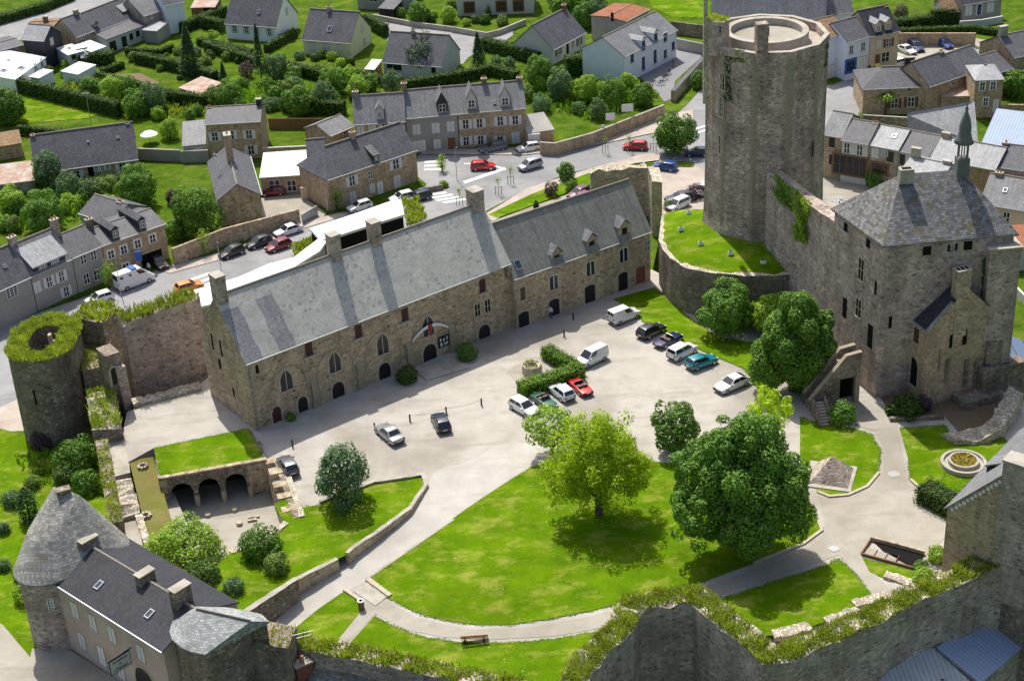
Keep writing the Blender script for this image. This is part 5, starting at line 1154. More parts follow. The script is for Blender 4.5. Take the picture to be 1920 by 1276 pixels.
m = MB(); m.box(-.05, .05, -2.2, -.02, 3.2, 5.0, M['signgreen'] if 'signgreen' in M else M['lead']); 
M['signgreen'] = mat_plain('sign_paint', (.42,.48,.44), .6); M['ink'] = mat_plain('sign_ink', (.03,.05,.05), .7)
m = MB(); m.box(-.05, .05, -2.5, -.3, sg[2]-1.55, sg[2]-.1, M['signgreen']); m.build('board', T)
m = MB(); m.tube([(0, .1, sg[2]), (0, -2.6, sg[2])], .05, M['iron'], 6)
for z0, z1, y0, y1 in ((-.12, -.06, -2.54, -.26), (-1.59, -1.53, -2.54, -.26)): m.box(-.07, .07, y0, y1, sg[2]+z0, sg[2]+z1, M['iron'])
for y in (-2.54, -.3): m.box(-.07, .07, y, y+.05, sg[2]-1.53, sg[2]-.12, M['iron'])
m.build('bracket', T)
def text(body, size, parent, loc, rot, mat, name='lettering'):
    c = bpy.data.curves.new(name, 'FONT'); c.body = body; c.size = size; c.align_x = 'CENTER'; c.align_y = 'CENTER'; c.extrude = .012; o = bpy.data.objects.new(name, c); COL.objects.link(o)
    me = bpy.data.meshes.new_from_object(o.evaluated_get(bpy.context.evaluated_depsgraph_get())); bpy.data.objects.remove(o); me.materials.clear(); me.materials.append(mat)
    o = inst(name, me, parent); o.location = loc; o.rotation_euler = rot; return o
for i, (t, s) in enumerate([('Hostellerie', .36), ('du', .3), ('Château', .46)]): text(t, s, T, (.062, -1.4, sg[2]-.42-.42*i), (math.pi/2, 0, math.pi/2), M['ink'])
# round gate tower with shingled cone
g0 = G(85, 1100, 2.5); GT = thing('gate_tower', 'round gate tower with pointed stone shingle roof left of the inn', 'tower', (g0[0], g0[1]+1.6, GZ))
rr = 2.75
def stad(r, dx, dy, n=18):
    b = math.atan2(dy, dx); return [(r*math.cos(t), r*math.sin(t)) for t in np.linspace(b+math.pi/2, b+1.5*math.pi, n)]+[(dx+r*math.cos(t), dy+r*math.sin(t)) for t in np.linspace(b-math.pi/2, b+math.pi/2, n)]
ge = G(206, 1022, 3.8); ex, ey = ge[0]-GT.location[0], ge[1]-GT.location[1]; ex, ey = ex-1.2, ey-.3; m = MB(); m.prism(stad(rr, ex, ey), -4, 7.3, M['greystone']); m.build('wall', GT)
apx = G(100, 912, 9.5); ap = (apx[0]-GT.location[0], apx[1]-GT.location[1]); apz = 9.5-GZ
m = MB(); m.hull([(x, y, 7.2) for x, y in stad(rr+.35, ex, ey)]+[(x, y, 7.4) for x, y in stad(rr+.35, ex, ey)]+[(x*.62+ap[0]*.38, y*.62+ap[1]*.38, 7.4+(apz-7.4)*.5) for x, y in stad(rr+.35, ex, ey)]+[(ap[0], ap[1], apz), (ap[0]+2.6, ap[1]-.9, apz-.55), (ap[0]+.2, ap[1]-.5, apz-.05)], M['shingle']); GTr = m.build('roof', GT)
q = G(120, 925, 9.0); m = MB(); m.obox((q[0]-GT.location[0], q[1]-GT.location[1], 12.0), (1.3, .9, 2.4), .4, M['darkstone']); m.build('chimney', GT)
for px, py in [(97, 1131)]: face_window(GT, GT.location, np.array([GT.location[0]+.3, GT.location[1]-rr]), np.array([GT.location[0]+2.2, GT.location[1]-rr*.75]), px, py, .75, 1.3, 'grid')
# D-shaped gate tower on the right of the inn
d0 = G(392, 1188, 4.0); DT = thing('half_round_gate_tower', 'half round gate tower with pale greenish shingle roof right of inn', 'tower', (d0[0], d0[1], GZ))
pe = [(314, 1172), (323, 1200), (340, 1215), (358, 1223), (385, 1229), (424, 1208), (454, 1188), (474, 1166), (505, 1167), (491, 1153), (450, 1144), (406, 1138), (366, 1133)]
ze = 4.0; E_ = [(*(xy(x, y, ze)-np.array(d0[:2])), ze-GZ) for x, y in pe]; E2 = [(x, y, z+.16) for x, y, z in E_]
rA, rB = G(368, 1141, 6.0), G(470, 1164, 5.3); ce = np.mean([e[:2] for e in E_], 0)
m = MB(); m.hull(E_+E2+[(rA[0]-d0[0], rA[1]-d0[1], 6.0-GZ), (rB[0]-d0[0], rB[1]-d0[1], 5.3-GZ)], M['shingle_green']); DTr = m.build('roof', DT)
m = MB(); m.tube([(rA[0]-d0[0], rA[1]-d0[1], 6.06-GZ), (rB[0]-d0[0], rB[1]-d0[1], 5.38-GZ)], .1, M['ridge'], 6); m.build('ridge_cap', DTr)
m = MB(); m.prism([tuple(ce+(np.array(e[:2])-ce)*.95) for e in E_], -4, ze-GZ-.02, M['darkstone']); m.build('wall', DT)
bq = [G(474, 1172, 2.4), G(545, 1190, 1.6)]; WB = wall('gate_flank_wall', 'thick weedy wall block right of the half round gate tower', [xy(470, 1180, 2.2), xy(548, 1195, 1.5)], [2.2, 1.5], -8, 3.0, mat='darkstone', jit=.12, turf=.25, dens=16, seed=18)
# ---------------------------------------------------------------- rampart along the bottom
RP = [(1062, 1300), (1090, 1248), (1130, 1203), (1166, 1172), (1184, 1130), (1250, 1117), (1310, 1115), (1330, 1135), (1390, 1180), (1440, 1226), (1480, 1219), (1560, 1187), (1640, 1152), (1700, 1117), (1790, 1082), (1850, 1050), (1892, 1046)]
zz = [1.0, 1.0, 1.1, 1.2, 1.3, 1.4, 1.4, 1.4, 1.3, 1.3, 1.3, 1.4, 1.6, 1.9, 2.4, 2.9, 3.1]
pxwall('great_rampart', 'long zigzag rampart wall with shaggy yellow green grass along its top', RP, zz, -16, 2.3, mat='greystone', jit=.2, top='rubbletop', turf=.4, dens=190, leaf='turf', seed=20, blade=.085)
wall('rampart_return', 'bare dark rampart wall at the right edge beyond the shaggy grass', [xy(1890, 1050, 2.9), xy(1990, 1094, 2.9)], 2.7, -16, 2.2, mat='darkstone', jit=.05, seed=22)
pxwall('near_rampart', 'weedy rampart wall below the bench lawn at the bottom edge', [(548, 1192), (600, 1212), (700, 1228), (800, 1250), (900, 1272), (1000, 1292)], [-.6, -.6, -.5, -.5, -.4, -.4], -14, 2.0, mat='greystone', jit=.15, turf=.45, dens=100, leaf='turfgreen', seed=21, blade=.12)
# metal roofed outbuildings under the rampart, lower right
def outbuilding(label, px, zs, roofm, zb=-14, wallm='greystone'):
    t = thing('metal_roofed_shed', label, 'shed', (*xy(px[0][0], px[0][1], zs[0]), zb)); o = np.array([*t.location[:2]]); P3 = [(*(xy(x, y, z)-o), z-zb) for (x, y), z in zip(px, zs)]
    m = MB(); n = len(P3); m.add(P3+[(a, b, c-.2) for a, b, c in P3], [tuple(range(n)), tuple(range(2*n-1, n-1, -1))]+[(i, n+i, n+(i+1) % n, (i+1) % n) for i in range(n)], M[roofm])
    if True:
        bm_ = bmesh.new(); me = m.mesh('roof'); bm_.from_mesh(me); bmesh.ops.recalc_face_normals(bm_, faces=bm_.faces[:]); bm_.to_mesh(me); bm_.free(); set_uv(me); r = inst('roof', me, t)
    c = np.mean([p[:2] for p in P3], 0); m = MB(); m.prism([tuple(c+(np.array(p[:2])-c)*.96) for p in P3], -2, [p[2]-.22 for p in P3] if sum(P3[i][0]*P3[(i+1) % n][1]-P3[(i+1) % n][0]*P3[i][1] for i in range(n)) > 0 else [p[2]-.22 for p in P3], M[wallm]); m.build('wall', t); return t, o, zb
S1 = outbuilding('shed with bright blue ribbed metal roof under the great rampart', [(1757, 1212), (1847, 1146), (1935, 1196), (1838, 1280)], [-3.6, -3.6, -5.0, -5.0], 'metalroof')
S2 = outbuilding('shed with grey ribbed roof and skylight under the great rampart', [(1622, 1243), (1752, 1214), (1845, 1300), (1700, 1330)], [-4.3, -4.0, -5.6, -5.6], 'metalgrey')
S3 = outbuilding('shed with dark mossy slate roof at bottom under the rampart', [(1525, 1266), (1618, 1240), (1680, 1300), (1560, 1330)], [-5.2, -5.2, -6.2, -6.2], 'slate')
sk = G(1758, 1266, -5.2); m = MB(); m.obox((0, 0, .15), (1.9, 1.3, .3), -.75, M['zinc']); m.obox((0, 0, .31), (1.6, 1.0, .06), -.75, M['skyglass']); o = m.build('skylight', S2[0]); o.location = (sk[0]-S2[1][0], sk[1]-S2[1][1], -5.35-S2[2])
S4 = outbuilding('low building with speckled grey roof below the near rampart', [(588, 1241), (757, 1272), (860, 1291), (860, 1400), (556, 1335)], [-2.0, -2.0, -2.0, -4.6, -4.6], 'shingle_dark')
pb = G(567, 1243, -1.5); m = MB(); m.obox((0, 0, -2), (1.6, .9, 4.2), .5, M['brick']); m.obox((0, 0, .15), (1.8, 1.1, .16), .5, M['concrete']); m.lathe([(0, .9), (.18, .9), (.22, .2)], M['terracotta'], 8); 
m.tube([(.4, .2, 0), (.4, .2, 3.4)], .035, M['zinc'], 5); m.obox((.4, .2, 3.3), (1.9, .05, .05), .3, M['zinc']); m.obox((.4, .2, 2.9), (1.3, .05, .05), .3, M['zinc']); o = m.build('brick_chimney'); o.location = pb; tag(o, 'red brick chimney with aerial rising below the near rampart', 'chimney')
# low walls and kerbs in the court
pxwall('drive_wall', 'low curved stone wall between left lawn and gravel drive', [(600, 938), (700, 901), (793, 887), (799, 906), (768, 951), (709, 994), (662, 1024), (650, 1036)], .32, -2.2, .45, mat='rubble', top='concrete', jit=.03, seed=23, step=.6)
pxwall('drive_wall', 'taller stone wall beside the drive just above the gate', [(632, 1046), (553, 1085)], [.25, .35], -3, .5, mat='rubble', top='concrete', jit=.03, seed=24, step=.6)
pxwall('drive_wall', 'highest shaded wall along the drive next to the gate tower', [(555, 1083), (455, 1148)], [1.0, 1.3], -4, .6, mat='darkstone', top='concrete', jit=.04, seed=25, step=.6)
LS = Frame('lawn_steps', 'three worn stone steps up from the drive to the left lawn', 'steps', GC(641, 1047), GC(664, 1030), 0); m = MB()
for i in range(4): m.box(0, LS.L, .35*i, .35*(i+1), -1.5, gnd(LS.o[0], LS.o[1])+.2*(i+1), M['concrete'])
m.build('tread', LS.root)
def kerb(px, label, h=.14, w=.25, mat='dress'):
    pts = [GC(x, y) for x, y in px]; return wall('kerb', label, [p[:2] for p in pts], [p[2]+h for p in pts], [p[2]-.3 for p in pts], w, mat=mat, cat='kerb')
kerb([(992, 876), (840, 981), (687, 1086)], 'long straight stone kerb between great lawn and drive', .1, .3, 'concrete')
kerb([(690, 1087), (732, 1118)], 'stone kerb edging the slabs at the tip of the great lawn', .22, .5)
kerb([(645, 1106), (674, 1126)], 'stone kerb edging the slabs beside the litter bin', .22, .3)
kerb([(1533, 922), (1555, 931), (1590, 928), (1626, 912), (1648, 886)], 'curved stone kerb under the pyramid lawn', .16, .3)
kerb([(1707, 899), (1724, 914), (1760, 926)], 'curved stone kerb under the flowerbed lawn', .16, .3)
kerb([(1413, 1056), (1507, 1019), (1541, 994), (1534, 976)], 'curved kerb round the foot of the big maple', .16, .3)
sheet('slab_landing', [(662, 1108), (690, 1090), (728, 1117), (704, 1136)], .04, M['concrete'], .05, sloped=True)
sheet('doorstep', [(774, 690), (826, 672), (868, 678), (880, 688), (800, 712)], .0, M['concrete'], .14)
sheet('shadow_paving', [(1020, 600), (1085, 570), (1100, 580), (1040, 610)], .0, M['concrete'], .05) if False else None
pit = Frame('stair_pit', 'sunken stair with brown timber edging in the sandy path', 'stair pit', G(1615, 1040, 0), G(1717, 1068, 0), 0)
m = MB(); L = pit.L; m.box(0, L, -.1, .05, -.2, .3, M['woodbrown']); m.box(-.05, .08, 0, 2.6, -.2, .35, M['woodbrown']); m.box(0, L, 2.5, 2.7, -.2, .5, M['rubble']); m.build('edging', pit.root)
m = MB()
for i in range(3): m.box(L*(.02+.2*i), L*(.02+.2*i)+L*.19, .05, 1.25, -.1, .10-.0*i, M['path']); m.box(L*(.21+.2*i), L*(.22+.2*i), .05, 1.25, -.1, .2, M['woodbrown'])
m.build('tread', pit.root); m = MB(); m.add([(L*.35, 1.3, .10), (L, .1, .10), (L, 2.5, .10), (.3, 2.5, .10)], [(0, 1, 2, 3)], M['dark']); m.build('shaft_shade', pit.root)  # flat near-black sheet: the shade of the sunken shaft painted as colour
for i, (px, lb) in enumerate([([(1660, 1076), (1720, 1092)], 'flat patch of old masonry below the sunken stair'), ([(1600, 1130), (1665, 1112)], 'flat patch of old masonry beside the sandy path end'), ([(1550, 1165), (1610, 1140)], 'line of pale footing stones at the shaded lawn corner'), ([(1450, 1187), (1520, 1172)], 'pale broken footing stones near the rampart bend')]):
    pxwall('old_footing', lb, px, .22, -.3, 1.1, mat='rubbletop', jit=.1, seed=30+i, step=.5, cat='footing')
# ================================================================ THE TOWN beyond the walls
T6 = TOWN
def road(name, px, mat, lift=.02, smooth=0): return sheet(name, px, T6+lift, M[mat], 0, smooth)
road('street', [(-200, 740), (-60, 640), (60, 590), (150, 560), (320, 497), (430, 468), (560, 416), (640, 398), (785, 372), (800, 345), (770, 320), (786, 289), (1000, 288), (1110, 272), (1240, 240), (1290, 195), (1330, 150), (1560, 160), (1700, 100), (1900, 88), (1900, 110), (1740, 112), (1640, 150), (1600, 235), (1640, 330), (1700, 400), (1560, 420), (1330, 420), (1235, 400), (1230, 300), (1150, 306), (1060, 326), (960, 370), (910, 396), (850, 430), (800, 470), (560, 560), (300, 640), (60, 740), (-120, 830)], 'asphalt')
road('street', [(-60, 70), (117, 0), (170, -22), (300, -22), (226, 2), (160, 24), (80, 58), (0, 90), (-60, 110)], 'asphalt', .03)
road('street', [(690, 35), (712, 33), (775, 48), (855, 56), (915, 68), (942, 58), (960, 50), (962, 66), (935, 85), (905, 90), (878, 108), (868, 120), (845, 118), (735, 60), (726, 78), (724, 45)], 'asphalt', .03)
road('school_yard', [(1201, 146), (1201, 135), (1266, 90), (1318, 96), (1314, 108), (1266, 152), (1262, 173), (1266, 183), (1245, 191), (1230, 170)], 'asphdark', .05)
road('pavement', [(790, 289), (985, 290), (1031, 284), (1083, 279), (1240, 246), (1300, 226), (1300, 205), (1245, 216), (1130, 246), (1040, 271), (985, 276), (790, 281)], 'pave', .14)
road('pavement', [(905, 404), (990, 352), (1105, 316), (1200, 290), (1240, 286), (1236, 300), (1190, 306), (1105, 327), (1000, 364), (925, 415)], 'pave', .14)
road('pavement', [(300, 505), (320, 499), (430, 470), (560, 418), (640, 398), (650, 404), (560, 430), (430, 482), (318, 512)], 'pave', .1)
road('car_park', [(1238, 345), (1240, 310), (1290, 308), (1330, 318), (1335, 410), (1240, 402)], 'pave', .04)
road('square', [(1545, 322), (1600, 330), (1660, 345), (1640, 400), (1560, 400), (1540, 350)], 'path', .05)
road('car_park', [(1680, 75), (1830, 72), (1880, 80), (1790, 100), (1735, 108), (1682, 126)], 'path', .06)
road('yard', [(482, 372), (560, 362), (612, 400), (600, 412), (520, 420), (488, 408)], 'path', .05)
road('path', [(905, 418), (930, 412), (1000, 386), (1060, 366), (1100, 348), (1105, 356), (1060, 378), (1000, 398), (960, 418), (900, 440)], 'path', .06)
road('path', [(-60, 790), (40, 745), (55, 800), (40, 815), (-60, 830)], 'pave', .1)
sheet('garden_path', [(-60, 1140), (5, 1170), (60, 1235), (140, 1300), (-60, 1330)], -4.3, M['path'], .0)
sheet('forecourt', [(60, 1215), (120, 1210), (200, 1260), (320, 1330), (520, 1480), (-60, 1480), (40, 1310)], -4.25, M['path'], .0)
for i in range(4): road('crossing', [(505+i*0+812-505+12*i-20, 366+i*4.2), (505+812-505+12*i+22, 359+i*4.2), (812+12*i+27, 361.5+i*4.2), (812+12*i-15, 368.5+i*4.2)], 'marking', .035)
for i in range(4): road('crossing', [(358+11*i, 522+6*i), (392+11*i, 510+6*i), (396+11*i, 513+6*i), (362+11*i, 525+6*i)], 'marking', .035)
for i in range(3): road('crossing', [(797+0*i, 302+7*i), (830, 301+7*i), (829, 304+7*i), (795, 305.5+7*i)], 'marking', .035)
for q in [[(868, 340), (945, 314), (950, 317), (872, 344)], [(870, 306), (885, 305.5), (885, 307.5), (870, 308)], [(928, 310), (942, 314), (939, 316), (926, 312)], [(1305, 240), (1330, 232), (1330, 235), (1305, 243)], [(1305, 248), (1330, 240), (1330, 243), (1305, 251)]]: road('road_line', q, 'marking', .036)
for q in [[(915, 402), (1000, 362), (1105, 324), (1108, 345), (1060, 362), (1000, 384), (932, 408)], [(945, 415), (1000, 398), (1010, 402), (960, 418)], [(1240, 300), (1300, 303), (1300, 312), (1245, 312)]]: sheet('verge', q, T6+.02, M['grass'], .14)
sheet('vegetable_bed', [(212, 140), (262, 137), (300, 155), (270, 172), (240, 160)], T6+.01, M['soil'], .05)
sheet('field', [(-80, 170), (40, 172), (200, 212), (160, 222), (40, 232), (-80, 240)], T6+.01, M['grass'], .03)
sheet('field', [(1216, 0), (1310, -20), (1330, -20), (1330, 34), (1260, 32), (1225, 15)], T6+.01, M['grass'], .03)
H = House
def hs(*a, **k):
    W = k.pop('W', ()); C_ = k.pop('C', ()); D = k.pop('D', ()); S = k.pop('S', ()); h = House(*a, **k)
    for w in W: h.win(*w)
    for c in C_: h.chimney(*c[:2], **(c[2] if len(c) > 2 else {}))
    for d in D: h.dormer(*d[:2], **(d[2] if len(d) > 2 else {}))
    for s in S: h.skylight(*s)
    return h
def ws(pts, w, h, st, plane='front'): return [(x, y, w, h, st, plane) for x, y in pts]
# street row, left
hs('street_house', 'brown stone street house with two dormers and open dark garage', 'house', (191, 460), (308, 419), 5.4, 7.5, 'tanstone', 'slate', (233, 409), W=ws([(208, 477), (232, 468), (258, 457), (286, 447), (236, 501)], .95, 1.25, 'whitesur')+[(285, 487, 3.4, 2.5, 'darkdoor')], C=[(161, 411, dict(mat='darkstone'))], D=[(216, 437, dict(wall='slate_dark', w=1.1, h=1.2, rh=.5)), (266, 419, dict(wall='slate_dark', w=1.1, h=1.2, rh=.5))])
hs('street_house', 'grey rendered street house with white window frames left of stone garage house', 'house', (135, 483), (190, 460), 5.4, 7.5, 'greyren', 'slate', (133, 433), W=ws([(156, 486), (175, 479)], .9, 1.4, 'glazed')+ws([(162, 522), (181, 515)], .9, 1.6, 'plain'), C=[(97, 411, dict(mat='greystone', w=1.1))])
hh = hs('street_house', 'grey street house with one broad white topped dormer and louvred shutters', 'house', (57, 516), (134, 483), 5.4, 7.5, 'greyren', 'slate_pale', (58, 445), W=ws([(70, 538)], 1.1, 1.6, 'closed')+ws([(92, 528), (115, 518)], .8, 1.6, 'shut')+ws([(124, 546)], .8, 1.5, 'shut'), C=[(15, 445, dict(mat='greystone', w=1.1))])
p = hh.on(95, 505, 'front'); m = MB(); k_ = hh.rise/(hh.d/2); m.box(.6, hh.L-.9, .05, 2.6, hh.e-.3, hh.e+.9, M['slate_dark']); dm = m.build('dormer', hh.root)
m = MB(); x0, x1 = .35, hh.L-.6; m.add([(x0, -.3, hh.e+.85), (x1, -.3, hh.e+.85), (x1, 3.1, hh.e+3.1*k_-.1), (x0, 3.1, hh.e+3.1*k_-.1), (x0, -.3, hh.e+1.0), (x1, -.3, hh.e+1.0), (x1, 3.1, hh.e+3.1*k_+.15), (x0, 3.1, hh.e+3.1*k_+.15)], [(0,3,2,1),(4,5,6,7),(0,1,5,4),(1,2,6,5),(2,3,7,6),(3,0,4,7)], M['slate_white']); m.build('roof', dm)
for x in (1.7, 2.4, 3.7, 4.4): put_window(dm, (min(x, hh.L-1.6), .04, hh.e+.35), 0, .6, .7, 'plain')
hs('street_house', 'grey street house with large four pane window at left frame edge', 'house', (-62, 570), (56, 517), 5.4, 7.5, 'greyren', 'slate', (0, 467), W=[(22, 547, 1.7, 1.4, 'grid', 'front')], S=[(8, 500, .5, .5)])
hs('rear_wing', 'dark slated rear wing behind the brown stone street house', 'house', (150, 399), (212, 418), 4.6, 6.5, 'greyren', 'slate', (197, 371), hip=(0, 0), C=[(225, 377, dict(mat='greystone'))])
# bungalow and its shed
hs('long_bungalow', 'long low stone bungalow under a big dark slate roof', 'house', (66, 323), (258, 297), 2.7, 9.5, 'tanstone', 'slate', (150, 243), W=[(143, 327, 1.1, 1.4, 'shut', 'front'), (171, 324, .9, 2.0, 'darkdoor', 'front'), (230, 313, 1.1, 1.4, 'shut', 'front')]+ws([(181, 316), (192, 315), (202, 313)], .6, .75, 'whitesur'), C=[(61, 252, dict(w=.6, mat='greystone', pots=1)), (239, 230, dict(w=.6, mat='greystone', pots=1))], S=[(165, 266, .4, .4), (221, 258, .4, .4)])
hs('rusty_shed', 'low shed with rust streaked sheet roof beside the long bungalow', 'shed', (-30, 350), (64, 338), 2.2, 6.0, 'greystone', 'rust', .9, mono=True)
hs('stone_shed', 'small stone shed at left edge under the big trees', 'shed', (-20, 278), (40, 268), 2.4, 4, 'tanstone', 'tile_brown', .8, mono=True)
# stone house, long gabled barn, white roofed annex, corner house
hs('stone_house', 'two storey stone house with white shutters and slate hung side wall', 'house', (385, 233), (488, 227), 6.3, 7.5, 'tanstone', 'slate', (435, 200), W=ws([(403, 256), (433, 253), (467, 252)], .95, 1.5, 'shut')+[(471, 281, 1.0, 1.6, 'shut', 'front')], C=[(380, 201, dict(w=.7, mat='darkstone')), (484, 184, dict(w=.8, mat='slate_dark', pots=0))])
hs('garage', 'low pale garage with white door left of the two storey stone house', 'garage', (343, 274), (385, 270), 2.6, 6.5, 'paleren', 'slate_pale', 1.6, mono=True, W=[(372, 286, 1.6, 1.9, 'garage', 'front')])
hs('long_barn', 'long narrow grey slate barn house with gable towards the street', 'house', (487, 365), (466, 293), 4.2, 6.2, 'rubble', 'slate', (431, 296), C=[(425, 250, dict(w=1.6, d=1.0, mat='tanstone', pots=1))], S=[(403, 292, .5, .6)])
f = hs('white_roofed_annex', 'low stone annex with brilliant white flat roof and two white windows', 'house', (488, 333), (577, 327), 3.0, 8.5, 'tanstone', 'membrane', .5, mono=True, over=.3, W=[(515, 347, 1.7, 1.6, 'plain', 'front'), (547, 348, 1.4, 1.8, 'plain', 'front')])
hs('corner_house', 'stone corner house with long slate roof and one small dormer', 'house', (613, 336), (780, 280), 5.2, 8.0, 'tanstone', 'slate', (695, 248), hip=(2.6, 0), W=[(660, 339, 1.0, 1.6, 'shut', 'front'), (694, 328, .8, 1.3, 'plain', 'front'), (742, 308, 1.1, 1.6, 'shut', 'front'), (662, 369, 1.1, 1.7, 'closed', 'front'), (698, 353, .9, 1.5, 'closed', 'front'), (713, 353, 1.0, 2.1, 'door', 'front'), (745, 341, 1.2, 2.1, 'closed', 'front')], C=[(660, 246, dict(w=.8, mat='tanstone'))], D=[(705, 296, dict(wall='slate_dark', w=.95, h=.9, rh=.3, flat=True, win=(.5, .6)))])
hs('side_house', 'plain slate roofed house joined to left of the stone corner house', 'house', (578, 311), (612, 308), 4.6, 7.0, 'tanstone', 'slate', (600, 261))
# terrace with pointed dormers
hs('terraced_house', 'grey rendered terraced house with closed shutters and brown door', 'house', (760, 221), (857, 212), 6.1, 7.5, 'greyren', 'slate_pale', (812, 166), W=ws([(781, 243), (817, 240), (845, 237)], 1.2, 1.7, 'closed')+[(787, 275, 1.9, 2.1, 'garage', 'front'), (820, 270, 1.1, 1.6, 'closed', 'front'), (847, 270, 1.3, 2.3, 'brown', 'front')], D=[(829, 202, dict(w=1.6, h=1.7, rh=1.8, wall='slate_dark', win=(1.1, 1.3), yf=.3))], C=[(755, 155, dict(w=.8, mat='darkstone'))])
hs('terraced_house', 'brown stone terraced house with white shutters and two pointed dormers', 'house', (858, 212), (985, 201), 6.1, 7.5, 'tanstone', 'slate_pale', (920, 157), W=ws([(873, 233), (899, 231), (938, 227), (966, 225)], .95, 1.6, 'shut')+ws([(874, 264), (901, 262), (938, 263)], .95, 1.5, 'arched_shut')+[(967, 258, 1.3, 2.0, 'closed', 'front')], D=[(884, 194, dict(w=1.5, h=1.6, rh=1.8, wall='paleren', win=(1.0, 1.2), yf=.3)), (947, 190, dict(w=1.5, h=1.6, rh=1.8, wall='paleren', win=(1.0, 1.2), yf=.3))], C=[(907, 146, dict(w=.8, mat='darkstone')), (974, 144, dict(w=.8, mat='darkstone'))], S=[(927, 193, .5, .6)])
hs('terraced_house', 'lower terraced house with single pointed dormer behind the corner house', 'house', (664, 232), (759, 226), 5.9, 7.0, 'tanstone', 'slate_pale', (706, 178), W=ws([(676, 244), (698, 242)], 1.2, 1.5, 'closed')+ws([(722, 240), (748, 243)], .9, 1.5, 'shut'), D=[(712, 214, dict(w=1.2, h=1.4, rh=.9, wall='paleren', win=(.6, .7)))], C=[(655, 171, dict(w=.9, mat='darkstone'))])
hs('side_house', 'small pale slate roofed wing at left end of the terrace', 'house', (618, 255), (663, 236), 3.6, 6, 'tanstone', 'slate_pale', (640, 215), W=[(648, 252, .9, 1.3, 'plain', 'front')])
hs('lean_to', 'brown low outbuilding with pale plank roof at right end of terrace', 'shed', (990, 250), (1038, 243), 2.4, 6, 'tanstone', 'greyren', .7, mono=True)
# detached houses behind the gardens
hs('white_house', 'large white detached house with dark slate roof and small shutters', 'house', (422, 43), (517, 50), 3.2, 9.0, 'white', 'slate', (475, -12), W=ws([(440, 54), (462, 56), (481, 58), (505, 60)], .85, 1.3, 'shut')+[(538, 22, .7, 1.3, 'closed', 'right')], S=[(486, 23, .7, .9)], C=[(508, -8, dict(mat='greystone'))])
hs('yellow_house', 'pale yellow detached house with dark slate roof and skylight', 'house', (567, 73), (657, 80), 3.0, 9.0, 'cream', 'slate', (630, 21), W=ws([(586, 88), (612, 89), (637, 91)], .9, 1.3, 'closed')+[(679, 53, .7, 1.3, 'closed', 'right'), (683, 77, .7, 1.2, 'plain', 'right')], S=[(619, 55, .9, 1.2)], C=[(616, 12, dict(mat='concrete', w=.7))])
hs('grey_house', 'grey detached house with big dark windows behind the pine', 'house', (718, 116), (828, 124), 2.8, 9.0, 'paleren', 'slate', (790, 64), W=[(731, 124, 1.1, 1.4, 'dark', 'front'), (745, 125, 1.6, 1.4, 'dark', 'front'), (813, 133, .8, 2.0, 'darkdoor', 'front')], C=[(774, 56, dict(mat='concrete', w=.6))])
hs('gabled_house', 'detached house with dark slate roof and white gable towards the gardens', 'house', (1036, 93), (1097, 60), 2.9, 8.5, 'paleren', 'slate', (1030, 32), W=[(1047, 97, 1.0, 1.3, 'shutb', 'front'), (1064, 92, .8, 2.0, 'darkdoor', 'front'), (1074, 82, .8, 1.1, 'plain', 'front'), (1086, 78, .9, 1.3, 'shutb', 'front')], C=[(1057, 8, dict(mat='brick', w=.8))])
hs('school_house', 'long bluish white school house with blue windows and two dormers', 'school', (1170, 106), (1268, 56), 5.2, 9.0, 'whiteblue', 'slate_pale', (1183, 45), W=ws([(1185, 109), (1247, 70), (1262, 86), (1247, 101)], 1.0, 1.5, 'bluewin')+ws([(1206, 119), (1228, 106)], 1.0, 2.4, 'bluewin'), D=[(1206, 85, dict(w=1.5, h=2.0, rh=.6, wall='whiteblue', roof='slate_white', st='bluewin', win=(1.0, 1.6), yf=0.02)), (1229, 71, dict(w=1.5, h=2.0, rh=.6, wall='whiteblue', roof='slate_white', st='bluewin', win=(1.0, 1.6), yf=.02))])
hs('barn', 'barn with orange tiled roof behind the school house', 'barn', (1172, 41), (1216, 18), 4.6, 7.5, 'greyren', 'tile', (1188, 8), W=[(1148, 32, .6, 1.6, 'slit', 'left')])
hs('villa', 'rendered villa with large brown windows at the top edge', 'house', (855, -6), (1000, -12), 4.0, 9, 'paleren', 'slate', 4.0, W=ws([(880, 14), (940, 12), (972, 11)], 1.8, 1.9, 'shopbrown'))
hs('villa', 'grey villa with white balcony rail at the top edge', 'house', (668, -14), (756, -10), 3.4, 9, 'greyren', 'slate', 4, W=[(700, -2, 1.6, 1.2, 'plain', 'front'), (735, 2, 2.6, 1.2, 'glazed', 'front')])
# cottages at the upper left road
hs('roadside_cottage', 'roadside cottage with tall stone chimney and small stone dormer', 'house', (142, 69), (176, 57), 4.2, 7.5, 'tanstone', 'slate', (135, 30), W=[(155, 69, .9, 1.0, 'plain', 'front')], C=[(141, 18, dict(w=.9, mat='tanstone', pots=0))])
hs('roadside_cottage', 'grey slate roadside house with one large dark dormer', 'house', (173, 62), (266, 25), 3.8, 7.5, 'paleren', 'slate', (190, 12), D=[(238, 28, dict(w=2.0, h=1.6, rh=.6, wall='slate_dark', roof='slate_white', yf=1.2, flat=True)), (180, 52, dict(w=1.3, h=1.3, rh=.6, wall='tanstone', yf=.6))])
hs('lean_to', 'long white rendered lean-to with glazed doors behind the cottages', 'house extension', (198, 75), (273, 47), 2.8, 6.0, 'paleren', 'slate', 1.3, mono=True, W=[(212, 87, 1.6, 2.0, 'dark', 'front'), (233, 78, 1.2, 2.0, 'dark', 'front'), (246, 69, .9, 1.2, 'dark', 'front'), (258, 63, .9, 1.2, 'dark', 'front')])
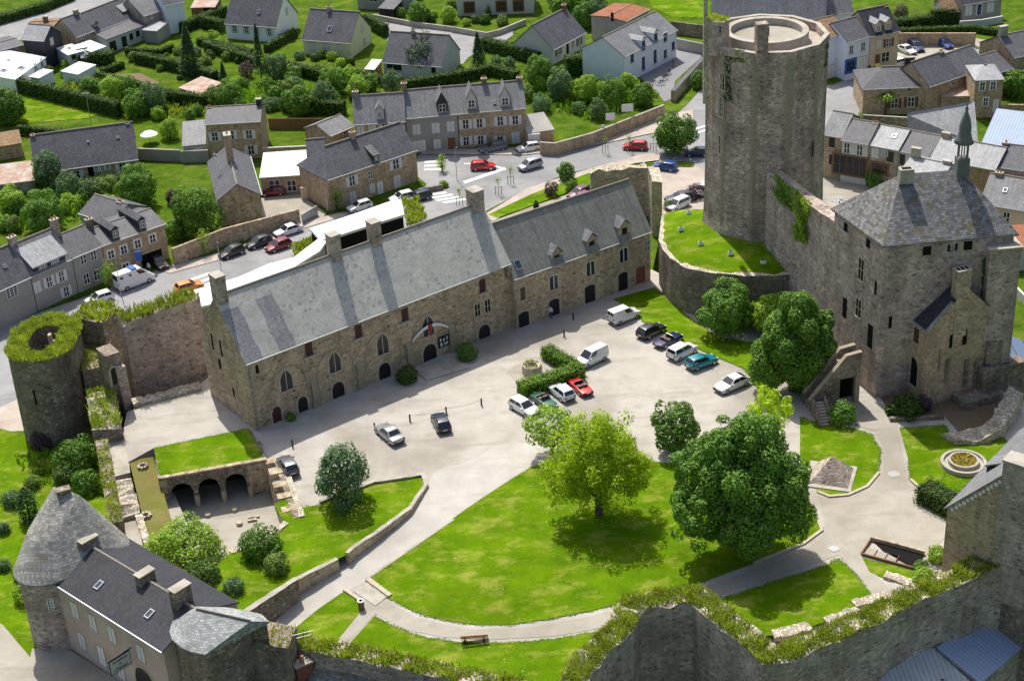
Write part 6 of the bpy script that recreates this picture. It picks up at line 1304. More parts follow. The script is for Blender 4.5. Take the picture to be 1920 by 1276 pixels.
hs('roadside_cottage', 'cottage with patched grey roof beyond the large dark dormer', 'house', (268, 30), (320, 13), 4.6, 8, 'greystone', 'slate_pale', (275, -10), C=[(258, -4, dict(mat='darkstone'))])
hs('roadside_cottage', 'pale blue walled cottage cut by the top edge', 'house', (308, 10), (344, 2), 6, 8, 'whiteblue', 'slate_pale', 4)
hs('slate_clad_house', 'narrow house clad in dark slates with small white window', 'house', (42, 73), (83, 76), 5.6, 5.5, 'slate_dark', 'slate_white', 1.9, W=[(97, 78, .9, 1.3, 'closed', 'right')], C=[(36, 53, dict(mat='darkstone', pots=0))])
hs('roadside_cottage', 'cottage with brown weathered roof and stone chimney by the road', 'house', (48, 57), (104, 55), 4.6, 6.5, 'darkstone', 'tile_brown', (80, 42), C=[(84, 30, dict(mat='darkstone', w=.9, pots=0))])
hs('roadside_cottage', 'plain grey roofed cottage at left edge behind the white metal roof', 'house', (-40, 105), (44, 84), 4.2, 7, 'darkstone', 'slate', (20, 76))
hs('white_metal_house', 'house wing with broad white ribbed metal roof and skylights', 'house extension', (27, 150), (85, 108), 2.8, 8.5, 'white', 'whitemetal', 1.2, mono=True, W=[(78, 118, .9, 1.6, 'plain', 'front'), (66, 125, .9, 1.2, 'plain', 'front')], S=[(40, 129, 1.2, 1.2), (7, 134, 1.2, 1.0), (16, 114, .6, .6)])
hs('flat_annex', 'small pale annex with white flat roof and roof light', 'house extension', (127, 104), (156, 96), 2.6, 4.5, 'paleren', 'membrane', .3, mono=True, W=[(138, 107, .9, .9, 'dark', 'front')], S=[(130, 92, .7, .7)])
hs('flat_annex', 'conservatory annex with blue white roof beside the roadside cottage', 'house extension', (170, 98), (197, 88), 2.4, 4.5, 'white', 'whitemetal', .5, mono=True)
hs('cabin', 'small orange brown timber cabin with grey roof in the garden', 'cabin', (152, 108), (170, 104), 1.8, 3.5, 'woodbrown', 'slate_white', .9, W=[(162, 106, .5, .6, 'plain', 'front')])
hs('grey_shed', 'grey shed with pale flat roof at end of the white lean-to', 'shed', (268, 57), (294, 59), 2.4, 4.5, 'greyren', 'slate_white', .4, mono=True)
hs('garden_shed', 'pale blue garden shed with white roof in front of the hedge', 'shed', (116, 134), (147, 140), 2.0, 4.5, 'whiteblue', 'membrane', .3, mono=True)
hs('garden_shed', 'small white roofed shed beside the ribbed metal roof', 'shed', (56, 144), (74, 147), 2.0, 3.6, 'whiteblue', 'membrane', .2, mono=True)
hs('garden_shed', 'tumbledown shed with patched grey and white sheets on its roof', 'shed', (337, 165), (375, 177), 1.7, 5.0, 'darkstone', 'rust', .5, mono=True)
hs('garden_shed', 'brown open fronted shed with rusty roof near the white house', 'shed', (358, 15), (403, 14), 2.3, 5, 'woodbrown', 'rust', .5, mono=True, W=[(388, 22, 1.6, 1.8, 'darkdoor', 'front')])
hs('garden_shed', 'dark garden shed with bright white roof below the grey house', 'shed', (685, 130), (702, 131), 1.8, 3.6, 'woodbrown', 'membrane', .5, mono=True)
hs('carport', 'dark car port with grey roof by the garden wall', 'shed', (710, 16), (738, 18), 2.0, 4, 'blackdoor', 'slate', .5, mono=True)
# shops right of the keep
hs('shop_house', 'white shop house with brown tiled roof and blue painted ground floor', 'house', (1540, 73), (1588, 61), 7.6, 8, 'whiteblue', 'tile_brown', (1556, 32), W=[(1574, 78, .8, 1.1, 'plain', 'front'), (1572, 103, .8, 1.2, 'plain', 'front'), (1563, 133, 2.0, 2.3, 'garage', 'front'), (1579, 130, 1.0, 2.2, 'bluegarage', 'front')])
hs('shop_house', 'white shop house with slate roof and blue framed shop window', 'house', (1589, 79), (1631, 68), 7.0, 8, 'whiteblue', 'slate', (1601, 34), W=[(1596, 93, .9, 1.4, 'plain', 'front'), (1618, 87, .9, 1.4, 'plain', 'front'), (1594, 124, 1.8, 1.9, 'shopblue', 'front'), (1615, 119, 2.0, 2.3, 'garage', 'front')])
hs('shop_house', 'beige house with dark mansard slates and two white dormers', 'house', (1632, 68), (1686, 57), 7.0, 8, 'beige', 'slate_dark', (1642, 15), W=[(1648, 84, 1.0, 1.5, 'closed', 'front'), (1666, 80, 1.0, 1.5, 'shutb', 'front'), (1645, 113, 1.0, 2.1, 'brown', 'front'), (1660, 107, 1.6, 1.8, 'plain', 'front')], D=[(1647, 53, dict(w=1.2, h=1.5, rh=.7, wall='beige', roof='slate_white', win=(.7, .9))), (1666, 49, dict(w=1.2, h=1.5, rh=.7, wall='beige', roof='slate_white', win=(.7, .9)))], C=[(1665, 10, dict(mat='brick', w=.7))])
hs('great_hall', 'large hall with long weathered grey roof right behind the keep', 'hall', (1335, 36), (1548, 33), 6.0, 16, 'greystone', 'slate_pale', 10.0, W=[])
hs('outhouse', 'pale gabled outhouse behind the brown tiled shop roof', 'house', (1553, 28), (1600, 22), 5, 7, 'whiteblue', 'slate_pale', 3.5)
hs('corner_inn', 'stone building with hipped slate roof turning the street corner', 'house', (1619, 167), (1740, 162), 4.6, 9, 'tanstone', 'slate', (1675, 126), hip=(3.6, 0), W=[(1677, 194, 1.1, 1.7, 'shutb', 'front'), (1708, 191, 1.1, 1.7, 'shutb', 'front'), (1705, 167, .5, .5, 'dark', 'front')], C=[(1706, 106, dict(w=1.6, mat='slate_dark', pots=0))], S=[(1700, 137, .5, .5)])
hs('stone_house', 'slate roofed stone house stepping back beside the corner building', 'house', (1741, 162), (1800, 142), 5.0, 8, 'tanstone', 'slate', (1750, 104), W=[(1788, 153, .9, 1.4, 'plain', 'front')], C=[(1784, 89, dict(w=1.0, mat='tanstone'))])
hs('stone_house', 'dark chimneyed slate house behind the narrow stone house', 'house', (1801, 142), (1852, 124), 5.0, 8, 'tanstone', 'slate', (1815, 88), C=[(1845, 104, dict(w=1.0, mat='blackdoor', pots=1))])
hs('narrow_house', 'tall narrow stone house with pale lead roof and white door', 'house', (1829, 151), (1882, 149), 6.4, 7, 'tanstone', 'slate_white', 1.2, hip=(2.0, 2.0), W=ws([(1842, 162), (1862, 161), (1848, 191)], .8, 1.4, 'whitesur')+[(1867, 198, .9, 2.2, 'door', 'front')], over=.15)
hs('lean_to', 'rusty roofed lean-to in front of the stone street house', 'shed', (1765, 181), (1822, 180), 2.6, 5.5, 'tanstone', 'rust', .7, mono=True)
hs('stone_house', 'plain stone house with tall grey chimney at the right edge', 'house', (1900, 108), (1985, 90), 5.4, 9, 'tanstone', 'slate', (1915, 60), C=[(1882, 48, dict(w=1.5, mat='concrete', pots=0, y=4.5))])
hs('stone_house', 'lower slate roofed house against the plain stone house', 'house', (1868, 137), (1898, 128), 4.0, 8, 'tanstone', 'slate', (1868, 97))
hs('blue_window_house', 'rendered house with pale blue windows behind pillared wall', 'house', (1805, 8), (1879, -4), 3.8, 8, 'greyren', 'slate', 4.0, W=[(1816, 20, 1.4, 1.9, 'closed', 'front'), (1836, 18, .9, 2.0, 'bluewin', 'front'), (1857, 14, 1.4, 1.9, 'closed', 'front')])
hs('side_house', 'brown roofed outhouse between the hedge and the blue window house', 'house', (1768, 22), (1800, 20), 2.4, 6, 'greyren', 'tile_brown', 1.8)
# row of houses behind the square tower
hs('row_house', 'stone row house next to the keep with pale slate roof', 'house', (1543, 251), (1579, 257), 6.9, 8, 'tanstone', 'slate_pale', (1580, 212), W=ws([(1560, 267), (1560, 299)], .9, 1.5, 'dark'))
hs('row_house', 'cream row house with brown shop front and round roof vent', 'house', (1579, 262), (1628, 270), 6.7, 8, 'paleren', 'slate', (1628, 229), W=ws([(1588, 278), (1612, 282)], .9, 1.7, 'glazed')+[(1598, 311, 5.2, 3.0, 'shopbrown', 'front')], C=[(1652, 231, dict(mat='darkstone', w=.9))])
hs('row_house', 'row house with silvery mottled roof and timbered upper floor', 'house', (1629, 271), (1685, 281), 6.5, 8, 'greystone', 'slate_white', (1680, 240), W=[(1641, 287, 1.1, 1.5, 'closed', 'front'), (1656, 286, 1.4, .8, 'grid', 'front'), (1669, 294, 1.0, 1.6, 'dark', 'front'), (1650, 316, 2.4, 1.6, 'shopbrown', 'front')], S=[(1677, 257, .7, .8)])
hs('row_house', 'row house with plain dark slate roof and cream wall', 'house', (1686, 282), (1742, 293), 6.3, 8, 'paleren', 'slate', (1730, 250), W=[(1692, 299, .8, 1.6, 'dark', 'front')])
hs('row_house', 'row house with bright silver roof and tall stone chimney', 'house', (1743, 294), (1800, 306), 6.2, 8, 'paleren', 'slate_white', (1775, 258), C=[(1766, 246, dict(mat='tanstone', w=1.2, pots=0))])
hs('row_house', 'row house with silver roof mostly hidden behind the lantern', 'house', (1801, 306), (1866, 318), 6.2, 8, 'tanstone', 'slate_white', (1845, 271))
hs('row_house', 'grey roofed row house at the right edge beyond the lantern', 'house', (1867, 312), (1960, 324), 6.2, 8, 'tanstone', 'slate', (1900, 273), C=[(1880, 265, dict(mat='darkstone', pots=1))])
hs('gable_wing', 'gabled front wing with pale roof and slit topped stone chimney', 'house', (1690, 320), (1765, 335), 5.6, 7, 'paleren', 'slate_white', (1745, 302), C=[(1717, 276, dict(mat='concrete', w=1.3, pots=0)), (1777, 300, dict(mat='concrete', w=1.2, pots=0))])
hs('brown_house', 'brown rendered house with worn pale roof right of the tower', 'house', (1838, 380), (1960, 400), 4.8, 9, 'beige', 'slate_pale', (1880, 330), W=[(1887, 408, .9, 1.7, 'plain', 'front'), (1930, 412, .9, 1.7, 'plain', 'front')], C=[(1874, 322, dict(mat='tanstone', w=1.0))], S=[(1885, 358, .6, .8)])
hs('blue_metal_shed', 'shed with ribbed pale blue metal roof at the right edge', 'shed', (1836, 282), (1975, 300), 3.6, 11, 'brick', 'metalroof', 2.5, mono=True)
t = thing('pale_hall', 'hall with huge plain pale grey roof behind the row houses', 'hall', (*xy(1765, 230, -2), TOWN)); o = np.array(t.location[:2])
P3 = [(*(xy(x, y, z)-o), z-TOWN) for x, y, z in [(1701, 250, -2.2), (1834, 268, -2.2), (1827, 190, 2.2), (1701, 212, .8)]]; m = MB(); m.add(P3+[(a, b, c-.25) for a, b, c in P3], [(0, 1, 2, 3), (7, 6, 5, 4), (0, 4, 5, 1), (1, 5, 6, 2), (2, 6, 7, 3), (3, 7, 4, 0)], M['slate_white']); m.build('roof', t)
c = np.mean([p[:2] for p in P3], 0); m = MB(); m.prism([tuple(c+(np.array(p[:2])-c)*.97) for p in P3], -.3, [p[2]-.27 for p in P3], M['paleren']); m.build('wall', t)
hs('garage', 'pale beige wall building at right edge beyond the tower', 'garage', (1893, 468), (1985, 462), 3.2, 6, 'paleren', 'tile', .5, mono=True)
# ruined gate by the market, with a yellow sign seen through it
RG = pxwall('ruined_gate', 'roofless ruined gate tower behind the lower wing of the range', [(1107, 318), (1180, 312), (1212, 313)], [1.5, 1.6, 1.4], -6, 1.6, mat='greystone', jit=.25, top='rubbletop', seed=40, turf=.15, dens=8)
pxwall('ruined_gate_pier', 'tall ruined pier at the right gable of the lower wing', [(1226, 312), (1232, 340)], [2.2, 2.5], -6, 1.5, mat='greystone', jit=.15, top='rubbletop', seed=41)
g = xy(1197, 330, -1); m = MB(); m.obox((0, 0, 0), (2.2, .1, 1.8), .2, PAINT['yellow']); m.obox((0, -.06, 0), (1.4, .05, .3), .2, M['ink']); o = m.build('yellow_poster'); o.location = (g[0], g[1]-1.2, -.6); tag(o, 'yellow poster board on the ruined gate tower wall', 'poster')
p0 = G(1135, 350, -1.4); m = MB(); m.box(-.35, .35, -.06, .06, -1.0, 1.0, M['dark']); o = m.build('loophole', RG); o.location = (p0[0]-RG.location[0]+.15, p0[1]-RG.location[1]-.9, -1.4)
m = MB(); r_ = np.random.default_rng(5)
# garden and street walls
def gw(label, px, h=1.8, mat='tanstone', w=.35, z=T6, top=None, name='garden_wall', **k): return wall(name, label, [xy(x, y, z+h) for x, y in px], z+h, z-.5, w, mat=mat, top=top, **k)
gw('long stone wall with coping between street and green garden', [(1012, 266), (1040, 268), (1110, 249), (1245, 196)], 2.1, top='concrete')
gw('white garage front set in the garden wall by the terrace', [(990, 252), (1012, 250)], 2.4, 'paleren')
gw('brown stone retaining wall behind the parked street cars', [(322, 466), (420, 428), (560, 392)], 2.6, 'rubble')
gw('stone wall with pier behind the gabled barn yard', [(338, 283), (390, 281)], 2.0, 'greyren')
gw('long grey wall between bungalow garden and the barn', [(258, 278), (337, 281)], 2.0, 'greyren')
gw('stone wall with blue capping below the swing lawn', [(492, 277), (577, 273)], 2.4, 'tanstone', top='zinc')
gw('dark plank fence behind the swing lawn', [(502, 222), (622, 222)], 1.9, 'woodbrown', .1, name='garden_fence')
gw('low stone wall edging the upper lane', [(700, 27), (775, 41), (846, 50)], 1.0, 'concrete')
gw('curved pale wall edging the villa garden', [(846, 50), (912, 61), (935, 56), (985, 36)], 1.1, 'concrete')
gw('grey school yard wall with coping', [(1268, 72), (1318, 82)], 2.0, 'greyren')
gw('dark stone wall behind the school yard', [(1258, 40), (1322, 48)], 2.4, 'darkstone')
gw('stone wall above the upper car park', [(1685, 62), (1830, 62)], 2.4, 'tanstone')
gw('white pillared garden wall of the blue window house', [(1800, 40), (1840, 37), (1880, 30)], 1.3, 'paleren')
gw('stone wall beside the narrow house', [(1876, 196), (1960, 196)], 2.2, 'tanstone')
gw('courtyard wall with white capping before the corner building', [(1618, 215), (1702, 220)], 2.4, 'darkstone', top='concrete')
gw('curved slate topped wall at the school gate', [(1262, 170), (1272, 158), (1318, 108)], 2.0, 'rubble', .8, top='slate')
gw('low hedge bank wall at the street garden tip', [(783, 354), (830, 346)], .8, 'darkstone')
gw('pale road retaining wall right of the square tower', [(1888, 520), (1925, 556)], 1.2, 'paleren')
gw('grey gate wall of the barn yard', [(565, 402), (594, 385)], 1.6, 'zinc', .12)
gw('tan rendered yard wall beside the corner house', [(563, 352), (606, 345), (612, 372)], 2.0, 'beige')
# ================================================================ TREES, HEDGES, VEHICLES, SMALL THINGS
# castle trees
def big_tree(kind, px, py, rpx, label, z0, seed, hk=1.0, lobes=None, leafs=None, up=None, n=None, lr=None, ls=None, blobs=((0, 0, 0, 1),)):
    lm, l_s, n3, lb, l_r, hw, tr = KIND[kind]; R = rpx/16.0
    for _ in range(5): u = up if up else R*hw*hk*.98; p = G(px, py, z0+u); R = rpx/pxm(p)
    rng = np.random.default_rng(seed); PP, NN = [], []; nt_ = n or int(n3*(R/3)**2); sw = sum(b[3]**2 for b in blobs)
    for bx, by, bz, br in blobs:
        pts, nm = crown_points(rng, R*br, R*hw*hk*br, lobes or lb, int(nt_*br**2/sw), lr or l_r, -.8, kind in AIRY); PP.append(pts+np.array([bx, by, bz])*R); NN.append(nm)
    pts, nm = np.concatenate(PP), np.concatenate(NN)
    root = thing('tree', label, 'tree', (p[0], p[1], z0)); me = leaf_mesh('crown', pts, nm, (ls or l_s)*(.65+.7*rng.random(len(pts))), LEAF[lm], rng=rng); inst('crown', me, root, (0, 0, u))
    trunk_mesh(R, hw*hk, .3, kind, rng).build('trunk', root); return root
big_tree('maple', 1388, 893, 138, 'huge dense dark green maple at the end of the great lawn', 0, 11, 1.0, up=8.2, lobes=34, lr=.28, n=95000, ls=.28, blobs=((0, 0, 0, .72), (-.52, .1, -.05, .45), (.56, 0, -.1, .44), (.1, -.35, -.2, .5), (.25, .3, .35, .42), (-.25, 0, .42, .4), (-.55, -.2, -.4, .46), (.55, -.15, -.42, .48), (0, .3, -.35, .5), (.05, -.5, -.5, .42), (.02, 0, .6, .3)))
big_tree('acacia', 1120, 868, 114, 'airy yellow green acacia on the great lawn with round shadow', -.2, 12, 1.0, 90, lr=.17, n=27000, ls=.25, up=6.3, blobs=((0, 0, 0, .85), (-.5, 0, -.2, .5), (.5, 0, -.15, .5), (.05, 0, .45, .5)))
big_tree('maple', 1487, 655, 84, 'tall dark irregular tree in front of the square tower wall', 0, 13, 1.15, 11, lr=.42, n=42000, ls=.29, blobs=((0, 0, 0, .78), (.12, 0, .85, .5), (-.5, 0, -.35, .5), (.55, 0, .1, .42), (.62, .2, .55, .3), (-.3, 0, .4, .4), (.35, -.1, -.6, .45)))
big_tree('round', 1268, 803, 46, 'small deep green tree between the acacia and the dark maple', 0, 14, 1.1, 24)
big_tree('acacia', 1440, 772, 46, 'light lime tree crown behind the dark maple', 0, 15, .9, 26, up=5.5, n=3200)
big_tree('lime', 1032, 800, 50, 'fresh green low tree left of the acacia beside parked cars', 0, 16, .7, 26, up=3.4, n=2600)
tree('round', 1361, 580, 54, 'round green tree below the curved retaining wall', 0)
tree('lime', 1446, 592, 42, 'yellow green tree peeping between round tree and tall dark tree', 0)
tree('blue', 640, 893, 56, 'round dark tree standing alone on the left lawn', 0)
tree('limeshrub', 348, 1045, 80, 'large spreading bright green shrub in front of the cellar floor', -3.0, 'shrub', 'shrub')
tree('shrub', 488, 1022, 42, 'light green shrub above the drive wall', -.2, 'shrub', 'shrub')
tree('oliveshrub', 517, 1058, 26, 'yellowish shrub at the corner of the drive wall', 0, 'shrub', 'shrub')
tree('blueshrub', 437, 1100, 22, 'small round variegated shrub on the shaded lawn', -.2, 'shrub', 'shrub')
tree('darkshrub', 380, 1085, 42, 'dark shaded shrub behind the inn roof', -1.5, 'shrub', 'shrub')
tree('shrub', 143, 858, 44, 'big round glossy shrub beside the long garden wall', -4.4, 'shrub', 'shrub')
tree('purpleshrub', 108, 806, 26, 'purple flowering lilac at the foot of the round tower', -4.4, 'shrub', 'shrub')
tree('purpleshrub', 78, 826, 22, 'smaller purple leaved shrub left of the lilac', -4.4, 'shrub', 'shrub')
tree('shrub', 90, 800, 20, 'green shrub in the tower shadow between purple shrubs', -4.4, 'shrub', 'shrub')
for i, (px, py, r, k, lb) in enumerate([(120, 888, 24, 'oliveshrub', 'brownish shrub below the round glossy shrub'), (160, 905, 28, 'shrub', 'spreading shrub behind the cone roof tip'), (50, 945, 30, 'cypress', 'dark columnar evergreen left of the cone roof'), (20, 935, 20, 'blueshrub', 'grey green shrub at the left edge by the evergreen'), (42, 1075, 20, 'shrub', 'bright shrub beside the gate tower wall'), (44, 1115, 22, 'limeshrub', 'light shrub at the foot of the gate tower'), (5, 990, 14, 'blueshrub', 'low lavender bush at the left edge'), (6, 1060, 14, 'blueshrub', 'second low lavender bush lower on the left edge'), (60, 905, 16, 'oliveshrub', 'small bushy border plant above the evergreen'), (195, 990, 20, 'oliveshrub', 'low bush beside the garden wall end')]): tree(k, px, py, r, lb, -4.4, 'shrub' if k != 'cypress' else 'tree', 'shrub' if k != 'cypress' else 'tree')
for px, py, r, k, lb in [(763, 703, 21, 'darkshrub', 'rounded clipped bush left of the arched main door'), (875, 660, 21, 'shrub', 'rounded clipped bush right of the arched main door'), (545, 782, 9, 'shrub', 'little ball shrub in pot between two dark doors'), (1578, 776, 28, 'shrub', 'low spreading shrub beside the garden steps'), (1700, 762, 30, 'darkshrub', 'dark shaded shrub at the foot of the annex'), (1728, 758, 20, 'purpleshrub', 'dark purple shrub beside the annex corner'), (1735, 1085, 24, 'limeshrub', 'bright green bush below the sunken stair'), (1757, 1040, 20, 'limeshrub', 'bright bush climbing against the stone lodge'), (1728, 1062, 16, 'shrub', 'small bush at the end of the stair pit'), (1655, 700, 26, 'darkshrub', 'dark ivy mass at the tower corner'), (1425, 545, 26, 'darkshrub', 'dark ivy clump on the retaining wall')]: tree(k, px, py, r, lb, 0, 'bush', 'bush')
hedge([G(1741, 940, 0), G(1776, 958, 0)], 2.4, 2.0, 'rounded clipped box hedge beside the stone lodge', 0, 'hedge', 60, size=.22)
hedge([G(1030, 672, 0), G(1080, 702, 0)], 1.6, 1.5, 'short clipped hedge arm right of the stone well', 0, 'ivy', 70, size=.22)
hedge([G(985, 738, 0), G(1082, 708, 0)], 1.7, 1.5, 'long clipped hedge in front of the stone well', 0, 'ivy', 70, size=.22)
# town trees: kind, crown centre, half width, label
for k, px, py, r, lb in [
 ('maple', 10, 200, 34, 'dark broad tree at the left edge by the field'), ('maple', 1266, 252, 40, 'dark round street tree left of the keep'), ('blue', 88, 322, 34, 'bluish tree in front of the bungalow'), ('round', 80, 400, 42, 'spreading tree below the bungalow at left'), ('lime', 20, 380, 30, 'light tree at left edge below the rusty shed'),
 ('blue', 130, 352, 26, 'grey green tree beside the bungalow gable'), ('round', 255, 350, 40, 'bushy dark tree behind the street houses'), ('olive', 200, 352, 22, 'small shrub tree below the bungalow door'), ('round', 368, 398, 46, 'dark green tree beside the gabled barn'), ('purple', 323, 370, 13, 'little purple tree on the barn lawn'), ('maple', 328, 430, 20, 'dark shrub tree above the street wall'),
 ('conifer', 352, 95, 30, 'broad pale conifer in the middle of the gardens'), ('fir', 485, 105, 18, 'slender dark fir below the white house'), ('blue', 516, 130, 24, 'bluish tree right of the slender fir'), ('purple', 462, 132, 14, 'small coppery tree on the garden lawn'), ('conifer', 418, 138, 13, 'small dark fir on the garden lawn'), ('pine', 793, 100, 34, 'tall thin pine in front of the grey house'), ('conifer', 896, 98, 22, 'dense pointed cypress tree by the upper lane'), ('cypress', 777, 22, 8, 'dark pillar cypress in the villa garden'), ('cypress', 915, 22, 10, 'dark pillar cypress before the villa'),
 ('round', 430, 178, 26, 'feathery tree behind the two storey stone house'), ('olive', 400, 180, 20, 'thin tree left of the stone house chimney'), ('round', 560, 190, 30, 'tree behind the swing lawn fence'), ('blue', 610, 180, 24, 'bluish tree at right end of the plank fence'), ('round', 625, 152, 26, 'young spreading tree behind the terrace end'), ('lime', 317, 243, 20, 'bright round tree beside the bungalow'), ('round', 255, 195, 26, 'garden tree among vegetable plots'), ('lime', 210, 170, 26, 'light garden tree beside the dark hedge'), ('blue', 285, 185, 26, 'grey leaved garden tree below the vegetable bed'), ('round', 170, 165, 22, 'garden tree at the middle of the dark hedge'), ('round', 235, 165, 22, 'garden tree between two light trees'),
 ('blue', 735, 155, 20, 'bluish tree behind the terrace chimneys'), ('lime', 670, 165, 22, 'light tree behind the low terrace'), ('round', 1010, 135, 30, 'tall loose tree right of the terrace'), ('blue', 1050, 160, 28, 'bluish tree in the green street garden'), ('lime', 1098, 168, 26, 'bright lime round tree in the green street garden'), ('round', 1150, 175, 28, 'dark leafy tree by the street garden wall'), ('lime', 1176, 155, 18, 'lime bush tree under the school hedge'), ('round', 1205, 178, 24, 'tree at the school gate corner'), ('blue', 1120, 205, 18, 'pale flowering tree at the street garden wall'), ('olive', 987, 175, 16, 'brownish palm like tree beside the terrace gable'), ('blueshrub', 1015, 198, 20, 'white flowering bush in the terrace garden'),
 ('round', 1095, 30, 24, 'round tree right of the gabled house'), ('maple', 1060, 12, 26, 'dark trees at the top edge behind the gabled house'), ('maple', 1115, 8, 24, 'dark tree beside the orange tiled barn'), ('round', 1312, 150, 18, 'dark tree pressed against the keep left side'), ('maple', 1905, 158, 26, 'dark tree beside the narrow house at right edge'), ('purple', 1690, 25, 14, 'dark purple tree behind the beige shop house'),
 ('round', 1062, 322, 18, 'round young tree on the verge by the ruined gate'), ('round', 1072, 350, 12, 'smaller tree beside the footpath'), ('purple', 1033, 355, 13, 'dark purple tree on the verge'), ('cypress', 1005, 385, 8, 'small clipped evergreen cone by the footpath'), ('young', 828, 305, 12, 'slim street tree before the terrace'), ('young', 630, 370, 16, 'slim street tree before the corner house'), ('young', 380, 452, 17, 'slim street tree before the stone retaining wall'), ('young', 202, 515, 18, 'slim street tree beside the white ambulance'), ('limeshrub', 832, 346, 8, 'planter bush at the foot of the street sign'), ('blueshrub', 1255, 385, 12, 'bluish shrub at the edge of the car park'), ('purpleshrub', 1303, 360, 18, 'dark purple bush among parked cars beside the keep'), ('round', 1640, 338, 17, 'leafy bush before the row house shop front'), ('round', 1575, 235, 9, 'small tree between keep and row houses'),
 ('round', 785, 25, 22, 'big round bush in the villa garden'), ('lime', 840, 28, 16, 'light bush in the villa garden'), ('shrub', 750, 25, 12, 'small round bush near the car port'), ('blueshrub', 930, 115, 12, 'pale round bush by the upper lawn'), ('blueshrub', 955, 118, 12, 'second pale round bush by the upper lawn'), ('darkshrub', 590, 108, 9, 'clipped ball bush at the yellow house'), ('limeshrub', 400, 68, 12, 'rounded yellow shrub by the hedge corner'), ('limeshrub', 412, 78, 10, 'low rounded shrub by the hedge corner')]:
    tree(k, px, py, r, lb, T6, 'bush' if 'shrub' in k else 'tree', 'bush' if 'shrub' in k else 'tree')
def grove(label, group, px, n, kinds, r0, r1, seed, cat='bush', name='bush'):
    rg_ = random.Random(seed); xs = [p[0] for p in px]; ys = [p[1] for p in px]; k = 0
    while k < n:
        x, y = rg_.uniform(min(xs), max(xs)), rg_.uniform(min(ys), max(ys))
        if in_poly(np.array([x]), np.array([y]), px)[0]: tree(rg_.choice(kinds), x, y, rg_.uniform(r0, r1), label, T6, cat, name, group); k += 1
MIX = ['shrub', 'limeshrub', 'blueshrub', 'oliveshrub', 'darkshrub']
grove('one of the mixed garden shrubs among the vegetable plots', 'shrubs of the vegetable garden', [(150, 150), (215, 140), (330, 185), (400, 205), (330, 225), (215, 205)], 22, MIX+['round', 'lime'], 7, 17, 1)
grove('one of the bushes growing wild behind the two storey stone house', 'bushes of the back gardens', [(390, 160), (470, 145), (640, 165), (640, 200), (520, 205), (400, 195)], 24, MIX+['round', 'olive'], 8, 19, 2)
grove('one of the bushes thronging below the long bungalow', 'bushes below the bungalow', [(0, 340), (60, 350), (235, 340), (250, 365), (140, 420), (0, 440)], 18, MIX+['round'], 10, 22, 3)
grove('one of the leafy shrubs crowding the green street garden', 'shrubs of the street garden', [(1000, 150), (1080, 140), (1190, 150), (1230, 180), (1130, 215), (1010, 200)], 16, MIX+['round', 'lime'], 8, 18, 4)
grove('one of the shrubs on the lawns below the detached houses', 'shrubs of the detached houses', [(545, 95), (660, 105), (720, 130), (700, 150), (560, 140), (420, 110)], 16, MIX, 5, 11, 5)
grove('one of the shrubs in the villa gardens at the top edge', 'shrubs of the villa gardens', [(770, 12), (850, 5), (900, 25), (985, 25), (920, 50), (780, 38)], 12, MIX, 5, 12, 6)
grove('one of the trees beyond the gabled house at the top edge', 'trees at the top edge', [(1000, -10), (1125, -10), (1120, 30), (1090, 45), (1060, 5)], 8, ['round', 'maple', 'blue'], 14, 24, 7, 'tree', 'tree')
grove('one of the low bushes round the garden sheds at upper left', 'bushes round the garden sheds', [(60, 130), (110, 110), (180, 125), (150, 165), (90, 155)], 9, MIX, 6, 12, 8)
grove('one of the mixed shrubs along the upper garden hedges', 'shrubs along the upper hedges', [(190, 105), (330, 95), (420, 100), (480, 130), (420, 150), (300, 145)], 18, MIX+['round'], 5, 12, 9)
grove('one of the small trees between the back gardens and the terrace', 'small trees behind the terrace', [(500, 130), (640, 130), (700, 160), (650, 175), (520, 170)], 9, ['round', 'blue', 'olive', 'lime'], 13, 22, 10, 'tree', 'tree')
for i, (px, py) in enumerate([(935, 365), (958, 345), (862, 385), (1135, 288), (1225, 283), (1180, 285)]):
    p = G(px, py, T6); t = thing('sapling', ['thin bare sapling with stakes on the verge', 'thin staked sapling farther along the verge', 'thin staked sapling by the zebra crossing', 'thin bare sapling beside the street bend', 'thin staked sapling near the blue car', 'thin staked sapling between bare street saplings'][i], 'sapling', p)
    m = MB(); m.tube([(0, 0, 0), (0, 0, 2.6)], [.05, .02], M['bark'], 5)
    for a_ in range(5): m.tube([(0, 0, 1.5+.2*a_), (.5*math.cos(a_*2.4), .5*math.sin(a_*2.4), 2.3+.2*a_)], [.025, .008], M['bark'], 4)
    m.build('trunk', t); m = MB()
    for x in (-.45, .45): m.tube([(x, 0, 0), (x, 0, 1.4)], .05, M['woodbrown'], 5)
    m.tube([(-.45, 0, 1.2), (.45, 0, 1.2)], .03, M['woodbrown'], 4); m.build('stake', t)
    q = sph(RNG, 130)*.7*RNG.random((130, 1))+np.array([0, 0, 2.4]); inst('crown', leaf_mesh('crown', q, sph(RNG, 130), .16, LEAF['lime']), t)
g = lambda x, y: G(x, y, T6)
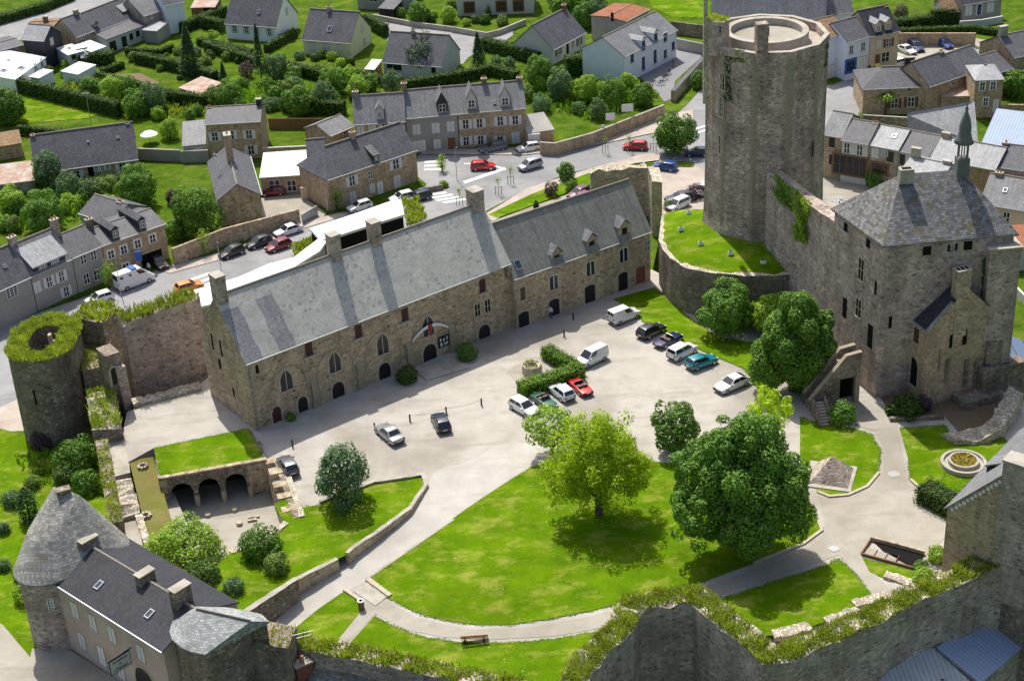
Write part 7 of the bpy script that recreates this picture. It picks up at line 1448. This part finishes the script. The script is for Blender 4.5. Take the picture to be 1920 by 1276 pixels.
for px, w, h, lb in [([(38, 172), (130, 195), (222, 217)], 1.6, 2.6, 'tall dark hedge running along the field'), ([(190, 150), (317, 182)], 1.2, 1.4, 'low clipped hedge beside the vegetable bed'), ([(262, 118), (330, 132), (400, 152)], 1.8, 2.0, 'thick hedge below the conifer lawn'), ([(377, 85), (470, 106)], 1.4, 1.4, 'trimmed hedge before the white house'), ([(392, 95), (478, 123)], 1.8, 1.8, 'dark flowering hedge along the conifer lawn'),
 ([(542, 136), (605, 151)], 1.6, 2.0, 'dark square hedge below the yellow house'), ([(502, 98), (552, 70)], 1.2, 1.6, 'trimmed hedge between white and yellow houses'), ([(665, 148), (716, 160)], 1.4, 1.8, 'brown green hedge above the low terrace'), ([(768, 168), (860, 153), (923, 140), (965, 152)], 1.8, 1.9, 'long curved hedge behind the terraced houses'), ([(320, 192), (382, 200)], 1.6, 2.2, 'dark block hedge left of the stone house'), ([(1070, 140), (1174, 128)], 2.2, 3.4, 'high dark hedge below the school house'),
 ([(910, 92), (960, 105), (1006, 118)], 2.2, 2.2, 'light green hedge by the upper lawn'), ([(1684, 58), (1740, 50)], 1.8, 2.2, 'clipped hedge left of the stone gatepost'), ([(1752, 46), (1804, 40)], 1.8, 2.8, 'tall clipped hedge right of the stone gatepost'), ([(1684, 66), (1822, 60), (1868, 66)], 1.2, 1.2, 'long low hedge above the upper car park'), ([(345, 60), (420, 30)], 1.6, 2.0, 'hedge running up beside the rusty roofed shed'), ([(385, 52), (415, 60)], 1.6, 2.4, 'dark hedge block behind the conifer'), ([(240, 103), (300, 105), (322, 96)], 1.0, 1.3, 'curved hedge before the white lean-to'), ([(158, 120), (205, 118)], 2.6, 2.2, 'bushy dark hedge right of the garden shed'),
 ([(195, 140), (228, 128)], 1.2, 1.2, 'short hedge above the vegetable bed'), ([(690, 50), (722, 68)], 1.4, 2.4, 'tall hedge beside the yellow house gable'), ([(-20, 50), (80, 22), (130, 2)], 2.0, 1.8, 'wild hedge along the field at top left'), ([(135, 262), (40, 252)], 1.0, 1.6, 'dark hedge below the field'), ([(850, 58), (912, 70)], .8, .8, 'low trimmed hedge on the villa wall'), ([(160, 362), (230, 350)], 2.2, 2.0, 'flowering hedge in front of the bungalow door'), ([(640, 215), (600, 212), (540, 208)], 2.0, 2.4, 'leafy hedge along the plank fence'), ([(1668, 776), (1720, 772)], 1.0, .9, 'low dark border planting by the annex') ]:
    hedge([g(x, y) if py_ is None else py_ for x, y in px for py_ in [None]] if 'annex' not in lb else [G(x, y, 0) for x, y in px], w, h, lb, 0 if 'annex' in lb else T6, dens=22, size=.36)
# rows of garden plants: countless low greenery
def cover(name, px, z, leaf, h, dens, label):
    poly = [tuple(xy(x, y, z)) for x, y in px]; o = tag(inst(name, turf_mesh(poly, z, h, dens, leaf, RNG, .3, .5)), label, None, None, 'stuff'); return o
cover('undergrowth', [(160, 135), (330, 170), (420, 205), (330, 225), (230, 215), (100, 170)], T6, 'turfgreen', .7, 7, 'leafy vegetable garden plants')
cover('undergrowth', [(380, 165), (620, 165), (640, 200), (500, 210), (400, 200)], T6, 'ivy', .8, 7, 'leafy undergrowth of the back gardens')
cover('undergrowth', [(0, 330), (60, 345), (240, 330), (260, 370), (130, 420), (0, 440)], T6, 'ivy', .8, 6, 'shrubby undergrowth below the bungalow')
cover('undergrowth', [(1000, 170), (1200, 160), (1236, 185), (1120, 230), (1040, 210)], T6, 'ivy', .9, 6, 'leafy undergrowth of the street garden')
cover('undergrowth', [(20, 850), (170, 840), (200, 940), (120, 930), (60, 900)], -4.4, 'ivy', .5, 8, 'border plants in the lower garden')
cover('undergrowth', [(755, 376), (785, 372), (800, 408), (765, 425)], T6+1, 'turfgreen', .5, 30, 'weeds on the bank beside the white roofed hall')
cover('undergrowth', [(548, 462), (575, 448), (590, 450), (580, 475), (555, 490)], T6+1.5, 'turfgreen', .5, 30, 'weeds on the bank between the white roofs')
def ragged(px, sloped, closed=0, z=0.0):
    P_ = [(GC(*p) if sloped else G(p[0], p[1], z)) for p in px]; X = []
    for a, b in zip(P_, (P_[1:]+P_[:1]) if closed else P_[1:]):
        n = int(np.linalg.norm(b-a)*38); t = RNG.random((n, 1)); d = (b-a)/(np.linalg.norm(b-a)+1e-6); q = a*(1-t)+b*t
        o = RNG.normal(size=n)*.09+.06*np.sin(q[:, 0]*3+q[:, 1]*2); X.append(np.stack([q[:, 0]-d[1]*o, q[:, 1]+d[0]*o, q[:, 2]], 1))
    return np.concatenate(X)
RAG = [ragged(p, s, i in (0, 7)) for i, (p, s) in enumerate((([(687, 1087), (730, 1121), (774, 1145), (827, 1161), (887, 1170), (960, 1170), (1024, 1161), (1107, 1145), (1160, 1131), (1280, 1104), (1413, 1054), (1507, 1017), (1540, 994), (1533, 975), (1520, 945), (1440, 900), (1330, 885), (1235, 866), (1100, 862), (1030, 866), (993, 877)], 1), ([(702, 1155), (763, 1185), (800, 1195), (860, 1204), (913, 1206), (973, 1204), (1040, 1198), (1136, 1181)], 1),
    ([(514, 947), (541, 935), (554, 953), (594, 947), (700, 903), (793, 890)], 0), ([(1500, 782), (1545, 797), (1600, 803), (1634, 815), (1651, 845), (1646, 885), (1626, 910), (1590, 926), (1555, 929), (1533, 921)], 0), ([(1687, 803), (1771, 797), (1787, 824), (1760, 924), (1724, 913), (1707, 898), (1703, 860)], 0), ([(1343, 1124), (1440, 1094), (1547, 1060), (1573, 1047), (1594, 1067), (1637, 1117)], 0), ([(1190, 582), (1205, 602), (1240, 622), (1290, 646), (1350, 672), (1395, 690), (1414, 722)], 0), ([(290, 840), (466, 804), (492, 860), (300, 897)], 0)))]
RAG = np.concatenate(RAG); nr = sph(RNG, len(RAG))*.5+np.array([0, 0, 1.0]); LEAF['edge'] = mat_leaf('lawn_edge_grass', (.1,.2,.004), (.19,.31,.012), trans=.25)
tag(inst('grass_edge', leaf_mesh('grass_edge', RAG+np.array([0, 0, .07]), nr, .15*(.6+.8*RNG.random(len(RAG))), LEAF['edge'])), 'ragged grass creeping over the lawn edges', None, None, 'stuff')
# ---------------------------------------------------------------- vehicles in the court
car('sedan', 'silver', (750, 836), (712, 803), 'silver saloon car parked on gravel with nose to the bollards', court=True)
car('hatch', 'darkblue', (837, 818), (818, 779), 'dark grey blue hatchback parked by the bollard chain', court=True)
car('hatch', 'grey', (551, 897), (530, 862), 'dark grey hatchback parked beside the cellar niche wall', court=True)
car('hatch', 'white', (962, 759), (1004, 783), 'white hatchback at left end of the row below the hedge', court=True)
car('roadster', 'darkgreen', (1002, 744), (1040, 772), 'open racing green roadster between two white hatchbacks', court=True)
car('hatch', 'white', (1070, 755), (1036, 728), 'white hatchback between the green and red roadsters', court=True)
car('roadster', 'red', (1106, 747), (1070, 715), 'open red roadster at right end of the row below the hedge', court=True)
car('van', 'white', (1132, 668), (1086, 690), 'white estate van with rounded roof beside the short hedge', court=True)
car('van', 'white', (1144, 609), (1196, 589), 'white panel van parked nearest the lower wing', court=True)
car('hatch', 'black', (1198, 638), (1244, 615), 'black hatchback next to the navy open roadster', court=True)
car('roadster', 'navy', (1229, 655), (1276, 632), 'open navy blue roadster beside the black hatchback', court=True)
car('mpv', 'white', (1258, 677), (1300, 655), 'small white people carrier beside the teal hatchback', court=True)
car('hatch', 'teal', (1288, 695), (1342, 675), 'teal hatchback at the end of the row by the grass', court=True)
car('coupe', 'white', (1404, 712), (1340, 740), 'white fastback car parked alone by the dark tree', court=True)
# town vehicles
car('hatch', 'red', (886, 318), (926, 316), 'bright red hatchback driving at the street junction', T6)
car('mpv', 'silver', (1014, 310), (974, 322), 'silver grey hatchback driving towards the junction', T6)
car('estate', 'grey', (946, 279), (903, 287), 'dark grey hatchback parked before the shuttered terrace', T6)
car('hatch', 'white', (1012, 279), (970, 286), 'white hatchback parked at the pavement end by terrace', T6)
car('hatch', 'red', (1212, 280), (1170, 279), 'red car driving past the garden wall towards the junction', T6)
car('hatch', 'black', (458, 470), (412, 487), 'black hatchback parked first along the stone retaining wall', T6)
car('hatch', 'black', (508, 453), (464, 468), 'glossy black hatchback parked second along the retaining wall', T6)
car('hatch', 'darkred', (546, 458), (499, 475), 'dark red hatchback driving beside the parked black cars', T6)
car('coupe', 'white', (566, 430), (515, 446), 'white coupe parked at the barn yard gate', T6)
car('bigvan', 'white', (222, 545), (284, 522), 'white ambulance van with blue light bar parked in street', T6, cat='ambulance')
car('hatch', 'orange', (333, 550), (378, 537), 'orange hatchback driving towards the zebra crossing', T6)
car('hatch', 'black', (286, 488), (312, 510), 'black car reversing out of the dark garage', T6)
car('hatch', 'white', (206, 560), (168, 572), 'white car half hidden behind the round tower grass', T6)
car('hatch', 'white', (695, 387), (654, 399), 'white hatchback parked before the corner house', T6)
car('hatch', 'white', (770, 372), (738, 380), 'white car parked behind the white roofed hall', T6)
car('estate', 'navy', (797, 372), (768, 379), 'dark blue car by the zebra crossing behind hall', T6)
car('hatch', 'darkred', (528, 364), (497, 366), 'dark red car parked before the white roofed annex', T6)
car('hatch', 'blue', (1262, 320), (1232, 316), 'blue car beside the dark round street tree', T6)
car('estate', 'black', (1296, 374), (1254, 380), 'black estate car parked beside the keep mound', T6)
car('mpv', 'white', (1280, 386), (1262, 394), 'white car half hidden by the purple bush', T6)
car('hatch', 'navy', (1324, 292), (1290, 292), 'dark car parked behind the round street tree', T6)
car('hatch', 'white', (1328, 352), (1306, 372), 'pale car tucked beside the keep wall', T6)
car('hatch', 'purple', (1104, 372), (1072, 386), 'plum coloured car behind the lower wing roof', T6)
car('hatch', 'purple', (1095, 364), (1076, 372), 'second plum car beside the ruined gate', T6)
car('sedan', 'white', (1684, 93), (1714, 105), 'white saloon in the upper car park', T6)
car('estate', 'navy', (1706, 83), (1730, 103), 'dark blue estate in the upper car park', T6)
car('hatch', 'blue', (1760, 82), (1782, 94), 'dark blue hatchback at the upper car park wall', T6)
car('van', 'yellow', (1650, 132), (1614, 146), 'pale yellow and orange van before the shop houses', T6)
car('hatch', 'white', (1690, 122), (1665, 128), 'white car roof showing behind the hipped corner building', T6)
# ---------------------------------------------------------------- furniture of the court
p = G(998, 700, 0); W_ = thing('well', 'eight sided stone well with grass growing on its rim', 'well', p)
m = MB(); m.lathe([(1.15, -.1), (1.15, 1.15), (1.05, 1.25), (.55, 1.25), (.55, .3), (0, .3)], M['dress'], 8); m.build('kerb', W_)
inst('turf', turf_mesh([(1.02*math.cos(t), 1.02*math.sin(t)) for t in np.linspace(0, 2*math.pi, 9)[:-1]]+[(.58*math.cos(t), .58*math.sin(t)) for t in np.linspace(2*math.pi, 0, 9)[:-1]], 1.22, .16, 140, 'turfgreen', RNG, .12), W_)
sheet('well_paving', [(950, 694), (985, 676), (1030, 690), (1030, 715), (985, 724), (968, 715)], .0, M['path'], .05)
for i, (px, py) in enumerate([(549, 838), (703, 806), (769, 790), (837, 776), (903, 760), (1058, 632), (1075, 599)]):
    p = GC(px, py); m = MB(); m.lathe([(.1, -.1), (.09, .75), (.1, .78), (.1, .84), (.05, .95), (0, .97)], M['iron'], 8); o = m.build('bollard', None, True); o.location = p
    tag(o, ['iron bollard nearest the cellar roof', 'iron bollard beside the silver saloon', 'iron bollard between the silver saloon and dark hatchback', 'iron bollard at the nose of the dark grey blue hatchback', 'iron bollard farthest right on the chain', 'iron bollard nearest the stone well and hedge', 'iron bollard nearest the lower wing door'][i], 'bollard', 'bollards along the stone range')
for k, (a, b) in enumerate([((769, 790), (837, 776)), ((837, 776), (903, 760))]):
    a, b = GC(*a), GC(*b); m = MB(); m.tube([tuple((a*(1-t)+b*t)-a+np.array([0, 0, .78-.9*t*(1-t)])) for t in np.linspace(0, 1, 9)], .016, M['iron'], 5); o = m.build('chain'); o.location = a; tag(o, ['sagging chain between the two middle bollards', 'sagging chain ending at the rightmost bollard of the row'][k], 'chain')
p = GC(890, 1203); t = thing('bench', 'wooden slatted park bench facing the lawn beside curved path', 'bench', p, .03)
m = MB()
for i in range(4): m.box(-1.25, 1.25, -.12+.17*i, .02+.17*i, .44, .49, M['plank'])
m.build('seat', t); m = MB(); m.box(-1.25, 1.25, -.22, -.17, .62, .74, M['woodbrown']); m.box(-1.25, 1.25, -.24, -.19, .8, .92, M['woodbrown']); m.build('backrest', t)
for x in (-.85, .85): m = MB(); m.box(x-.06, x+.06, -.16, .5, -.15, .43, M['iron']); m.add([(x-.05, -.16, .4), (x+.05, -.16, .4), (x+.05, -.26, .92), (x-.05, -.26, .92)], [(0, 1, 2, 3), (3, 2, 1, 0)], M['iron']); m.build('leg', t)
p = GC(678, 1141); t = thing('litter_bin', 'tall dark slatted litter bin at the path junction', 'litter bin', p); m = MB(); m.lathe([(.3, -.1), (.3, .95), (.24, .95), (.24, .5), (0, .5)], M['woodbrown'], 14); m.build('body', t); m = MB(); m.lathe([(.33, .93), (.33, 1.02), (.2, 1.02), (.2, .93)], M['zinc'], 14); m.build('rim', t)
p = G(1559, 893, 0); t = thing('stone_pyramid', 'low grey stone pyramid monument on pale square base', 'monument', p, -.35)
m = MB(); m.box(-2.5, 2.3, -2.5, 2.3, -.1, .14, M['concrete']); m.build('base', t); m = MB(); s = 1.95; m.add([(-s, -s, .14), (s, -s, .14), (s, s, .14), (-s, s, .14), (0, 0, 2.5)], [(0, 1, 4), (1, 2, 4), (2, 3, 4), (3, 0, 4)], M['greystone']); m.build('pyramid', t)
p = G(1806, 872, 0); t = thing('flowerbed', 'round two tier stone flowerbed full of yellow flowers', 'flowerbed', p); m = MB(); m.lathe([(2.3, -.1), (2.3, .55), (2.0, .55), (2.0, .3), (1.55, .3), (1.55, .75), (1.3, .75), (1.3, .4), (0, .5)], M['concrete'], 36); m.build('kerb', t)
q = np.stack([1.2*np.sqrt(RNG.random(420))*np.cos(RNG.random(420)*6.28+np.arange(420)), 1.2*np.sqrt(RNG.random(420))*np.sin(RNG.random(420)*6.28+np.arange(420)), .55+.25*RNG.random(420)], 1); r_ = np.sqrt(RNG.random(420))*1.25; a_ = RNG.random(420)*6.283; q[:, 0] = r_*np.cos(a_); q[:, 1] = r_*np.sin(a_)
LEAF['flower'] = mat_leaf('yellow_flowers', (.16,.2,.03), (.6,.42,.06)); inst('flowers', leaf_mesh('flowers', q, sph(RNG, 420)+np.array([0, 0, .8]), .3, LEAF['flower']), t)
# street furniture
def post(px, py, h, label, head, z=T6, nm='street_sign', cat='sign'):
    p = G(px, py, z); t = thing(nm, label, cat, p, 0); m = MB(); m.tube([(0, 0, -.1), (0, 0, h)], .06, M['zinc'], 6); m.build('pole', t); m = MB(); head(m, h); m.build('panel' if cat == 'sign' else 'lamp', t); return t
bd = lambda w, hh: (lambda m, h: (m.box(-w/2, w/2, -.09, -.06, h-hh, h, M['paint']), m.box(-w/2, w/2, -.06, -.04, h-hh, h, M['zinc'])))
post(1145, 251, 3.6, 'white direction sign board nearer the terrace end', bd(1.5, 1.2)); post(1177, 238, 4.0, 'larger white direction sign board along the garden wall', bd(1.9, 1.3)); post(1131, 262, 2.6, 'narrow white and red street sign on the pavement', bd(.5, 1.1))
def lamp(m, h): m.tube([(0, 0, h), (.2, -.5, h+.3), (.3, -.9, h+.3)], .04, M['iron'], 5); m.obox((.3, -1.0, h+.25), (.25, .5, .14), 0, M['iron'])
post(857, 338, 5.5, 'dark street lamp at the street junction', lamp, nm='street_lamp', cat='street lamp'); post(417, 520, 5.5, 'thin street lamp by the zebra crossing behind the range', lamp, nm='street_lamp', cat='street lamp'); post(228, 556, 6.0, 'thin street lamp at the back of the ambulance', lamp, nm='street_lamp', cat='street lamp')
post(172, 238, 6.5, 'utility pole behind the bungalow ridge', lambda m, h: m.box(-.6, .6, -.05, .05, h-.5, h-.35, M['zinc']), nm='utility_pole', cat='pole')
aw = G(257, 476, -3); m = MB(); m.box(-.45, .45, -.08, .08, -.7, .7, M['bluedoor']); o = m.build('blue_sign'); o.location = (aw[0]+.3, aw[1]-.7, aw[2]); o.rotation_euler = (0, 0, .4); tag(o, 'blue garage sign board hanging over the dark garage opening', 'sign')
# palms
for px, py, lb in [(1660, 216, 'slim palm tree before the corner building with brown shutters')]:
    p = G(px, py, T6); t = thing('palm_tree', lb, 'palm tree', p); m = MB(); m.tube([(0, 0, -.1), (.05, 0, 1.8), (0, 0, 3.4)], [.2, .15, .16], M['bark'], 7); m.build('trunk', t); m = MB()
    for k in range(18):
        a_ = k*2.4; e = .9-.09*k*.6; pts = [(0, 0, 3.4), (.6*math.cos(a_), .6*math.sin(a_), 3.4+e*.7), (1.3*math.cos(a_), 1.3*math.sin(a_), 3.3+e*.5), (1.7*math.cos(a_), 1.7*math.sin(a_), 2.8+e*.4)]
        w = .16; sx, sy = -math.sin(a_)*w, math.cos(a_)*w
        m.add([(x-sx, y-sy, z) for x, y, z in pts]+[(x+sx, y+sy, z) for x, y, z in pts], [(i, i+1, i+5, i+4) for i in range(3)], LEAF['lime'])
    m.build('crown', t)
# garden parasol table, swing frames, bicycles
p = G(282, 268, T6); t = thing('garden_parasol', 'white scalloped garden parasol on the small lawn by bungalow', 'parasol', p); m = MB(); m.tube([(0, 0, 0), (0, 0, 2.1)], .04, M['zinc'], 5); m.build('pole', t); m = MB(); m.lathe([(1.5, 1.55), (.8, 2.0), (0, 2.25)], M['paint'], 10); m.build('canopy', t)
for i, (px, py, lb) in enumerate([(1238, 160, 'black bicycle nearest the school gate wall'), (1246, 150, 'black bicycle lying between two others in school yard'), (1254, 140, 'black bicycle in the middle of the school yard'), (1262, 124, 'black bicycle farthest up the school yard')]):
    p = G(px, py, T6+.06); t = thing('bicycle', lb, 'bicycle', p, .5*i); m = MB(); P_ = [(-.35, 0, .35), (.0, 0, .8), (.45, 0, .82), (.1, 0, .35)]
    for a, b in ((0, 1), (1, 2), (2, 3), (3, 0), (1, 3)): m.tube([P_[a], P_[b]], .05, M['iron'], 5)
    m.tube([(.5, 0, .35), (.43, 0, 1.0)], .05, M['iron'], 5); m.tube([(.43, -.3, 1.0), (.43, .3, 1.0)], .04, M['iron'], 5); m.build('frame', t)
    m = MB(); m.obox((-.05, 0, .92), (.3, .16, .08), 0, M['iron']); m.build('saddle', t)
    for x in (-.5, .5):
        m = MB(); m.tube([(x+.33*math.cos(a), 0, .34+.33*math.sin(a)) for a in np.linspace(0, 2*math.pi, 15)], .035, M['tyre'], 5); m.build('wheel', t)
# people
M['skin'] = mat_plain('skin', (.45,.28,.2), .6); M['shirt'] = mat_plain('white_shirt', (.6,.64,.7), .8); M['jeans'] = mat_plain('blue_jeans', (.05,.07,.13), .85); M['hair'] = mat_plain('dark_hair', (.03,.02,.015), .7)
def person(p, rz, label):
    V = [(0, 0, .95), (0, 0, 1.15), (0, 0, 1.38), (0, 0, 1.5), (0, .02, 1.62), (0, .01, 1.72), (-.19, 0, 1.4), (-.27, .02, 1.12), (-.26, .16, .92), (.19, 0, 1.4), (.28, -.02, 1.12), (.3, .12, .9), (-.1, 0, .88), (-.11, .02, .48), (-.12, 0, .06), (-.12, .16, .04), (.1, 0, .88), (.12, -.03, .48), (.14, -.06, .06), (.14, .1, .04)]
    E_ = [(0, 1), (1, 2), (2, 3), (3, 4), (4, 5), (2, 6), (6, 7), (7, 8), (2, 9), (9, 10), (10, 11), (0, 12), (12, 13), (13, 14), (14, 15), (0, 16), (16, 17), (17, 18), (18, 19)]
    R = [.15, .14, .16, .06, .1, .09, .07, .055, .045, .07, .055, .045, .1, .075, .055, .05, .1, .075, .055, .05]
    me = bpy.data.meshes.new('person'); me.from_pydata(V, E_, []); o = inst('person', me, None, p, rz); tag(o, label, 'person')
    sk = o.modifiers.new('skin', 'SKIN'); ss = o.modifiers.new('sub', 'SUBSURF'); ss.levels = ss.render_levels = 1
    for i, r in enumerate(R): me.skin_vertices[0].data[i].radius = (r, r*.8, ) if False else (r, r*.85)
    me.skin_vertices[0].data[0].use_root = True
    dg = bpy.context.evaluated_depsgraph_get(); m2 = bpy.data.meshes.new_from_object(o.evaluated_get(dg)); o.modifiers.clear(); o.data = m2
    for k in ('skin', 'shirt', 'jeans', 'hair'): m2.materials.append(M[k])
    for f in m2.polygons:
        z = f.center.z; x = abs(f.center.x)
        f.material_index = 3 if z > 1.7 or (z > 1.6 and f.center.y < -.01) else 0 if (z > 1.5 or (z < 1.0 and x > .2)) else 1 if z > .95 else 2
        f.use_smooth = True
    return o
person(G(281, 512, T6), 2.6, 'person in white shirt and dark trousers walking at the garage opening')
person(G(1033, 597, 0), 3.0, 'person in pale shirt standing at the open wing door')
